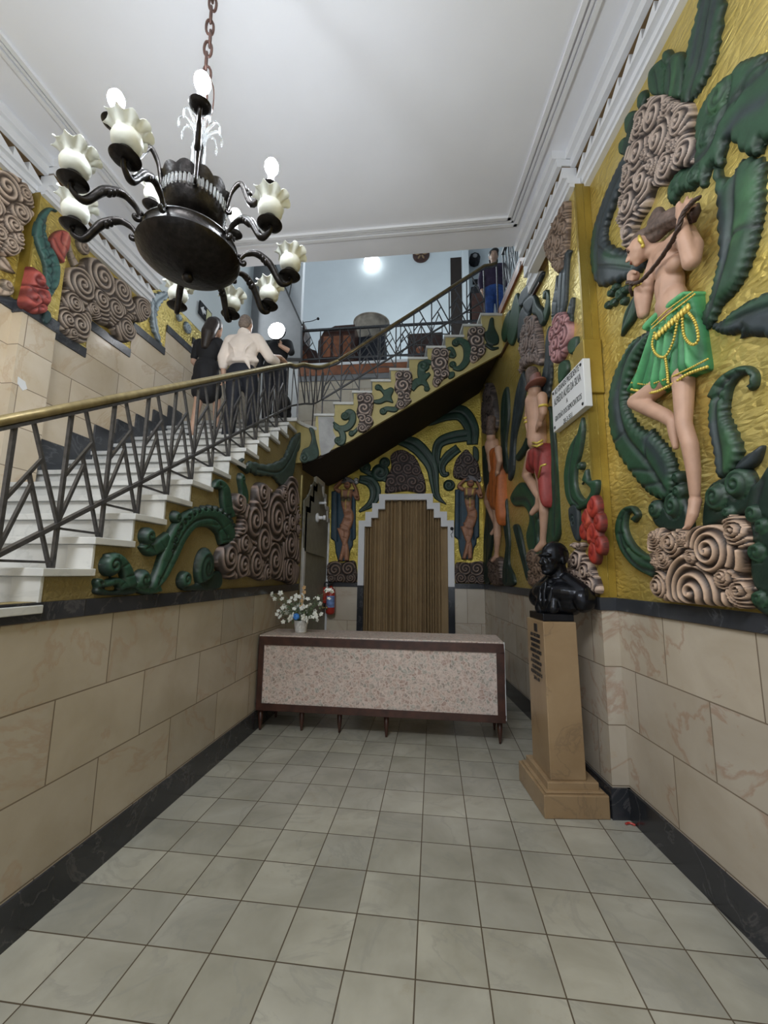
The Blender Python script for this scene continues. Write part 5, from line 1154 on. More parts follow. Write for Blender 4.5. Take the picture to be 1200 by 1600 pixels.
mb = MB(); mb.box(w_*0.1, w_*0.8, -0.016, -0.012, -h_*0.8, h_*0.8); o = mb.build('pictogram', M_SIGN); o.parent = es
mb = MB(); mb.bar((w_*0.3, -0.018, -h_*0.5), (w_*0.5, -0.018, h_*0.5), 0.03, 0.004, up=(0, 1, 0)); mb.bar((w_*0.5, -0.018, -h_*0.5), (w_*0.5, -0.018, h_*0.3), 0.03, 0.004, up=(0, 1, 0)); o = mb.build('figure', M_BLK); o.parent = es
# left end of the stairwell: white wall, sloping grey stair underside and its rail
mb = MB(); mb.box(-3.65, -2.62, 7.42, 7.55, LAND_Z-0.05, 11.8); struct('wall_landing_end', mb, M_WHITE, 'white wall at the end of the landing')
fl3 = [at(*q, 1, 7.3) for q in ((366, 400), (392, 470), (397, 560), (470, 560), (470, 508), (424, 400))]
mb = MB(); mb.prism([(p[0], p[2]) for p in fl3], 7.28, 7.41, axis=1); struct('wall_third_flight', mb, M_GREY, 'grey sloping side of another flight behind the chandelier')
r3 = empty('stair_railing', tuple(at(470, 507, 1, 7.25)), 'thin dark sloping rail of the flight at the far left', 'railing'); bpy.context.view_layer.update()
mb = MB(); mb.bar(at(472, 508, 1, 7.25), at(424, 402, 1, 7.25), 0.035, 0.03); child(mb, 'handrail', M_IRON, r3)
for a_, b_ in (((452, 462), (458, 430)), ((458, 430), (452, 400)), ((432, 420), (428, 405))):
    mb = MB(); mb.bar(at(*a_, 1, 7.25), at(*b_, 1, 7.25), 0.018, 0.018); child(mb, 'bar', M_IRON, r3)
x0 = FL.px(318, 490); 
gs = empty('exit_sign', (-3.58, -x0[0], x0[1]), 'dark sign with a white arrow and pale figure on the left wall', 'sign')
mb = MB(); mb.box(0, 0.02, -0.17, 0.17, -0.11, 0.11); o = mb.build('panel', M_BLK); o.parent = gs
mb = MB(); mb.prism([(-0.15, 0.0), (-0.07, 0.07), (-0.07, 0.03), (-0.01, 0.03), (-0.01, -0.03), (-0.07, -0.03), (-0.07, -0.07)], 0.02, 0.024, axis=0); o = mb.build('arrow', M_WHITE); o.parent = gs
mb = MB(); mb.box(0.02, 0.024, 0.02, 0.15, -0.09, 0.09); o = mb.build('pictogram', M_SIGN); o.parent = gs
lamp('gallery_light', 'POINT', (-0.8, 7.9, 8.2), 120, (0.85, 0.95, 1.0), 0.4)  # unseen point light added to spread the gallery wall lamp's light
lamp('landing_fill', 'AREA', (-3.45, 6.6, 6.6), 16, (0.88, 0.97, 1.0), 1.2, (0, math.radians(-90), 0), 1.2)  # unseen area fill, added to brighten the end of the landing
# ================================================================== RELIEF ENGINE: painted plaster reliefs modelled as height fields on their wall
def _near(P, A, B):
    """nearest point of the segments A-B for every P: (distance, point, segment parameter index)"""
    N_ = len(P); D = np.empty(N_); Q = np.empty((N_, 2)); T = np.empty(N_)
    BA = B-A; L2 = np.maximum((BA**2).sum(1), 1e-12); ch_ = max(1, int(2e6//max(1, len(A))))
    for i in range(0, N_, ch_):
        p = P[i:i+ch_]; w = p[:, None, :]-A[None]; t = np.clip((w*BA[None]).sum(2)/L2[None], 0, 1)
        q = A[None]+t[..., None]*BA[None]; d = ((p[:, None, :]-q)**2).sum(2); k = d.argmin(1); r = np.arange(len(p))
        D[i:i+ch_] = np.sqrt(d[r, k]); Q[i:i+ch_] = q[r, k]; T[i:i+ch_] = (k+t[r, k])/len(A)
    return D, Q, T
def _inside(P, V):
    A = V; B = np.roll(V, -1, 0); ins = np.zeros(len(P), bool); ch_ = max(1, int(4e6//len(A)))
    for i in range(0, len(P), ch_):
        x = P[i:i+ch_, 0][:, None]; y = P[i:i+ch_, 1][:, None]
        c = ((A[:, 1] > y) != (B[:, 1] > y)) & (x < (B[:, 0]-A[:, 0])*(y-A[:, 1])/np.where(B[:, 1] == A[:, 1], 1e-12, B[:, 1]-A[:, 1])+A[:, 0])
        ins[i:i+ch_] = c.sum(1) % 2 == 1
    return ins
class Rel:
    def __init__(r, frame, k, step=0.008, off=0.0, po=0.022):
        r.f, r.k, r.step, r.off, r.po = frame, k, step, off, po; r.fl, r.fb = 0.72, 0.5; r.rim = 0.75; r.polys = []; r.strokes = []; r.cellsets = []
    def c(r, pts, k=None):
        k = k or r.k; return [(k[0]+x/k[2], k[1]+y/k[2]) for x, y in pts]
    def loc(r, pts, k=None): return np.array(r.f.pxs(r.c(pts, k), r.off+r.po))
    def mz(r, p, k=None):
        k = k or r.k; q = r.loc([p, (p[0], p[1]+10)], k); return abs(q[1, 1]-q[0, 1])/10
    def poly(r, pts, d=0.04, bev=0.05, col=(.05, .1, .05), sm=True, base=0.012, k=None, jag=0.0):
        V = r.loc(crs(pts, 5, True) if sm else pts, k)
        if jag:
            n = len(V); t = np.roll(V, -1, 0)-np.roll(V, 1, 0); nn = np.stack([t[:, 1], -t[:, 0]], 1)/np.maximum(np.linalg.norm(t, axis=1)[:, None], 1e-9)
            V = V+nn*(jag*np.abs(((np.arange(n)*0.5) % 1)-0.5)*2-jag/2)[:, None]
        r.polys.append((V, d*r.fl, bev*r.fb, col, base)); return r
    def rib(r, pts, ws, d=0.035, bev=0.05, col=(.05, .1, .05), base=0.012, k=None, groove=None):
        P = np.array(crs(pts, 6)); n = len(P); W = np.interp(np.linspace(0, 1, n), np.linspace(0, 1, len(ws)), ws)
        t = np.gradient(P, axis=0); t /= np.maximum(np.linalg.norm(t, axis=1)[:, None], 1e-9); nn = np.stack([t[:, 1], -t[:, 0]], 1)
        Lf = P+nn*W[:, None]/2; Rt = P-nn*W[:, None]/2
        # build as overlapping quads so that tight bends stay solid
        for i in range(0, n-1, 5):
            j = min(n-1, i+6); V = np.concatenate([Lf[i:j+1], Rt[i:j+1][::-1]]); r.polys.append((r.loc([tuple(v) for v in V], k), d*r.fl, bev*r.fb, col, base, 'seg'))
        if groove is not None: r.line(pts, groove[0], groove[1], groove[2], k)
        return r
    def line(r, pts, w=0.012, h=-0.008, col=None, k=None, sm=True):
        r.strokes.append((r.loc(crs(pts, 6) if sm and len(pts) > 2 else pts, k), w, h, col)); return r
    def disc(r, c, rad, turns=1.6, d=0.04, col=(.05, .1, .05), gcol=(.02, .04, .03), dirn=1, a0=0.0, asp=1.0, k=None, gh=-0.014, gw=None):
        m = r.mz(c, k)*rad; q = r.loc([c], k)[0]; t = np.linspace(0, 2*np.pi, 29)[:-1]
        r.polys.append((np.stack([q[0]+m*asp*np.cos(t), q[1]+m*np.sin(t)], 1), d, m*0.5, col, 0.012))
        u = np.linspace(0, 1, int(26*turns)); a = a0+dirn*u*turns*2*np.pi; rr = m*(0.95-0.85*u)
        r.strokes.append((np.stack([q[0]+asp*rr*np.cos(a), q[1]+rr*np.sin(a)], 1), gw or m*0.13, gh, gcol)); return r
    def cells(r, pts, cents, fill=0, turns=2.6, d=0.05, rh=0.016, dark=(.045, .032, .030), light=(.47, .35, .28), seed=1, k=None, asp=1.0, fr=0.5, sharp=1.6, base=0.02, bev=0.04):
        V = r.loc(crs(pts, 4, True), k); C = []
        for cc in cents: q = r.loc([cc[:2]], k)[0]; C.append((q[0], q[1], r.mz(cc[:2], k)*cc[2]))
        rg = np.random.default_rng(seed); lo, hi = V.min(0), V.max(0); avg = np.mean([c_[2] for c_ in C]); tries = 0
        while fill > 0 and tries < 4000:
            tries += 1; q = lo+(hi-lo)*rg.random(2); rad = avg*fr*(0.7+0.6*rg.random())
            if not _inside(q[None], V)[0]: continue
            if all(math.hypot((q[0]-c_[0])/asp, q[1]-c_[1]) > 0.72*(c_[2]+rad) for c_ in C): C.append((q[0], q[1], rad)); fill -= 1
        r.cellsets.append((V, np.array(C), turns, rh, dark, light, asp, sharp, rg.random(len(C))*6.28, rg.choice([-1, 1], len(C))))
        r.polys.append((V, d, bev, dark, base)); return r
    def build(r, name, label, mat=None, cat='relief', group=None, parent=None):
        allv = np.concatenate([p[0] for p in r.polys]); lo, hi = allv.min(0)-r.step*2, allv.max(0)+r.step*2; st = r.step
        nx, nz = int((hi[0]-lo[0])/st)+2, int((hi[1]-lo[1])/st)+2
        gx_, gz_ = np.meshgrid(lo[0]+st*np.arange(nx), lo[1]+st*np.arange(nz)); P = np.stack([gx_.ravel(), gz_.ravel()], 1); n = len(P)
        sd = np.full(n, -1e9); Q = P.copy(); H = np.zeros(n); Cc = np.zeros((n, 3)); segsd = {}
        for p in r.polys:
            V = p[0]; pl_, ph_ = V.min(0)-2.5*st, V.max(0)+2.5*st
            idx = np.where((P >= pl_).all(1) & (P <= ph_).all(1))[0]
            if not len(idx): continue
            D, q, _ = _near(P[idx], V, np.roll(V, -1, 0)); ins = _inside(P[idx], V); s_ = np.where(ins, D, -D)
            up = s_ > sd[idx]; sd[idx[up]] = s_[up]; Q[idx[up]] = q[up]
            if len(p) > 5:
                # ribbon pieces: dome by distance to the ribbon's sides only (ends overlap), so use the larger inside distance
                h = p[4]+p[1]*np.sqrt(np.clip(1-(1-np.clip(s_/max(p[2], 1e-6), 0, 1))**2, 0, 1)); i2 = idx[ins]; H[i2] = np.maximum(H[i2], h[ins]); Cc[i2] = p[3]
            else:
                h = p[4]+p[1]*np.sqrt(np.clip(1-(1-np.clip(s_/max(p[2], 1e-6), 0, 1))**2, 0, 1)); i2 = idx[ins]; H[i2] = np.maximum(H[i2]*0.6, h[ins]); Cc[i2] = p[3]
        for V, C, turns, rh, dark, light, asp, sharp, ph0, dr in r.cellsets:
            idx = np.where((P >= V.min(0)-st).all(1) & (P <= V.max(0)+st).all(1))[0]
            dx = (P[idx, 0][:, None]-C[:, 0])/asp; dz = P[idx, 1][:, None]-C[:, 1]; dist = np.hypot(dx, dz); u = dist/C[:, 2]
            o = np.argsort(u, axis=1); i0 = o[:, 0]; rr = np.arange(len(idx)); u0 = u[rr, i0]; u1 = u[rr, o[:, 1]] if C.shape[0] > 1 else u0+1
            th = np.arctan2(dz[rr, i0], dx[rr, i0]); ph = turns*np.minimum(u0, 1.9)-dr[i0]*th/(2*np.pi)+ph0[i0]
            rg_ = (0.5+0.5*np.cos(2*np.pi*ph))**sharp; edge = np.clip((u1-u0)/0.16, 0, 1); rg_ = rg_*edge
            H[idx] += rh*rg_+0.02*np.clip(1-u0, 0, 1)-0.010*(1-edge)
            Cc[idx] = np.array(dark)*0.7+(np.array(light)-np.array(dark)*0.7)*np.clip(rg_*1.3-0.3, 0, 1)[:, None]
        for V, w, h, col in r.strokes:
            wm = np.max(w) if hasattr(w, '__len__') else w
            idx = np.where((P >= V.min(0)-3*wm).all(1) & (P <= V.max(0)+3*wm).all(1))[0]
            if not len(idx): continue
            D, _, T = _near(P[idx], V[:-1], V[1:]); ww = np.interp(T, np.linspace(0, 1, len(w)), w) if hasattr(w, '__len__') else w
            e = np.exp(-(D/ww)**2); H[idx] += h*e
            if col is not None: Cc[idx] = Cc[idx]*(1-e[:, None]*0.92)+np.array(col)*(e[:, None]*0.92)
        if r.rim and not r.cellsets:
            e = np.exp(-(np.clip(sd, 0, 9)/(0.9*st+0.002))**2)*r.rim; Cc = Cc*(1-e[:, None])+np.array([.010, .014, .013])*e[:, None]
        H = np.maximum(H, 0.004)
        ins = sd > 0; g = np.arange(n).reshape(nz, nx)
        a, b, c_, d_ = g[:-1, :-1].ravel(), g[:-1, 1:].ravel(), g[1:, 1:].ravel(), g[1:, :-1].ravel()
        use = ins[a] | ins[b] | ins[c_] | ins[d_]
        F = np.stack([a, b, c_, d_], 1)[use]
        out = ~ins; pos = P.copy(); pos[out] = Q[out]
        # colour and height of the snapped rim follow the nearest inside vertex
        used = np.unique(F); ro = used[out[used]]
        if len(ro):
            nb = np.stack([ro-1, ro+1, ro-nx, ro+nx, ro-nx-1, ro-nx+1, ro+nx-1, ro+nx+1], 1).clip(0, n-1); good = ins[nb]; pick = good.argmax(1); src = nb[np.arange(len(ro)), pick]
            Cc[ro] = Cc[src]; H[ro] = np.minimum(H[src], 0.012)
        remap = -np.ones(n, int); remap[used] = np.arange(len(used)); F = remap[F]
        ctr = np.array([pos[used, 0].mean(), 0, pos[used, 1].min()])
        V3 = np.stack([pos[used, 0]-ctr[0], H[used]+r.off, pos[used, 1]-ctr[2]], 1); col = Cc[used]
        E = np.concatenate([F[:, [0, 1]], F[:, [1, 2]], F[:, [2, 3]], F[:, [3, 0]]]); key = np.sort(E, 1); kk = key[:, 0]*len(used)+key[:, 1]
        uq, cnt = np.unique(kk, return_counts=True); bd = E[np.isin(kk, uq[cnt == 1])]
        bv = np.unique(bd); rm = -np.ones(len(used), int); rm[bv] = len(used)+np.arange(len(bv)); S3 = V3[bv].copy(); S3[:, 1] = r.off-0.006
        V3 = np.concatenate([V3, S3]); col = np.concatenate([col, col[bv]])
        F = np.concatenate([F, np.stack([bd[:, 1], bd[:, 0], rm[bd[:, 0]], rm[bd[:, 1]]], 1)])
        me = bpy.data.meshes.new(name); me.vertices.add(len(V3)); me.vertices.foreach_set('co', V3.astype(np.float32).ravel())
        me.loops.add(F.size); me.loops.foreach_set('vertex_index', F[:, ::-1].astype(np.int32).ravel()); me.polygons.add(len(F)); me.polygons.foreach_set('loop_start', (np.arange(len(F))*4).astype(np.int32))
        me.update(calc_edges=True); me.validate()
        at_ = me.attributes.new('paint', 'FLOAT_COLOR', 'POINT'); at_.data.foreach_set('color', np.concatenate([col, np.ones((len(col), 1))], 1).astype(np.float32).ravel())
        me.polygons.foreach_set('use_smooth', [True]*len(me.polygons)); me.materials.append(mat or M_PAINT)
        o = bpy.data.objects.new(name, me); COL.objects.link(o)
        Mw = r.f.M @ Matrix.Translation((ctr[0], 0, ctr[2]))
        if parent is not None:
            o.parent = parent; o.matrix_parent_inverse = parent.matrix_world.inverted(); o.matrix_basis = Mw
        else: o.matrix_world = Mw; tag(o, label, cat, group)
        return o
def K(x, y, s): return (x, y, s)
k3, k4, k5, k8 = K(750, 0, 2.6667), K(850, 300, 3.4286), K(850, 600, 3.4286), K(780, 560, 4.0)
kP, kQ, kD, kC = K(750, 200, 4.8), K(600, 350, 4.0), K(690, 740, 5.714), K(690, 580, 7.5)
kL1, kL2, k6, kS, kB = K(0, 200, 4.6154), K(0, 400, 4.0), K(0, 450, 2.4), K(400, 350, 2.6667), K(440, 600, 2.857)
GR = (.020, .062, .030); GRL = (.038, .105, .044); GRD = (.011, .029, .019); SLT = (.028, .039, .045); BLK_ = (.014, .018, .018)
# ================================================================== MURAL, RIGHT WALL (near part)
LG = (.018, .026, .026)
r = Rel(FR, k3, 0.010); r.poly([(925, -40), (895, 80), (862, 200), (848, 310), (832, 425), (872, 415), (912, 368), (962, 268), (990, 150), (1008, -40)], 0.035, 0.10, GR, jag=0.02)
r.line([(968, -40), (935, 140), (905, 290), (868, 405)], 0.018, -0.014, LG).line([(940, 0), (915, 130), (890, 260)], 0.03, -0.004, SLT).line([(985, 0), (955, 150), (925, 280)], 0.03, -0.004, SLT)
r.build('relief_leaf', 'long dark green leaf rising from the top scroll cluster to the cornice', M_PAINTG)
r = Rel(FR, k3, 0.009)
for c in [[(705, 345), (718, 285), (768, 240), (800, 262), (800, 330), (790, 395), (720, 398)], [(765, 240), (780, 205), (796, 225), (798, 270), (770, 275)], [(780, 300), (800, 235), (832, 215), (852, 250), (851, 330), (836, 410), (775, 400)]]: r.poly(c, 0.045, 0.05, GR)
r.line([(795, 245), (800, 320), (790, 395)], 0.012, -0.014, LG).line([(735, 300), (745, 350), (750, 395)], 0.012, -0.010, GRD).line([(830, 240), (820, 320), (805, 395)], 0.02, -0.006, GRL)
r.build('relief_leaf', 'clump of rounded green leaves on top of the upper scroll cluster', M_PAINTG)
r = Rel(FR, k3, 0.009)
for c in [[(658, 445), (663, 402), (684, 374), (692, 400), (680, 440), (668, 458)], [(608, 552), (607, 500), (630, 463), (652, 470), (640, 525), (625, 556)], [(584, 642), (583, 600), (605, 570), (617, 588), (612, 642)]]: r.poly(c, 0.035, 0.03, GR)
r.rib([(682, 440), (640, 510), (615, 600), (606, 680)], [14, 18, 20, 22], 0.03, 0.03, GRD)
r.poly([(606, 645), (575, 700), (540, 775), (505, 865), (478, 950), (465, 1040), (468, 1120), (496, 1192), (560, 1180), (640, 1150), (688, 1105), (712, 1052), (650, 1036), (600, 1044), (535, 1015), (524, 962), (545, 890), (586, 785), (614, 715), (624, 660)], 0.05, 0.09, SLT, jag=0.014)
r.line([(610, 690), (560, 800), (515, 920), (496, 1030), (498, 1180)], 0.016, -0.012, LG).line([(500, 1030), (560, 1060), (660, 1060)], 0.012, -0.010, LG).line([(500, 1110), (560, 1110), (640, 1120)], 0.01, -0.008, LG)
r.line([(488, 960), (478, 1050), (485, 1130)], 0.04, 0.0, GR).line([(530, 1060), (590, 1090), (650, 1095)], 0.035, 0.0, GR)
r.build('relief_leaf', 'big curled blue-green leaf left of the green-skirted figure, reaching the cornice', M_PAINTG)
r = Rel(FR, k3, 0.0065, po=0.035)
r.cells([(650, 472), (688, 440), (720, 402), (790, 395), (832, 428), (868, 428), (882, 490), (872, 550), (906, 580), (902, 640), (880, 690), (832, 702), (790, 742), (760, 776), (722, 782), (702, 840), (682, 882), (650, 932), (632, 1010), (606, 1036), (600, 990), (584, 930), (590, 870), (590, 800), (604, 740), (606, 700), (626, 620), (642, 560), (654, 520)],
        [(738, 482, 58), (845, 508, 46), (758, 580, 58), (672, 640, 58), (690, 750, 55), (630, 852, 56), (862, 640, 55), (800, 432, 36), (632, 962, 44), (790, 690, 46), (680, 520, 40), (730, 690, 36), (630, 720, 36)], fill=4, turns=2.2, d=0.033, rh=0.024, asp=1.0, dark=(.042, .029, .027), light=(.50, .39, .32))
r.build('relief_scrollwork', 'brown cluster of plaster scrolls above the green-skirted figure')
r = Rel(FR, k3, 0.010)
r.poly([(790, 775), (830, 712), (868, 700), (902, 640), (900, 540), (915, 470), (960, 388), (1010, 328), (1050, 305), (1074, 268), (1122, 245), (1192, 224), (1182, 262), (1260, 260), (1260, 560), (1170, 585), (1165, 640), (1100, 640), (1030, 575), (1000, 700), (972, 680), (945, 722), (932, 788), (905, 760), (880, 792), (838, 800), (800, 852), (784, 820)], 0.05, 0.09, GR, jag=0.014)
r.disc((1012, 400), 62, 1.5, 0.055, GRL, GRD).disc((960, 560), 45, 1.3, 0.05, GR, GRD).disc((905, 730), 34, 1.3, 0.05, GR, GRD).disc((830, 760), 30, 1.2, 0.05, GR, GRD)
r.line([(880, 700), (960, 620), (1010, 500), (1080, 400), (1200, 290)], 0.02, -0.014, LG).line([(1040, 560), (1100, 480), (1200, 420)], 0.03, -0.006, SLT).line([(1060, 330), (1050, 400), (1020, 480)], 0.014, -0.010, GRD).line([(1190, 240), (1120, 330), (1080, 420)], 0.014, -0.010, GRD)
r.build('relief_leaf', 'broad green frond with curled lobes at the upper right edge', M_PAINTG)
r = Rel(FR, k4, 0.010)
r.poly([(905, -150), (922, 0), (930, 170), (936, 340), (915, 450), (890, 560), (848, 662), (852, 730), (892, 702), (942, 602), (1002, 542), (1062, 452), (1112, 320), (1142, 200), (1162, 90), (1166, -60), (1170, -170), (1050, -170), (985, -60)], 0.05, 0.11, GR, jag=0.016)
r.line([(1040, -160), (1025, 0), (1020, 150), (985, 350), (930, 540), (860, 720)], 0.02, -0.016, LG).line([(1120, -60), (1100, 100), (1040, 230)], 0.05, -0.002, GRL).line([(950, 40), (975, 200), (965, 350)], 0.04, -0.003, SLT).line([(1140, 180), (1060, 200), (1000, 260)], 0.012, -0.008, LG)
r.build('relief_leaf', 'tall hanging green leaf right of the figure, tip beside its skirt', M_PAINTG)
r = Rel(FR, k4, 0.010)
r.poly([(888, 716), (950, 692), (1010, 640), (1062, 604), (1122, 574), (1260, 535), (1260, 790), (1180, 772), (1132, 770), (1080, 766), (1042, 780), (1060, 740), (1000, 762), (938, 752)], 0.045, 0.07, SLT, jag=0.014)
r.line([(895, 718), (1000, 700), (1100, 660), (1250, 610)], 0.016, -0.012, LG).line([(1060, 700), (1100, 740), (1050, 770)], 0.012, -0.008, LG).line([(1000, 680), (1060, 625), (1130, 595), (1220, 570)], 0.03, 0, GR)
r.build('relief_leaf', 'pointed slate-green leaf at the right edge level with the skirt', M_PAINTG)
r = Rel(FR, k4, 0.009)
r.poly([(578, 712), (530, 762), (472, 802), (430, 870), (382, 970), (356, 1070), (350, 1180), (364, 1300), (400, 1400), (460, 1492), (520, 1570), (575, 1622), (650, 1648), (692, 1600), (702, 1510), (690, 1430), (650, 1360), (604, 1312), (572, 1268), (556, 1290), (500, 1250), (460, 1190), (442, 1140), (442, 1080), (462, 1000), (500, 900), (542, 830), (566, 770)], 0.05, 0.09, GR, jag=0.018)
r.line([(572, 730), (470, 860), (420, 1000), (410, 1130), (450, 1300), (560, 1440), (660, 1600)], 0.018, -0.014, LG).line([(420, 1030), (400, 1150), (430, 1290)], 0.04, 0, SLT).line([(440, 1290), (400, 1330), (380, 1340)], 0.012, -0.008, LG).line([(560, 1440), (560, 1350), (580, 1290)], 0.012, -0.008, LG).line([(600, 1500), (540, 1490), (480, 1490)], 0.012, -0.008, LG).line([(640, 1560), (580, 1570), (540, 1580)], 0.012, -0.008, LG).line([(560, 1330), (620, 1400), (670, 1500)], 0.035, 0, SLT)
r.build('relief_leaf', 'long drooping green leaf behind the raised knee of the figure', M_PAINTG)
r = Rel(FR, k4, 0.008)
r.disc((412, 545), 34, 1.2, 0.04, GR, GRD)
for c in ((360, 540), (375, 590), (345, 605), (430, 585), (385, 510), (440, 520)): r.disc(c, 22, 1.0, 0.035, GR, GRD)
r.poly([(492, 540), (470, 580), (440, 640), (422, 710), (408, 775), (440, 735), (475, 690), (495, 640), (500, 580)], 0.035, 0.04, GR)
r.line([(492, 550), (450, 660), (412, 765)], 0.012, -0.01, LG)
r.build('relief_leaf', 'small curly green sprig below the left fist of the figure', M_PAINTG)
r = Rel(FR, k5, 0.008)
r.rib([(470, 735), (492, 700), (462, 668), (425, 695), (412, 780), (445, 875), (515, 950), (600, 985)], [26, 30, 34, 40, 56, 74, 92, 115], 0.04, 0.06, GR)
r.line([(470, 735), (485, 702), (460, 675), (428, 705), (420, 790), (460, 880), (530, 940), (600, 960)], 0.014, -0.012, GRD).line([(410, 800), (440, 890), (510, 975), (600, 1010)], 0.014, -0.01, LG).line([(455, 880), (520, 925), (600, 930)], 0.012, -0.008, GRL)
r.build('relief_tendril', 'green crescent tendril curling up left of the bottom scrolls', M_PAINTG)
r = Rel(FR, k5, 0.008)
r.poly([(570, 640), (600, 760), (700, 790), (790, 770), (760, 640), (740, 560), (690, 600), (640, 660), (620, 620)], 0.03, 0.05, GRD)
for c, q, dr in (((606, 672), 50, 1), ((704, 650), 76, -1), ((728, 500), 36, 1), ((735, 575), 44, 1)): r.disc(c, q, 1.7, 0.05, GR, GRD, dr, asp=0.9)
r.build('relief_tendril', 'three green spirals left of the standing foot', M_PAINTG)
r = Rel(FR, k5, 0.008)
r.poly([(850, 760), (860, 620), (890, 540), (960, 500), (1080, 450), (1130, 520), (1120, 640), (1080, 690), (1000, 720), (900, 760)], 0.03, 0.06, GRD)
for c, q, dr in (((938, 605), 78, 1), ((1052, 535), 88, -1), ((1150, 695), 60, 1), ((1010, 690), 38, 1)): r.disc(c, q, 1.7, 0.055, GR, GRD, dr, asp=0.9)
r.build('relief_tendril', 'large green spirals right of the standing leg', M_PAINTG)
r = Rel(FR, k4, 0.008)
r.rib([(1085, 1052), (1110, 1030), (1108, 975), (1065, 952), (1000, 985), (955, 1040), (925, 1120)], [34, 40, 44, 46, 60, 84, 110], 0.04, 0.05, GR)
r.poly([(905, 1100), (885, 1180), (890, 1280), (915, 1400), (930, 1520), (962, 1530), (1012, 1500), (1052, 1390), (1012, 1270), (976, 1190), (972, 1110)], 0.045, 0.06, GR, jag=0.012)
r.line([(1090, 1050), (1100, 1000), (1060, 970), (990, 1010), (940, 1100), (935, 1250), (960, 1400), (965, 1520)], 0.014, -0.012, LG).line([(1000, 1300), (1010, 1400), (975, 1500)], 0.03, 0, GRL).line([(915, 1250), (935, 1400), (950, 1500)], 0.03, 0, SLT)
r.build('relief_leaf', 'green leaf with a hooked tip right of the standing leg', M_PAINTG)
r = Rel(FR, k5, 0.008)
r.poly([(1018, 445), (1070, 390), (1112, 360), (1162, 328), (1142, 410), (1100, 452), (1050, 465)], 0.035, 0.04, SLT); r.line([(1025, 445), (1090, 400), (1155, 335)], 0.01, -0.008, LG)
r.build('relief_leaf', 'small pointed leaf between hooked leaf and green spirals', M_PAINTG)
r = Rel(FR, k5, 0.009)
r.poly([(1108, 560), (1150, 520), (1260, 440), (1260, 1190), (1130, 1195), (1135, 1110), (1112, 1000), (1122, 850), (1112, 760), (1090, 660)], 0.045, 0.08, GRD)
for c, q in (((1165, 900), 60), ((1180, 1150), 52), ((1190, 760), 50)): r.disc(c, q, 1.5, 0.05, GR, GRD)
r.line([(1190, 520), (1160, 640), (1150, 800)], 0.014, -0.01, LG)
r.build('relief_leaf', 'dark green foliage at the right edge beside the bottom scrolls', M_PAINTG)
r = Rel(FR, k5, 0.006, po=0.04)
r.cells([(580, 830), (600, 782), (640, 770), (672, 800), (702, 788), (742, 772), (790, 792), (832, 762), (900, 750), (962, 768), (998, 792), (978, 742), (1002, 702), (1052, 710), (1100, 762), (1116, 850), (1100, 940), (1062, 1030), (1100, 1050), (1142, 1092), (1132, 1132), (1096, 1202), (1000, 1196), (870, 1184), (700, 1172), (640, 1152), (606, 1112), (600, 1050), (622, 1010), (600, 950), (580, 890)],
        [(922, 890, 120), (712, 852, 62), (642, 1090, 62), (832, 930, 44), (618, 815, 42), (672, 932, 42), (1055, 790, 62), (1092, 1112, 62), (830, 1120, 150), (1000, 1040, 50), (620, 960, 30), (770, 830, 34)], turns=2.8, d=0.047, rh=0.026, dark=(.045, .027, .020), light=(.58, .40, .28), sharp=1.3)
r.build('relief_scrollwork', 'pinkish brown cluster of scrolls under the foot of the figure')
# ------------------------------------------------------------------ the figure in the green skirt
M_FIG = simple('figure_flesh_paint', (0.44, 0.262, 0.18), 0.55, noise=0.12, scale=8, bmp=0.15)
M_HAIRP = simple('brown_hair_paint', (0.10, 0.066, 0.052), 0.65, noise=0.45, scale=35, bmp=0.6)
M_BEAD = simple('yellow_gold_beads', (0.62, 0.47, 0.09), 0.4, metal=0.3)
M_DKB = simple('dark_brown_paint', (0.055, 0.030, 0.022), 0.6, noise=0.4, scale=40, bmp=0.4)
def J(frame, k, x, y, n): q = frame.px(k[0]+x/k[2], k[1]+y/k[2], n); return Vector((q[0], n, q[1]))
def j4(x, y, n): return J(FR, k4, x, y, n)
def j5(x, y, n): return J(FR, k5, x, y, n)
fg = empty('relief_figure', label='high relief dancer in a beaded green skirt standing on one leg', cat='relief figure', M=FR.M); bpy.context.view_layer.update()
HC = j4(524, 300, 0.115)
def fv(ds, dn, dz): return HC+Vector((ds, dn, dz))
sh_l, sh_r = j4(612, 352, 0.055), j4(752, 236, 0.075)
FD = Vector((0.60, 0.76, -0.25)).normalized(); FLt = Vector((0.785, -0.62, 0.0)); FUp = FLt.cross(FD)
if FUp.z < 0: FUp = -FUp
def fa(f, l, u): return HC+FD*f+FLt*l+FUp*u
pr = [('e', HC, (0.080, 0.076, 0.086)), ('e', fa(0.03, 0, -0.04), (0.052, 0.052, 0.05)), ('e', fa(0.055, 0, -0.082), (0.022, 0.022, 0.018)), ('c', fa(0.078, 0, 0.005), fa(0.096, 0, -0.026), 0.007, 0.012), ('c', fa(0.074, -0.018, -0.052), fa(0.074, 0.018, -0.052), 0.008, 0.008), ('c', fa(0.07, -0.015, -0.063), fa(0.07, 0.015, -0.063), 0.008, 0.008), ('c', fa(0.070, -0.045, 0.028), fa(0.070, 0.045, 0.028), 0.009, 0.009),
      ('c', fv(-0.03, -0.02, -0.05), j4(640, 310, 0.05), 0.042, 0.05), ('c', sh_l, sh_r, 0.052, 0.060), ('e', j4(672, 372, 0.05), (0.115, 0.075, 0.115)), ('e', j4(650, 420, 0.08), (0.07, 0.045, 0.055)), ('e', j4(705, 385, 0.08), (0.06, 0.045, 0.05)), ('e', j4(672, 500, 0.05), (0.098, 0.068, 0.13)), ('e', j4(682, 600, 0.05), (0.108, 0.072, 0.12)), ('c', j4(655, 460, 0.085), j4(652, 570, 0.085), 0.036, 0.036)]
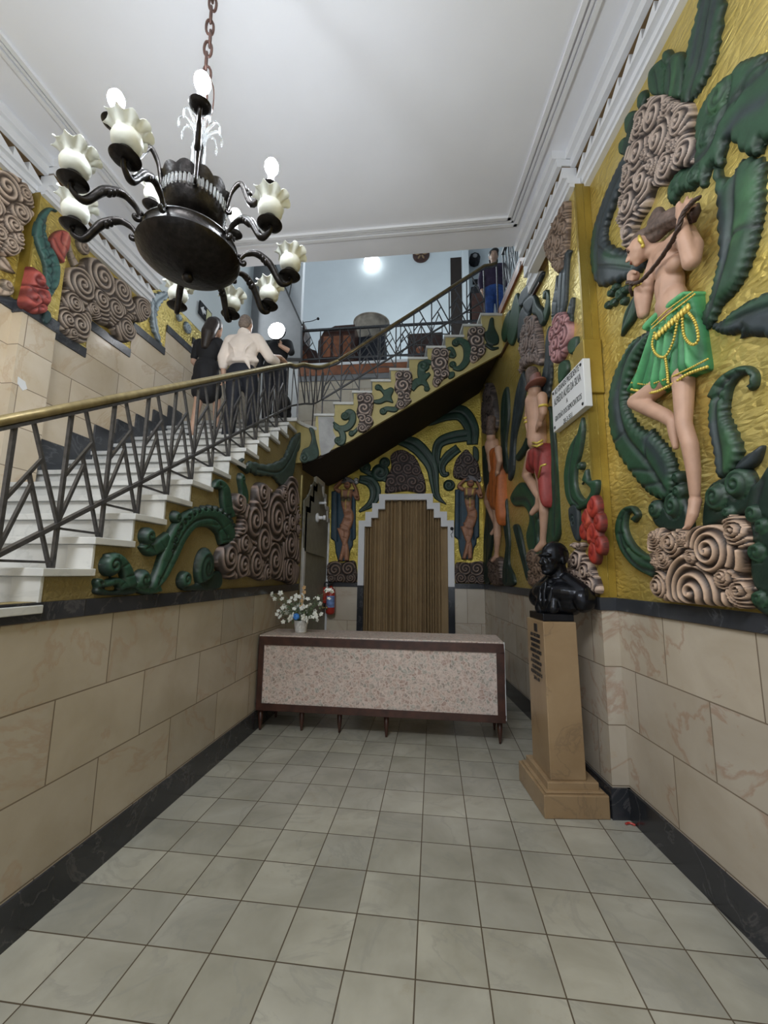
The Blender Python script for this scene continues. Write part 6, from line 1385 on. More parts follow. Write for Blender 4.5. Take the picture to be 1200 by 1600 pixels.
pr += [('p', [sh_r, j4(795, 300, 0.10), j4(790, 372, 0.12)], [0.058, 0.052, 0.045]), ('p', [j4(790, 372, 0.12), j4(752, 250, 0.145), j4(737, 150, 0.14)], [0.045, 0.036, 0.025])]
pr += [('p', [sh_l, j4(560, 480, 0.085), j4(532, 650, 0.10)], [0.050, 0.042, 0.036]), ('p', [j4(532, 650, 0.10), j4(512, 570, 0.125), j4(502, 498, 0.125)], [0.036, 0.032, 0.024])]
# hands: fist at the lower end, open hand at the upper end
def fist(c, n, sgn=1):
    o = [('e', j4(c[0], c[1], n), (0.036, 0.03, 0.036))]
    for q_ in range(4): o.append(('p', [j4(c[0]-14*sgn, c[1]-22+q_*13, n+0.024), j4(c[0]-34*sgn, c[1]-14+q_*12, n+0.024), j4(c[0]-32*sgn, c[1]-6+q_*11, n+0.0)], [0.0115, 0.0105, 0.009]))
    o.append(('p', [j4(c[0]+5*sgn, c[1]-24, n+0.024), j4(c[0]-14*sgn, c[1]-32, n+0.03), j4(c[0]-28*sgn, c[1]-26, n+0.025)], [0.012, 0.0105, 0.009])); return o
pr += fist((486, 456), 0.125)
pr += [('e', j4(737, 108, 0.14), (0.034, 0.028, 0.045))]
for q_, (ex, ey) in enumerate(((768, 28), (790, 38), (805, 52), (812, 70))): pr.append(('p', [j4(742+q_*7, 82+q_*8, 0.15), j4(762+q_*7, 52+q_*9, 0.155), j4(ex, ey, 0.14)], [0.012, 0.0105, 0.009]))
pr.append(('p', [j4(718, 100, 0.15), j4(714, 72, 0.16), j4(724, 55, 0.155)], [0.013, 0.011, 0.009]))
# legs
kn = j5(748, 215, 0.075)
pr += [('p', [j4(745, 980, 0.03), j4(748, 1050, 0.045), kn, j5(782, 330, 0.07), j5(802, 470, 0.065), j5(808, 590, 0.06)], [0.062, 0.056, 0.042, 0.043, 0.035, 0.027])]
pr += [('e', j5(810, 628, 0.055), (0.03, 0.034, 0.035)), ('p', [j5(808, 640, 0.065), j5(796, 700, 0.09), j5(775, 752, 0.105)], [0.03, 0.028, 0.020])]
for q_ in range(5): pr.append(('c', j5(786-q_*8, 744+q_*6, 0.09+0.009*q_), j5(776-q_*9, 774+q_*1, 0.096+0.010*q_), 0.012-0.0011*q_, 0.009-0.0009*q_))
kl = j5(490, 96, 0.085)
pr += [('p', [j4(640, 1020, 0.03), j4(560, 1085, 0.06), kl], [0.06, 0.06, 0.050]), ('p', [kl, j5(560, 130, 0.08), j5(650, 172, 0.065), j5(690, 205, 0.065)], [0.050, 0.048, 0.042, 0.034]), ('p', [j5(690, 205, 0.065), j5(696, 270, 0.068), j5(706, 338, 0.07)], [0.034, 0.028, 0.017])]
def flatten(co): co[:, 1] = np.maximum(co[:, 1], -0.004); return co
blob('body', pr, 0.0075, M_FIG, fg, smooth=3, edit=flatten)
hp2 = [('e', fa(-0.022, 0.0, 0.048), (0.076, 0.072, 0.056)), ('p', [fa(-0.055, -0.02, 0.04), j4(620, 180, 0.08), j4(690, 140, 0.085), j4(770, 135, 0.08), j4(800, 150, 0.07)], [0.05, 0.062, 0.056, 0.04, 0.018]), ('p', [j4(585, 165, 0.07), j4(610, 115, 0.065), j4(632, 135, 0.065)], [0.036, 0.036, 0.03]), ('p', [fa(-0.05, -0.05, 0.0), j4(605, 235, 0.09), j4(640, 200, 0.09)], [0.03, 0.034, 0.034])]
for q_ in range(10): hp2.append(('p', [fa(0.035-0.012*q_, 0.03-0.012*q_, 0.082-0.003*q_), j4(575+q_*14, 196-q_*7, 0.13), j4(690+q_*9, 138-q_*2, 0.12)], [0.009, 0.013, 0.010]))
blob('hair', hp2, 0.0075, M_HAIRP, fg, smooth=1, edit=flatten)
mb = MB(); pts = [j4(446, 484, 0.155), j4(490, 488, 0.17), j4(528, 470, 0.165), j4(600, 390, 0.15), j4(672, 288, 0.155), j4(712, 215, 0.18), j4(745, 120, 0.18), j4(790, 60, 0.165), j4(830, 30, 0.14)]
pp_ = crs([tuple(p) for p in pts], 9)
for ph in (0, 2.1, 4.2): mb.tube([(p[0]+0.007*math.cos(i*0.55+ph), p[1]+0.007*math.sin(i*0.55+ph), p[2]) for i, p in enumerate(pp_)], 0.0085, 7)
o = mb.build('rope', M_DKB, smooth=True); o.parent = fg
mb = MB(); mb.tube([tuple(j4(468, 490, 0.14)), tuple(j4(466, 520, 0.13)), tuple(j4(474, 560, 0.11))], [0.014, 0.016, 0.008], 8); o = mb.build('rope_end', M_DKB, smooth=True); o.parent = fg
mb = MB(); mb.tube([tuple(j4(806, 70, 0.12)), tuple(j4(812, 110, 0.11)), tuple(j4(806, 160, 0.09))], [0.022, 0.026, 0.010], 8); o = mb.build('hair_tail', M_DKB, smooth=True); o.parent = fg
mb = MB()
for l_ in (-0.030, 0.030):
    mb.ball(fa(0.069, l_, 0.004), (0.011, 0.009, 0.0055), 10, 6); mb.tube([fa(0.072, l_-0.016, 0.008), fa(0.078, l_, 0.013), fa(0.070, l_+0.016, 0.008)], 0.0028, 6); mb.tube([fa(0.070, l_-0.020, 0.028), fa(0.080, l_, 0.034), fa(0.072, l_+0.018, 0.028)], 0.0035, 6)
o = mb.build('eyes', M_DKB, smooth=True); o.parent = fg
mb = MB(); mb.tube([fa(0.079, -0.018, -0.056), fa(0.085, 0, -0.057), fa(0.079, 0.018, -0.056)], [0.003, 0.006, 0.003], 8); o = mb.build('lips', simple('lip_paint', (0.30, 0.10, 0.07), 0.5), smooth=True); o.parent = fg
mb = MB(); mb.tube([fa(-0.005, -0.075, 0.035), fa(0.0, -0.088, 0.0), fa(-0.005, -0.08, -0.04)], [0.008, 0.013, 0.008], 8); mb.ball(fa(0.0, -0.082, -0.05), 0.012, 10, 6); o = mb.build('earring', M_BEAD, smooth=True); o.parent = fg
mb = MB()
a_ = j4(506, 508, 0.125)
for q_ in range(10):
    t = q_*math.pi/5; mb.ball((a_.x+0.028*math.cos(t), a_.y+0.028*math.sin(t), a_.z), 0.0095, 8, 6)
o = mb.build('bracelet', M_BEAD, smooth=True); o.parent = fg
SKG = (.040, .215, .075); SKL = (.085, .33, .125); SKD = (.018, .10, .036)
r = Rel(FR, k4, 0.007, po=0.05); r.fl, r.fb, r.rim = 1, 1, 0
r.poly([(572, 718), (640, 650), (720, 588), (800, 532), (812, 560), (818, 640), (828, 720), (842, 830), (856, 938), (836, 962), (780, 985), (700, 1032), (640, 1062), (590, 1084), (530, 1080), (452, 1076), (478, 1015), (520, 930), (550, 850), (578, 770)], 0.07, 0.08, SKG, base=0.03)
for a_, b_ in (((600, 745), (490, 1060)), ((630, 720), (540, 1070)), ((655, 700), (592, 1075)), ((690, 680), (640, 1050)), ((720, 660), (690, 1030)), ((765, 630), (790, 970)), ((790, 610), (845, 950)), ((740, 640), (740, 1000))): r.line([a_, ((a_[0]+b_[0])/2+6, (a_[1]+b_[1])/2), b_], 0.018, -0.022, SKD)
for a_, b_ in (((615, 740), (515, 1065)), ((672, 700), (615, 1060)), ((705, 680), (668, 1035)), ((778, 630), (818, 960))): r.line([a_, b_], 0.02, 0.012, SKL)
r.poly([(574, 716), (640, 648), (720, 586), (798, 532), (812, 552), (740, 605), (660, 668), (590, 742)], 0.012, 0.02, SKL, base=0.10)
r.build('skirt', None, M_PAINT, parent=fg)
def beads(path, n, rad, h=0.105, k=k4):
    mb = MB(); P = [J(FR, k, x, y, h) for x, y in path]; C_ = crs([tuple(p) for p in P], 12); C_ = np.array(C_); ds = np.r_[0, np.cumsum(np.linalg.norm(np.diff(C_, axis=0), axis=1))]
    for t in np.linspace(0, ds[-1], n): mb.ball(tuple(np.interp(t, ds, C_[:, i]) for i in range(3)), rad, 7, 5)
    o = mb.build('bead_string', M_BEAD, smooth=True); o.parent = fg; return o
beads([(740, 632), (748, 760), (790, 816), (826, 790), (810, 700), (770, 640)], 30, 0.0085, 0.112); beads([(716, 690), (692, 800), (650, 880), (604, 872), (580, 820), (592, 755)], 28, 0.0085, 0.112); beads([(650, 885), (660, 960), (664, 1020)], 12, 0.0085, 0.110)
beads([(470, 1058), (580, 1074), (684, 1030), (770, 975), (872, 938)], 36, 0.0095, 0.088); beads([(470, 1022), (560, 1030), (660, 1000)], 20, 0.006, 0.095); beads([(690, 988), (780, 945), (876, 895)], 20, 0.006, 0.092)
beads([(580, 730), (660, 660), (740, 600), (806, 548)], 30, 0.006, 0.120); beads([(578, 712), (650, 642), (730, 582), (796, 536)], 30, 0.005, 0.118)
mb = MB()
for q_ in range(11):
    t = q_/10; x, y = 600+170*t, 752-158*t; mb.lathe([(0.001, 0.0), (0.010, -0.012), (0.013, -0.035), (0.001, -0.05)], 7, tuple(j4(x, y, 0.118)))
o = mb.build('waist_fringe', M_BEAD, smooth=True); o.parent = fg
# ================================================================== MURAL, PILASTER FACE
r = Rel(FR12, kP, 0.007)
r.cells([(662, 545), (620, 610), (575, 695), (535, 800), (500, 880), (512, 960), (556, 1022), (592, 1092), (632, 1050), (636, 990), (655, 900), (662, 800), (668, 650)], [(640, 620, 60), (600, 720, 60), (560, 850, 62), (620, 860, 55), (560, 960, 55), (640, 760, 46), (600, 1030, 40)], fill=6, turns=2.0, d=0.028, rh=0.018, dark=(.12, .075, .05), light=(.30, .21, .15), fr=0.6)
r.build('relief_scrollwork', 'dull brown scroll cluster just under the pilaster cornice')
r = Rel(FR12, kP, 0.008)
r.rib([(668, 915), (640, 985), (622, 1120), (612, 1290), (600, 1430)], [24, 40, 60, 64, 30], 0.03, 0.05, SLT, groove=(0.01, -0.008, LG)); r.rib([(580, 1105), (576, 1230), (562, 1330), (550, 1440)], [10, 34, 44, 26], 0.03, 0.05, SLT); r.rib([(692, 1270), (680, 1340), (665, 1430)], [10, 30, 30], 0.03, 0.04, SLT); r.poly([(600, 1400), (680, 1400), (670, 1480), (560, 1480), (540, 1420)], 0.025, 0.03, GRD)
r.build('relief_leaf', 'spiky grey-green leaves fanning up above the pink rose', M_PAINTG)
r = Rel(FR12, kQ, 0.006)
r.cells([(1100, 556), (1148, 556), (1172, 620), (1166, 720), (1132, 820), (1092, 872), (1060, 850), (1052, 760), (1050, 680), (1070, 600)], [(1112, 640, 62), (1100, 740, 58), (1140, 700, 46), (1095, 820, 44), (1140, 600, 34), (1075, 690, 34)], turns=1.7, d=0.033, rh=0.016, dark=(.17, .062, .068), light=(.42, .22, .22), sharp=0.8)
r.build('relief_rose', 'dusty pink plaster rose above the white plaque')
r = Rel(FR, kP, 0.010); r.rib([(478, 1285), (490, 1225), (512, 1250), (508, 1330), (480, 1440)], [16, 22, 26, 34, 30], 0.03, 0.04, GR); r.build('relief_tendril', 'green hooked tendril left of the spiky leaves over the red figure', M_PAINTG)
r = Rel(FR, kQ, 0.010); r.poly([(1030, 640), (1050, 690), (1056, 800), (1050, 900), (1040, 1000), (1020, 1100), (985, 1140), (985, 980), (1005, 860), (1010, 740)], 0.03, 0.05, SLT, jag=0.01); r.line([(1035, 660), (1030, 850), (1010, 1080)], 0.02, -0.012, LG); r.build('relief_leaf', 'long slate leaf between the brown scroll column and the pink rose', M_PAINTG)
r = Rel(FR12, kQ, 0.008)
r.poly([(1100, 870), (1140, 850), (1150, 910), (1120, 980), (1095, 1000), (1090, 930)], 0.03, 0.04, GR); r.build('relief_leaf', 'small green leaf hanging below the pink rose', M_PAINTG); r = Rel(FR12, kQ, 0.008); r.poly([(1170, 720), (1205, 705), (1200, 790), (1165, 815), (1150, 770)], 0.03, 0.03, GR)
r.build('relief_leaf', 'small green leaf sticking out right of the pink rose', M_PAINTG)
r = Rel(FR12, k8, 0.007)
r.poly([(514, 368), (526, 450), (506, 590), (482, 680), (478, 780), (500, 850), (540, 880), (575, 830), (560, 800), (520, 770), (512, 790), (545, 690), (560, 760), (610, 760), (612, 820), (590, 880), (540, 930), (470, 945), (425, 880), (410, 780), (412, 690), (440, 560), (490, 460)], 0.035, 0.05, GR)
r.disc((513, 672), 26, 1.2, 0.04, GR, GRD).disc((462, 1015), 44, 1.4, 0.04, SLT, GRD, asp=0.8); r.poly([(440, 930), (490, 930), (495, 1130), (470, 1120), (440, 1010)], 0.03, 0.04, SLT)
r.line([(515, 380), (470, 560), (445, 720), (455, 860), (500, 920)], 0.012, -0.01, LG)
r.build('relief_leaf', 'thorny green leaf under the plaque above the red flower', M_PAINTG)
r = Rel(FR12, k8, 0.006)
RD, RDL = (.33, .030, .016), (.46, .075, .04)
for c, q, a_ in (((600, 930), 78, .8), ((560, 1010), 80, .8), ((632, 1025), 62, .7), ((540, 1080), 62, .7), ((600, 1110), 90, .8), ((640, 1170), 62, .7), ((600, 1215), 76, .7)): r.disc(c, q, 0.8, 0.05, RD, (.20, .016, .012), asp=a_, gh=-0.006)
r.line([(585, 930), (580, 1040), (590, 1150)], 0.03, 0.006, RDL)
r.build('relief_flower', 'bright red plaster flower low on the pilaster corner')
r = Rel(FR12, k8, 0.006)
r.cells([(470, 1172), (478, 1150), (500, 1168), (524, 1148), (538, 1172), (520, 1210), (548, 1250), (590, 1310), (618, 1390), (632, 1450), (612, 1475), (560, 1455), (500, 1405), (452, 1350), (440, 1290), (462, 1230), (490, 1200)], [(505, 1270, 60), (560, 1340, 55), (500, 1340, 40), (590, 1420, 48), (525, 1170, 24), (540, 1420, 36), (480, 1170, 20)], fill=4, turns=2.2, d=0.033, rh=0.02, dark=(.055, .03, .026), light=(.50, .37, .29))
r.build('relief_scrollwork', 'brown and cream scroll cluster behind the bust at the pilaster foot')
# ================================================================== MURAL, FAR PART OF THE RIGHT WALL
F_ = (0, 0, 1.0)
r = Rel(FR, kQ, 0.014)
r.cells([(905, 580), (945, 570), (970, 620), (985, 700), (990, 800), (985, 885), (940, 870), (880, 900), (862, 940), (868, 840), (862, 740), (880, 650)], [(930, 640, 60), (900, 740, 55), (950, 740, 58), (920, 840, 55), (965, 830, 46)], fill=8, turns=2.2, d=0.033, rh=0.022, dark=(.07, .05, .046), light=(.33, .25, .22), fr=0.7)
r.build('relief_scrollwork', 'tall brown scroll cluster over the red-skirted figure')
r = Rel(FR, kQ, 0.014)
r.poly([(948, 455), (965, 500), (1000, 540), (1010, 600), (985, 640), (960, 580), (930, 560)], 0.04, 0.05, GRD); r.poly([(860, 420), (980, 300), (990, 330), (930, 430), (850, 520)], 0.03, 0.05, SLT); r.poly([(800, 520), (830, 430), (850, 520), (840, 640), (800, 760), (770, 700)], 0.03, 0.06, GR); r.poly([(760, 580), (790, 540), (780, 660), (750, 740), (735, 680)], 0.03, 0.05, GR); r.poly([(850, 560), (900, 490), (910, 560), (860, 680), (835, 740)], 0.03, 0.05, SLT); r.poly([(870, 500), (925, 440), (945, 470), (905, 560)], 0.03, 0.05, SLT)
r.build('relief_leaf', 'grey-green leaves along the thin brown rail near the stair top', M_PAINTG)
def leafp(pts, label, col=GRD, k=kD, jag=0.0, d=0.04, step=0.014, vein=None):
    r = Rel(FR, k, step); r.poly(pts, d, 0.07, col, jag=jag)
    if vein: r.line(vein, 0.025, -0.015, LG)
    return r.build('relief_leaf', label, M_PAINTG)
leafp([(640, 470), (665, 450), (690, 480), (720, 600), (745, 740), (790, 900), (800, 975), (765, 960), (735, 850), (690, 680), (660, 560)], 'dark green stem-like leaf leaning between the orange and red figures', GRD, vein=[(665, 470), (710, 650), (780, 950)])
leafp([(555, 170), (575, 240), (590, 420), (605, 600), (600, 800), (640, 900), (650, 990), (560, 1000), (550, 860), (575, 640), (545, 400), (540, 250)], 'narrow dark leaf just right of the orange figure', GRD, vein=[(560, 200), (580, 500), (590, 960)])
leafp([(620, 200), (700, 80), (770, 120), (830, 200), (850, 330), (870, 420), (860, 560), (880, 700), (860, 820), (800, 740), (760, 560), (790, 400), (740, 300), (650, 290)], 'broad green leaf behind the bent leg of the red figure', GR, vein=[(650, 230), (780, 250), (840, 500), (840, 760)])
leafp([(370, -250), (420, -100), (430, 200), (470, 420), (450, 640), (420, 820), (430, 960), (385, 960), (380, 600), (400, 300), (375, 0)], 'dark leaf along the back corner left of the orange figure', GRD, vein=[(390, -200), (420, 300), (405, 900)])
leafp([(308, 300), (340, 360), (345, 500), (385, 700), (395, 900), (392, 1010), (365, 1130), (330, 1160), (300, 1150), (295, 980), (320, 850), (330, 640), (318, 450)], 'tall green leaf right of the red-skirted figure', GR, k8, vein=[(315, 330), (350, 650), (350, 1100)])
leafp([(110, 200), (150, 80), (165, 160), (140, 330), (100, 500), (90, 700), (60, 760), (70, 560), (85, 380)], 'long thin green leaf left of the red figure, upper part', SLT, k8, vein=[(140, 130), (100, 420), (75, 700)])
leafp([(20, 250), (50, 180), (60, 350), (40, 560), (60, 690), (45, 720), (20, 640), (12, 430)], 'slim dark leaf above the orange figure\'s shoulder', GRD, k8, vein=[(40, 220), (30, 450), (45, 690)])
leafp([(200, 480), (180, 560), (120, 640), (105, 610), (150, 540), (180, 470)], 'small dark green leaf beside the red figure\'s arm', GRD, k8)
def far_fig(name, label, k, head, torso, arms, legs, skirt, hair, skcol, rs=1.0, prof=-1):
    g = empty(name, label=label, cat='relief figure', M=FR.M); bpy.context.view_layer.update()
    def j(p, n=0.08): return J(FR, k, p[0], p[1], n)
    hc = j(head, 0.11)
    pr = [('e', hc, (0.085*rs, 0.07*rs, 0.10*rs)), ('c', hc+Vector((0.09*rs, 0.02, -0.01)), hc+Vector((0.12*rs, 0.02, -0.04)), 0.012, 0.018), ('e', hc+Vector((0.05*rs, 0.01, -0.07*rs)), (0.06*rs, 0.06, 0.05)), ('c', hc, j(torso[0], 0.08), 0.06, 0.07)]
    pr += [('p', [j(t, 0.07) for t in torso], [0.125*rs, 0.105*rs, 0.11*rs][:len(torso)])]
    for a in arms:
        P_ = [j(q, 0.12) for q in a]; pr.append(('p', P_, [0.055*rs, 0.042*rs, 0.033*rs][:len(P_)])); e = P_[-1]; d = (P_[-1]-P_[-2]).normalized()
        pr.append(('e', e+d*0.05, (0.045, 0.035, 0.05)))
        for q_ in range(4): b = e+d*0.07+Vector((-0.03+0.02*q_, 0.01, 0)); pr.append(('c', b, b+d*(0.06+0.01*(q_ % 3)), 0.013, 0.010))
        pr.append(('c', e+d*0.03+Vector((0.045, 0.01, 0)), e+d*0.08+Vector((0.06, 0.015, 0)), 0.014, 0.011))
    for l in legs: pr.append(('p', [j(q, 0.045 if i < 2 else 0.07) for i, q in enumerate(l)], [0.085*rs, 0.06*rs, 0.055*rs, 0.04*rs, 0.032*rs][:len(l)])); e = j(l[-1], 0.07); pr.append(('c', e, e+Vector((0.05, 0.05, -0.06)), 0.045*rs, 0.03*rs))
    blob('body', pr, 0.014, M_FIG, g, smooth=3, edit=flatten)
    r = Rel(FR, k, 0.013, po=0.09); r.fl, r.fb, r.rim = 1, 1, 0; r.poly(skirt, 0.11, 0.10, skcol, base=0.05)
    xs = [p[0] for p in skirt]; ys = [p[1] for p in skirt]
    for t in (0.25, 0.5, 0.75): x = min(xs)+(max(xs)-min(xs))*t; r.line([(x, min(ys)), (x, max(ys))], 0.03, -0.02, tuple(c*0.5 for c in skcol))
    r.build('skirt', None, M_PAINT, parent=g)
    blob('hair', [('p', [j(q, 0.11) for q in hair], [0.075*rs, 0.08*rs, 0.06*rs][:len(hair)]), ('e', hc+Vector((-0.02, 0, 0.05*rs)), (0.085*rs, 0.075*rs, 0.075*rs))], 0.014, M_HAIRP, g, smooth=2, edit=flatten)
    return g
g = far_fig('relief_figure', 'relief dancer in a red skirt with a brown hat on the far right wall', k8, (222, 200), [(232, 270), (238, 400), (240, 520)], [[(195, 260), (178, 380), (186, 450)], [(268, 240), (275, 340), (262, 380)]],
            [[(215, 600), (172, 730), (215, 800), (250, 870), (240, 930)], [(270, 700), (280, 840), (282, 950), (278, 1060), (272, 1160)]], [(205, 560), (270, 530), (288, 620), (296, 740), (300, 900), (285, 930), (262, 800), (236, 700), (196, 720), (186, 690), (195, 610)], [(205, 90), (215, 140), (220, 170)], (.27, .035, .03))
r = Rel(FR, k8, 0.013, po=0.05); r.fl, r.fb = 1, 1; r.poly([(205, 225), (240, 215), (268, 228), (262, 330), (258, 420), (232, 428), (215, 350)], 0.10, 0.08, (.20, .105, .10)); r.line([(215, 330), (240, 340), (262, 325)], 0.02, 0.006, (.55, .40, .12)); r.build('bodice', None, M_PAINT, parent=g)
def j8(x, y, n): return J(FR, k8, x, y, n)
mb = MB(); c_ = j8(228, 170, 0.13); mb.lathe([(0.15, 0.0), (0.16, 0.012), (0.10, 0.025), (0.08, 0.11), (0.001, 0.12)], 24, tuple(c_), M=Matrix.Diagonal((1.15, 0.6, 1))); o = mb.build('hat', simple('red_brown_paint', (0.20, 0.075, 0.055), 0.6), smooth=True); o.parent = g
for y_ in (545, 525):
    mb = MB(); mb.tube([tuple(j8(206, y_, 0.14)), tuple(j8(240, y_+4, 0.19)), tuple(j8(272, y_-14, 0.14))], 0.012, 7); o = mb.build('belt', M_BEAD, smooth=True); o.parent = g
for p_ in ((180, 375), (182, 400), (275, 300)):
    q_ = j8(p_[0], p_[1], 0.12); mb = MB(); mb.lathe([(0.045, -0.012), (0.052, 0), (0.045, 0.012)], 16, tuple(q_)); o = mb.build('armband', M_BEAD, smooth=True); o.parent = g
mb = MB(); mb.tube([tuple(j8(245, 745, 0.15)), tuple(j8(262, 672, 0.172)), tuple(j8(292, 662, 0.15))], 0.011, 7); o = mb.build('bead_string', M_BEAD, smooth=True); o.parent = g
g = far_fig('relief_figure', 'relief dancer in an orange dress beside the back corner', kD, (440, -330), [(455, -250), (470, -140), (480, -40)], [[(430, -240), (425, -140), (440, -60)], [(505, -220), (520, -110), (505, -40)]],
            [[(450, 120), (408, 250), (450, 350), (480, 440), (482, 500)], [(500, 300), (500, 440), (498, 560), (494, 660), (490, 740)]], [(442, -220), (503, -205), (518, -60), (524, 120), (532, 260), (540, 380), (530, 470), (515, 420), (500, 345), (470, 330), (428, 225), (430, 150), (448, 20)], [(445, -480), (440, -420), (438, -360)], (.36, .095, .018))
r = Rel(FR, kD, 0.013); r.cells([(450, 760), (500, 740), (545, 760), (552, 850), (548, 990), (480, 1000), (445, 900)], [(490, 820, 56), (520, 900, 50), (480, 930, 46)], fill=8, turns=2.0, d=0.050, rh=0.02, dark=(.045, .03, .026), light=(.20, .14, .11), fr=0.8)
r.build('relief_scrollwork', 'dark scroll cluster under the foot of the orange figure')
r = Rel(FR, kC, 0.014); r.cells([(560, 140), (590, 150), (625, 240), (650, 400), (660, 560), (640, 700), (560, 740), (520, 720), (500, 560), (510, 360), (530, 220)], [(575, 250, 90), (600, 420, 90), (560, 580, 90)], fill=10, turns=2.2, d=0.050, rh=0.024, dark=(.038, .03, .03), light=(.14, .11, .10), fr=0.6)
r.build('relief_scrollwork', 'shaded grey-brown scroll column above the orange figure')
r = Rel(FR, kD, 0.013); r.cells([(800, 690), (840, 670), (870, 720), (915, 700), (950, 760), (970, 1000), (900, 1050), (830, 1010), (800, 960), (815, 850), (790, 760)], [(840, 760, 60), (880, 860, 60), (850, 950, 55), (930, 950, 60), (900, 760, 40)], fill=6, turns=2.2, d=0.044, rh=0.022, dark=(.06, .04, .03), light=(.30, .20, .14))
r.build('relief_scrollwork', 'brown scroll cluster under the red figure, beside the bust')
# ================================================================== MURAL, STAIR-SIDE WALL
GS, GSL, GSD = (.017, .060, .036), (.036, .105, .06), (.008, .024, .018)
r = Rel(FP, k6, 0.007, po=0.02)
r.rib([(560, 1135), (598, 1085), (630, 1010), (668, 925), (720, 868), (790, 862), (838, 900), (850, 960)], [26, 46, 62, 70, 74, 74, 70, 50], 0.05, 0.06, GS)
for i in range(17):
    t = i/16; P = crs([(640, 985), (655, 925), (690, 870), (740, 832), (800, 826), (848, 852), (870, 890)], 8); x, y = P[int(t*(len(P)-1))]; r.disc((x, y), 12, 0.5, 0.035, GSD, GSD)
r.line([(585, 1110), (640, 1000), (680, 920), (730, 872), (800, 868), (845, 930)], 0.010, -0.012, GSD); r.line([(610, 1110), (662, 1010), (700, 930), (750, 890), (810, 890)], 0.008, -0.008, GSL)
r.build('relief_tendril', 'thick scaly green tail arching up to the big scroll cluster under the stairs', M_PAINTG)
r = Rel(FP, k6, 0.007, po=0.02); r.rib([(640, 940), (600, 965), (565, 985), (540, 960)], [60, 50, 44, 36], 0.04, 0.05, GS); r.disc((552, 930), 34, 1.4, 0.05, GS, GSD)
r.build('relief_tendril', 'short green curl on the back of the scaly tail', M_PAINTG)
r = Rel(FP, k6, 0.007, po=0.02); r.disc((532, 1092), 38, 1.5, 0.05, GS, GSD); r.rib([(505, 1100), (520, 1128), (560, 1135), (600, 1120)], [20, 26, 30, 40], 0.04, 0.04, GS)
r.build('relief_tendril', 'small green spiral at the foot of the scaly tail', M_PAINTG)
r = Rel(FP, k6, 0.006, po=0.02); r.disc((767, 1050), 78, 2.6, 0.06, GS, GSD, asp=0.75); r.disc((690, 1095), 34, 1.4, 0.05, GS, GSD, -1); r.poly([(690, 1120), (740, 1110), (820, 1060), (820, 1128), (700, 1135)], 0.03, 0.04, GSD)
r.build('relief_tendril', 'large dark green oval spiral with a small curl on the black band', M_PAINTG)
r = Rel(FP, k6, 0.006, po=0.02); r.disc((415, 1040), 42, 1.4, 0.05, GS, GSD, -1); r.rib([(400, 1010), (440, 1010), (470, 1050), (485, 1100), (500, 1145)], [24, 34, 40, 44, 50], 0.045, 0.05, GS); r.rib([(372, 1125), (370, 1100), (395, 1110), (440, 1100), (470, 1130)], [18, 24, 26, 30, 40], 0.04, 0.04, GS); r.poly([(370, 1120), (420, 1135), (500, 1120), (500, 1148), (370, 1150)], 0.025, 0.03, GSD)
r.build('relief_tendril', 'green hooked tendril nearest the lowest visible step', M_PAINTG)
r = Rel(FP, k6, 0.008, po=0.02); r.disc((660, 858), 24, 1.2, 0.04, GS, GSD); r.rib([(665, 880), (690, 880), (720, 850)], [14, 22, 30], 0.03, 0.03, GS)
r.build('relief_tendril', 'little green curl above the bend of the scaly tail', M_PAINTG)
r = Rel(FP, k6, 0.007, po=0.02); r.rib([(810, 752), (820, 730), (842, 752), (848, 800), (860, 850)], [22, 28, 30, 34, 40], 0.04, 0.04, GS); r.disc((905, 715), 22, 1.2, 0.04, GS, GSD); r.rib([(905, 720), (915, 780), (900, 830), (860, 850)], [18, 26, 30, 30], 0.04, 0.04, GS)
r.build('relief_tendril', 'green shoots rising behind the top of the big scroll cluster', M_PAINTG)
r = Rel(FP, k6, 0.006, po=0.035)
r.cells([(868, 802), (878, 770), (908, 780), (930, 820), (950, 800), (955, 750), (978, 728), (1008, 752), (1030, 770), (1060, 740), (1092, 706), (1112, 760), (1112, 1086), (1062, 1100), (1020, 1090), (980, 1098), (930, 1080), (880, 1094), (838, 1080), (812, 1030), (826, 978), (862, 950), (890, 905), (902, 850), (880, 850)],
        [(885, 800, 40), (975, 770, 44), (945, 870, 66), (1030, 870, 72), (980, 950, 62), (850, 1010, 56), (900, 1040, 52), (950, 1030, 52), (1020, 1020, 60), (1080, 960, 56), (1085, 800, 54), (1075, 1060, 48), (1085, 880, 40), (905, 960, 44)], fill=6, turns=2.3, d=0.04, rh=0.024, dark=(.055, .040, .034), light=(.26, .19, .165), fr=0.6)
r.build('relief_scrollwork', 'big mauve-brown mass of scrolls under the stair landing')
r = Rel(FP, k6, 0.010, po=0.015)
r.poly([(1128, 540), (1098, 562), (1080, 602), (1060, 640), (1000, 662), (938, 650), (930, 672), (960, 702), (1020, 708), (1052, 740), (1085, 730), (1100, 690), (1112, 620), (1140, 580)], 0.03, 0.06, (.045, .075, .065), jag=0.012)
r.line([(1120, 560), (1085, 640), (1040, 690), (960, 680)], 0.012, -0.01, GSD); r.rib([(935, 690), (900, 660), (915, 640)], [20, 16, 8], 0.02, 0.03, GSD)
r.build('relief_leaf', 'faded blue-green leaf high on the stair mural by the landing', M_PAINTG)
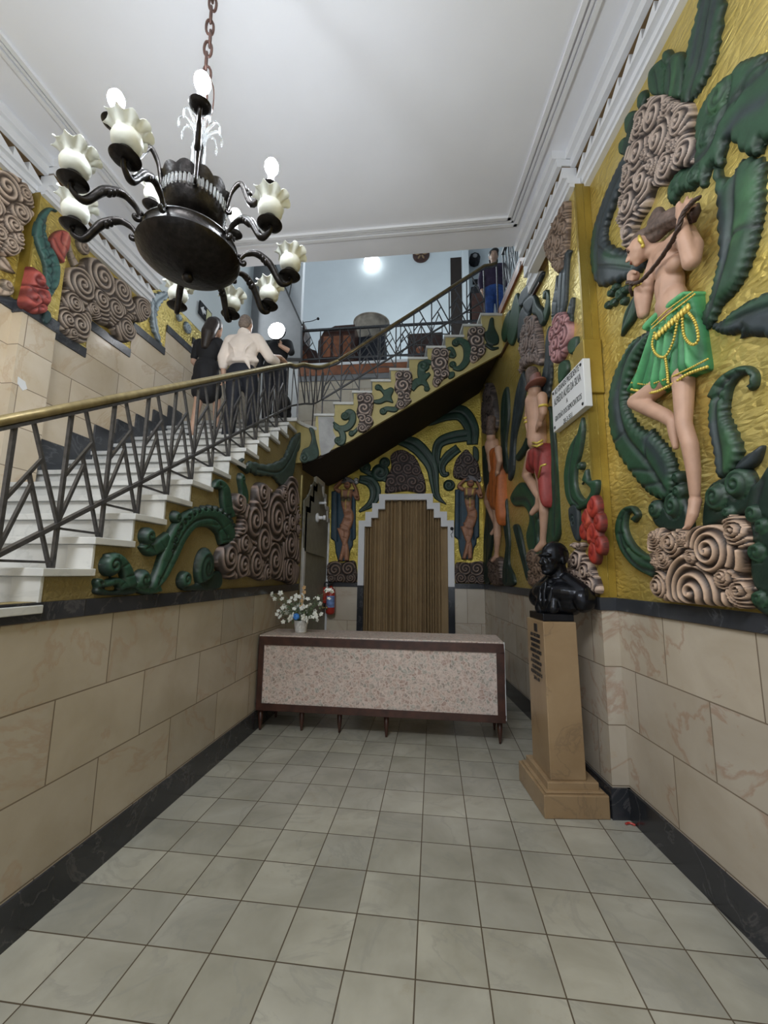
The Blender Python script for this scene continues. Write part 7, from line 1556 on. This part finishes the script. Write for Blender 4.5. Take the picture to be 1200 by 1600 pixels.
# curved landing face: leaf painted on it
r = Rel(F2, kS, 0.010, po=0.0); r.f = Frame((-1.80, 5.56), (0.66, -0.75)); r.po = 0.005
r.poly([(222, 850), (240, 856), (250, 900), (262, 960), (240, 985), (205, 990), (188, 970), (196, 940), (222, 925), (232, 890)], 0.012, 0.03, (.045, .075, .065)); r.disc((200, 975), 22, 1.2, 0.014, (.045, .075, .065), GSD)
r.build('relief_leaf', 'faded green curl on the curved corner under the landing', M_PAINTG)
# ================================================================== MURAL, SIDE OF THE UPPER FLIGHT
def r2(step=0.009): return Rel(F2, kS, step, po=0.015)
G2, G2D = (.022, .058, .037), (.012, .033, .022)
r = r2(); r.rib([(362, 800), (385, 782), (402, 792), (400, 825), (375, 850), (340, 850), (325, 836)], [14, 22, 28, 30, 30, 26, 12], 0.025, 0.04, G2); r.disc((372, 800), 18, 1.2, 0.028, G2, G2D)
r.build('relief_tendril', 'green hook on the stair side beside the cement patch, upper one', M_PAINTG)
r = r2(); r.rib([(322, 825), (345, 850), (362, 880), (358, 910), (338, 912)], [8, 22, 28, 26, 18], 0.025, 0.04, G2); r.disc((342, 902), 16, 1.2, 0.028, G2, G2D); r.rib([(395, 872), (410, 866), (425, 848)], [18, 18, 10], 0.02, 0.03, G2); r.disc((398, 872), 13, 1.0, 0.025, G2, G2D)
r.build('relief_tendril', 'green hook on the stair side beside the cement patch, lower one', M_PAINTG)
SW = [([(420, 712), (440, 706), (485, 710), (490, 760), (482, 800), (490, 830), (465, 860), (440, 870), (420, 855), (430, 820), (418, 790), (425, 750)], 'first'),
      ([(580, 622), (610, 612), (648, 620), (650, 680), (640, 720), (648, 740), (610, 770), (580, 765), (592, 720), (576, 690), (582, 650)], 'second'),
      ([(735, 526), (765, 518), (802, 528), (800, 590), (806, 630), (780, 650), (755, 680), (735, 665), (742, 620), (730, 590)], 'third'),
      ([(885, 440), (915, 430), (952, 436), (948, 490), (958, 530), (935, 560), (905, 580), (888, 560), (895, 520), (882, 480)], 'fourth')]
for i, (o_, nm) in enumerate(SW):
    r = r2(0.007); cx = sum(p[0] for p in o_)/len(o_); y0 = min(p[1] for p in o_); y1 = max(p[1] for p in o_); h = y1-y0
    r.cells(o_, [(cx-14, y0+h*.14, 24), (cx+16, y0+h*.16, 24), (cx, y0+h*.40, 34), (cx-10, y0+h*.66, 28), (cx+18, y0+h*.70, 24), (cx-8, y0+h*.90, 20)], fill=4, turns=2.1, d=0.025, rh=0.016, dark=(.060, .045, .042), light=(.46, .36, .31), fr=0.7, seed=i+3)
    r.build('relief_scrollwork', 'brown swirl panel on the upper stair side, %s counting up from the landing' % nm)
r = r2(); r.poly([(498, 672), (520, 672), (535, 690), (560, 680), (575, 690), (565, 720), (572, 745), (545, 740), (520, 750), (495, 748), (488, 735), (515, 728), (530, 715), (518, 695), (500, 690)], 0.025, 0.03, G2); r.disc((508, 680), 13, 1.0, 0.025, G2, G2D); r.rib([(520, 780), (545, 770), (580, 772), (590, 750)], [16, 22, 24, 14], 0.025, 0.03, G2); r.disc((530, 780), 15, 1.0, 0.025, G2, G2D)
r.build('relief_tendril', 'green curled leaf between the first and second swirl panels', M_PAINTG)
r = r2(); r.disc((698, 592), 24, 1.3, 0.03, G2, G2D); r.rib([(735, 580), (710, 575), (690, 600), (695, 640), (725, 622)], [16, 24, 34, 36, 14], 0.025, 0.04, G2); r.rib([(648, 690), (670, 660), (700, 660), (720, 690)], [24, 36, 26, 14], 0.025, 0.04, G2); r.disc((712, 686), 12, 1.0, 0.025, G2, G2D)
r.build('relief_tendril', 'green double hook between the second and third swirl panels', M_PAINTG)
r = r2(); r.rib([(822, 492), (845, 485), (872, 500), (882, 530), (876, 570), (850, 600), (820, 600)], [18, 26, 34, 36, 32, 26, 14], 0.025, 0.04, G2); r.disc((832, 495), 15, 1.1, 0.028, G2, G2D); r.disc((820, 585), 14, 1.1, 0.028, G2, G2D); r.rib([(806, 545), (825, 548), (815, 520), (795, 520)], [20, 20, 18, 10], 0.02, 0.03, G2); r.poly([(800, 620), (825, 615), (828, 635), (805, 645)], 0.02, 0.03, G2)
r.build('relief_tendril', 'green crescent between the third and fourth swirl panels', M_PAINTG)
r = r2(0.012); r.poly([(975, 395), (990, 392), (995, 430), (1012, 470), (1010, 498), (985, 505), (960, 490), (950, 455), (965, 440)], 0.02, 0.04, G2D); r.rib([(955, 500), (985, 518), (1012, 515)], [10, 16, 8], 0.015, 0.03, G2D)
r.build('relief_leaf', 'dim green leaf at the top end of the stair side', M_PAINTG)
# ================================================================== MURAL, BACK WALL
def rb(step=0.012): return Rel(FB, kB, step, po=0.02, off=0.0)
G3, G3D = (.014, .046, .030), (.008, .022, .016)
DR = (.010, .040, .066); SKB = (.36, .175, .105)
def dancer(dx, dy, label):
    def s(p): return [(x+dx, y+dy) for x, y in p]
    g = empty('relief_figure', label=label, cat='relief figure', M=FB.M); bpy.context.view_layer.update()
    r = rb(0.010); r.poly(s([(222, 480), (262, 470), (330, 470), (331, 690), (319, 698), (318, 722), (306, 742), (300, 792), (252, 792), (241, 752), (236, 702), (219, 690)]), 0.03, 0.05, DR, sm=False)
    for x in (245, 310): r.line(s([(x, 490), (x, 700)]), 0.02, -0.012, tuple(c*.5 for c in DR))
    r.build('drape', None, M_PAINT, parent=g)
    r = rb(0.009); r.po = 0.05; r.fl, r.fb = 1, 1
    r.rib(s([(290, 470), (288, 520), (292, 560), (300, 590), (288, 630), (272, 660)]), [58, 50, 40, 46, 50, 40], 0.075, 0.06, SKB, base=0.03)
    r.rib(s([(272, 620), (290, 660), (284, 700), (276, 740), (262, 790)]), [34, 32, 24, 22, 18], 0.07, 0.04, SKB, base=0.03); r.rib(s([(262, 640), (275, 690), (288, 730), (290, 790)]), [34, 26, 24, 20], 0.06, 0.04, SKB, base=0.03)
    r.rib(s([(262, 482), (240, 462), (272, 430)]), [20, 18, 13], 0.06, 0.03, SKB, base=0.03); r.rib(s([(318, 480), (338, 512), (332, 470), (318, 440)]), [20, 18, 15, 12], 0.06, 0.03, SKB, base=0.03)
    r.disc(tuple(s([(292, 448)])[0]), 19, 0.3, 0.075, SKB, SKB, asp=0.85)
    for x in (272, 304):
        q = s([(x, 474), (x+(276-x)*.2, 500), (276 if x < 290 else 300, 515)]); r.line(q, 0.014, 0.008, (.62, .47, .10))
    for x in (276, 301): r.disc(tuple(s([(x, 517)])[0]), 10, 0.9, 0.09, (.55, .42, .10), (.02, .02, .03), gw=0.035)
    r.line(s([(288, 518), (288, 560)]), 0.008, 0.006, (.62, .47, .10)); r.line(s([(276, 650), (300, 660)]), 0.02, -0.005, tuple(c*.6 for c in SKB)); r.line(s([(284, 447), (298, 449)]), 0.012, -0.004, (.06, .03, .02)); r.line(s([(287, 459), (296, 460)]), 0.008, -0.004, (.28, .05, .04))
    r.rim = 0.3; r.build('body', None, M_PAINT, parent=g)
    r = rb(0.008); r.po = 0.09; r.off = 0.03; r.poly(s([(262, 438), (280, 412), (306, 416), (322, 430), (330, 445), (300, 438)]), 0.06, 0.04, (.16, .15, .16)); r.poly(s([(266, 432), (276, 414), (286, 430)]), 0.04, 0.03, (.03, .025, .03)); r.build('hat', None, M_PAINT, parent=g)
    r = rb(0.007); r.po = 0.08; r.disc(tuple(s([(331, 426)])[0]), 11, 1.3, 0.06, (.62, .62, .62), (.10, .08, .08)); r.disc(tuple(s([(333, 437)])[0]), 8, 1.1, 0.06, (.62, .62, .62), (.10, .08, .08)); r.build('hat_curl', None, M_PAINT, parent=g)
dancer(0, 0, 'small blue-draped relief dancer left of the curtained doorway'); dancer(552, -8, 'small blue-draped relief dancer right of the curtained doorway')
for o_, cs, lab in (([(205, 806), (240, 790), (270, 798), (300, 790), (330, 796), (336, 880), (300, 886), (250, 884), (208, 880)], [(300, 825, 34), (240, 830, 36), (310, 865, 22), (265, 868, 24), (225, 868, 20)], 'dark brown scroll base under the left small dancer'),
                    ([(775, 806), (800, 795), (840, 798), (870, 792), (905, 800), (906, 886), (860, 890), (800, 888), (776, 886)], [(800, 866, 26), (870, 825, 36), (820, 825, 32), (850, 868, 22), (890, 870, 20)], 'dark brown scroll base under the right small dancer')):
    r = rb(0.009); r.cells(o_, cs, fill=2, turns=2.3, d=0.04, rh=0.022, dark=(.035, .022, .018), light=(.26, .18, .14)); r.build('relief_scrollwork', lab)
r = rb(0.009); r.cells([(462, 470), (468, 420), (490, 372), (486, 325), (520, 296), (560, 302), (600, 332), (622, 380), (642, 440), (636, 490), (560, 478), (470, 488)], [(490, 440, 34), (535, 430, 34), (585, 440, 34), (615, 465, 28), (520, 380, 30), (565, 380, 30), (545, 335, 28), (600, 390, 26), (550, 466, 28), (495, 470, 22)], fill=4, turns=2.2, d=0.05, rh=0.022, dark=(.038, .026, .026), light=(.20, .14, .125), fr=0.7)
r.build('relief_scrollwork', 'brown heap of scrolls over the top of the doorway')
r = rb(0.009); r.cells([(766, 410), (774, 350), (800, 312), (826, 294), (852, 320), (880, 362), (886, 432), (850, 420), (800, 428)], [(790, 385, 26), (830, 340, 28), (850, 390, 28), (815, 400, 22)], fill=6, turns=2.1, d=0.05, rh=0.022, dark=(.036, .026, .026), light=(.20, .15, .13), fr=0.8)
r.build('relief_scrollwork', 'pointed brown scroll cluster over the right small dancer')
for pts, ws, lab in (([(345, 424), (395, 436), (418, 478), (402, 530), (345, 570)], [34, 52, 52, 40, 10], 'green tail curling beside the left small dancer'),
        ([(426, 284), (365, 318), (290, 345)], [10, 44, 54], 'shadowed green leaf under the soffit at the left'),
        ([(460, 250), (520, 250), (590, 270), (640, 318), (672, 372), (682, 440), (694, 500), (735, 537)], [8, 40, 66, 64, 56, 42, 30, 4], 'long green tail falling from above the doorway to its right shoulder'),
        ([(582, 186), (660, 166), (740, 132), (806, 132), (848, 195), (852, 270)], [6, 40, 62, 74, 66, 50], 'broad dark leaf arching under the soffit at the right'),
        ([(850, 225), (770, 236), (706, 262), (690, 320), (704, 372)], [56, 54, 46, 40, 20], 'green branch dropping from the arching dark leaf'),
        ([(790, 285), (745, 320), (716, 362), (724, 402), (748, 398)], [40, 44, 36, 28, 16], 'green curl left of the pointed scroll cluster')):
    r = rb(0.012); r.rib(pts, ws, 0.03, 0.06, G3); r.line(pts, 0.02, -0.012, G3D)
    r.build('relief_tendril', lab, M_PAINTG)
r = rb(0.010); r.disc((372, 372), 26, 1.3, 0.04, G3, G3D); r.disc((440, 395), 40, 1.2, 0.04, G3, G3D); r.disc((460, 350), 24, 1.2, 0.035, G3, G3D); r.rib([(365, 390), (400, 400), (470, 420)], [14, 26, 40], 0.03, 0.04, G3)
r.build('relief_tendril', 'cluster of green curls left of the doorway scrolls', M_PAINTG)
r = rb(0.010); r.disc((748, 452), 26, 1.2, 0.04, G3, G3D); r.build('relief_tendril', 'round green curl by the right small dancer\'s raised arm', M_PAINTG)
r = rb(0.010); r.poly([(855, 280), (878, 290), (880, 340), (858, 350)], 0.03, 0.04, G3); r.build('relief_leaf', 'little green leaf in the top corner right of the pointed scrolls', M_PAINTG)
# ================================================================== MURAL, FAR LEFT WALL
FLP = Frame((-3.5, 0), (1, 0))
LD, LLt = (.085, .060, .046), (.44, .35, .28)
r = Rel(FL, kL1, 0.008, po=0.03)
r.cells([(-120, 300), (-40, 290), (30, 310), (75, 330), (120, 360), (165, 400), (200, 480), (222, 560), (228, 640), (190, 680), (150, 720), (140, 800), (150, 880), (100, 920), (40, 930), (-20, 900), (-130, 880)], [(10, 430, 140), (-90, 560, 100), (110, 610, 90), (60, 700, 80), (110, 800, 70), (40, 840, 70), (-40, 760, 80), (150, 480, 60)], turns=3.0, d=0.05, rh=0.024, dark=(.10, .065, .045), light=(.56, .43, .33), sharp=1.0)
r.build('relief_scrollwork', 'pale brown scroll cluster cut off by the left edge of the view')
r = Rel(FL, kL1, 0.008, po=0.03); r.poly([(0, 930), (30, 925), (60, 960), (90, 1010), (122, 1050), (70, 1040), (10, 1010), (-20, 970)], 0.04, 0.03, (.50, .39, .30)); r.line([(10, 945), (60, 1000), (110, 1045)], 0.014, -0.012, (.10, .065, .045))
r.build('relief_leaf', 'pale brown pointed leaf below the cut-off left cluster')
r = Rel(FL, kL1, 0.008, po=0.03); r.disc((52, 1132), 40, 1.5, 0.05, (.48, .37, .28), (.10, .065, .045)); r.rib([(-30, 1140), (20, 1185), (80, 1190), (95, 1140)], [40, 50, 40, 24], 0.04, 0.04, (.48, .37, .28))
r.build('relief_tendril', 'pale brown curl on the slate band at the left edge')
TL, TLD = (.040, .115, .098), (.020, .055, .055)
r = Rel(FLP, kL1, 0.007, po=0.02); r.rib([(412, 606), (380, 588), (345, 598), (306, 660), (288, 760), (318, 860), (356, 940), (376, 1020), (368, 1120), (335, 1222)], [6, 24, 44, 70, 84, 90, 104, 112, 110, 60], 0.045, 0.06, TL)
for k in range(9): y = 660+k*62; r.line([(292+k*7, y), (322+k*5, y+28), (352+k*5, y+10)], 0.010, -0.010, TLD)
r.line([(385, 592), (315, 680), (302, 770), (335, 880), (370, 1000), (360, 1180)], 0.012, -0.012, TLD)
r.build('relief_leaf', 'feathery teal leaf on the left pilaster beside the red blooms', M_PAINTG)
r = Rel(FLP, kL1, 0.006, po=0.02); r.poly([(428, 736), (470, 742), (500, 790), (498, 850), (478, 920), (456, 975), (425, 945), (382, 885), (358, 810), (382, 762)], 0.055, 0.06, (.36, .075, .055)); r.line([(440, 760), (430, 820), (470, 880), (458, 950)], 0.014, -0.014, (.17, .03, .025)); r.line([(470, 770), (455, 820), (440, 900)], 0.014, 0.006, (.48, .16, .12)); r.line([(380, 800), (405, 860), (445, 930)], 0.014, -0.010, (.17, .03, .025))
r.build('relief_rose', 'red rosebud high on the left pilaster')
r = Rel(FLP, kL1, 0.006, po=0.02); r.cells([(205, 998), (262, 1050), (302, 1122), (326, 1222), (312, 1310), (252, 1345), (170, 1305), (142, 1262), (160, 1180), (188, 1062)], [(235, 1100, 90), (265, 1220, 90), (200, 1230, 80), (255, 1310, 60)], turns=1.3, d=0.06, rh=0.024, dark=(.20, .030, .026), light=(.38, .075, .06), sharp=0.8)
r.build('relief_rose', 'full red rose low on the left pilaster')
r = Rel(FLP, kL1, 0.008, po=0.02); r.poly([(322, 1310), (360, 1330), (368, 1385), (330, 1420), (300, 1380)], 0.03, 0.03, TLD); r.build('relief_leaf', 'small dark leaf under the full red rose', M_PAINTG)
r = Rel(FL, kL2, 0.0065, po=0.03)
r.cells([(398, 112), (432, 72), (500, 62), (520, 22), (562, 8), (622, 38), (682, 120), (742, 148), (800, 208), (812, 290), (858, 250), (918, 288), (922, 380), (872, 416), (802, 402), (832, 470), (822, 522), (782, 542), (722, 502), (690, 452), (622, 422), (562, 372), (552, 440), (532, 530), (492, 542), (420, 502), (362, 442), (346, 362), (366, 282), (398, 202)],
        [(620, 140, 108), (492, 182, 96), (737, 212, 76), (612, 275, 70), (772, 452, 62), (475, 430, 80), (882, 342, 52), (400, 400, 60), (440, 300, 60), (700, 330, 66), (560, 330, 40), (430, 480, 40)], turns=2.9, d=0.05, rh=0.024, dark=LD, light=LLt, sharp=1.1)
r.build('relief_scrollwork', 'large grey-brown scroll cluster over the stepped slate bands')
r = Rel(FL, kL2, 0.007, po=0.03); r.rib([(480, 60), (455, 10), (440, -40), (430, -90)], [40, 30, 24, 20], 0.035, 0.03, (.36, .28, .22)); r.disc((525, -60), 46, 1.8, 0.04, (.38, .30, .24), LD)
r.build('relief_tendril', 'grey-brown stem and spiral above the large left cluster')
PB, PBD = (.42, .50, .55), (.12, .16, .19)
r = Rel(FL, kL2, 0.008, po=0.02); r.poly([(938, 290), (958, 242), (1030, 224), (1064, 250), (1012, 292), (984, 352), (986, 452), (1012, 562), (960, 472), (944, 392)], 0.04, 0.05, PB, jag=0.02)
for k in range(8): r.line([(950+k*6, 270+k*28), (970+k*4, 300+k*28)], 0.014, -0.010, PBD)
r.line([(1040, 240), (970, 300), (965, 420), (1005, 550)], 0.014, -0.012, PBD)
r.build('relief_leaf', 'pale blue feather leaf on the brightly lit left wall')
r = Rel(FL, (0, 0, 1.0), 0.014, po=0.02); r.disc((294, 512), 9, 1.6, 0.03, PB, PBD); r.disc((281, 496), 6, 1.2, 0.03, PB, PBD)
r.build('relief_tendril', 'small pale spiral near the far end of the left wall')
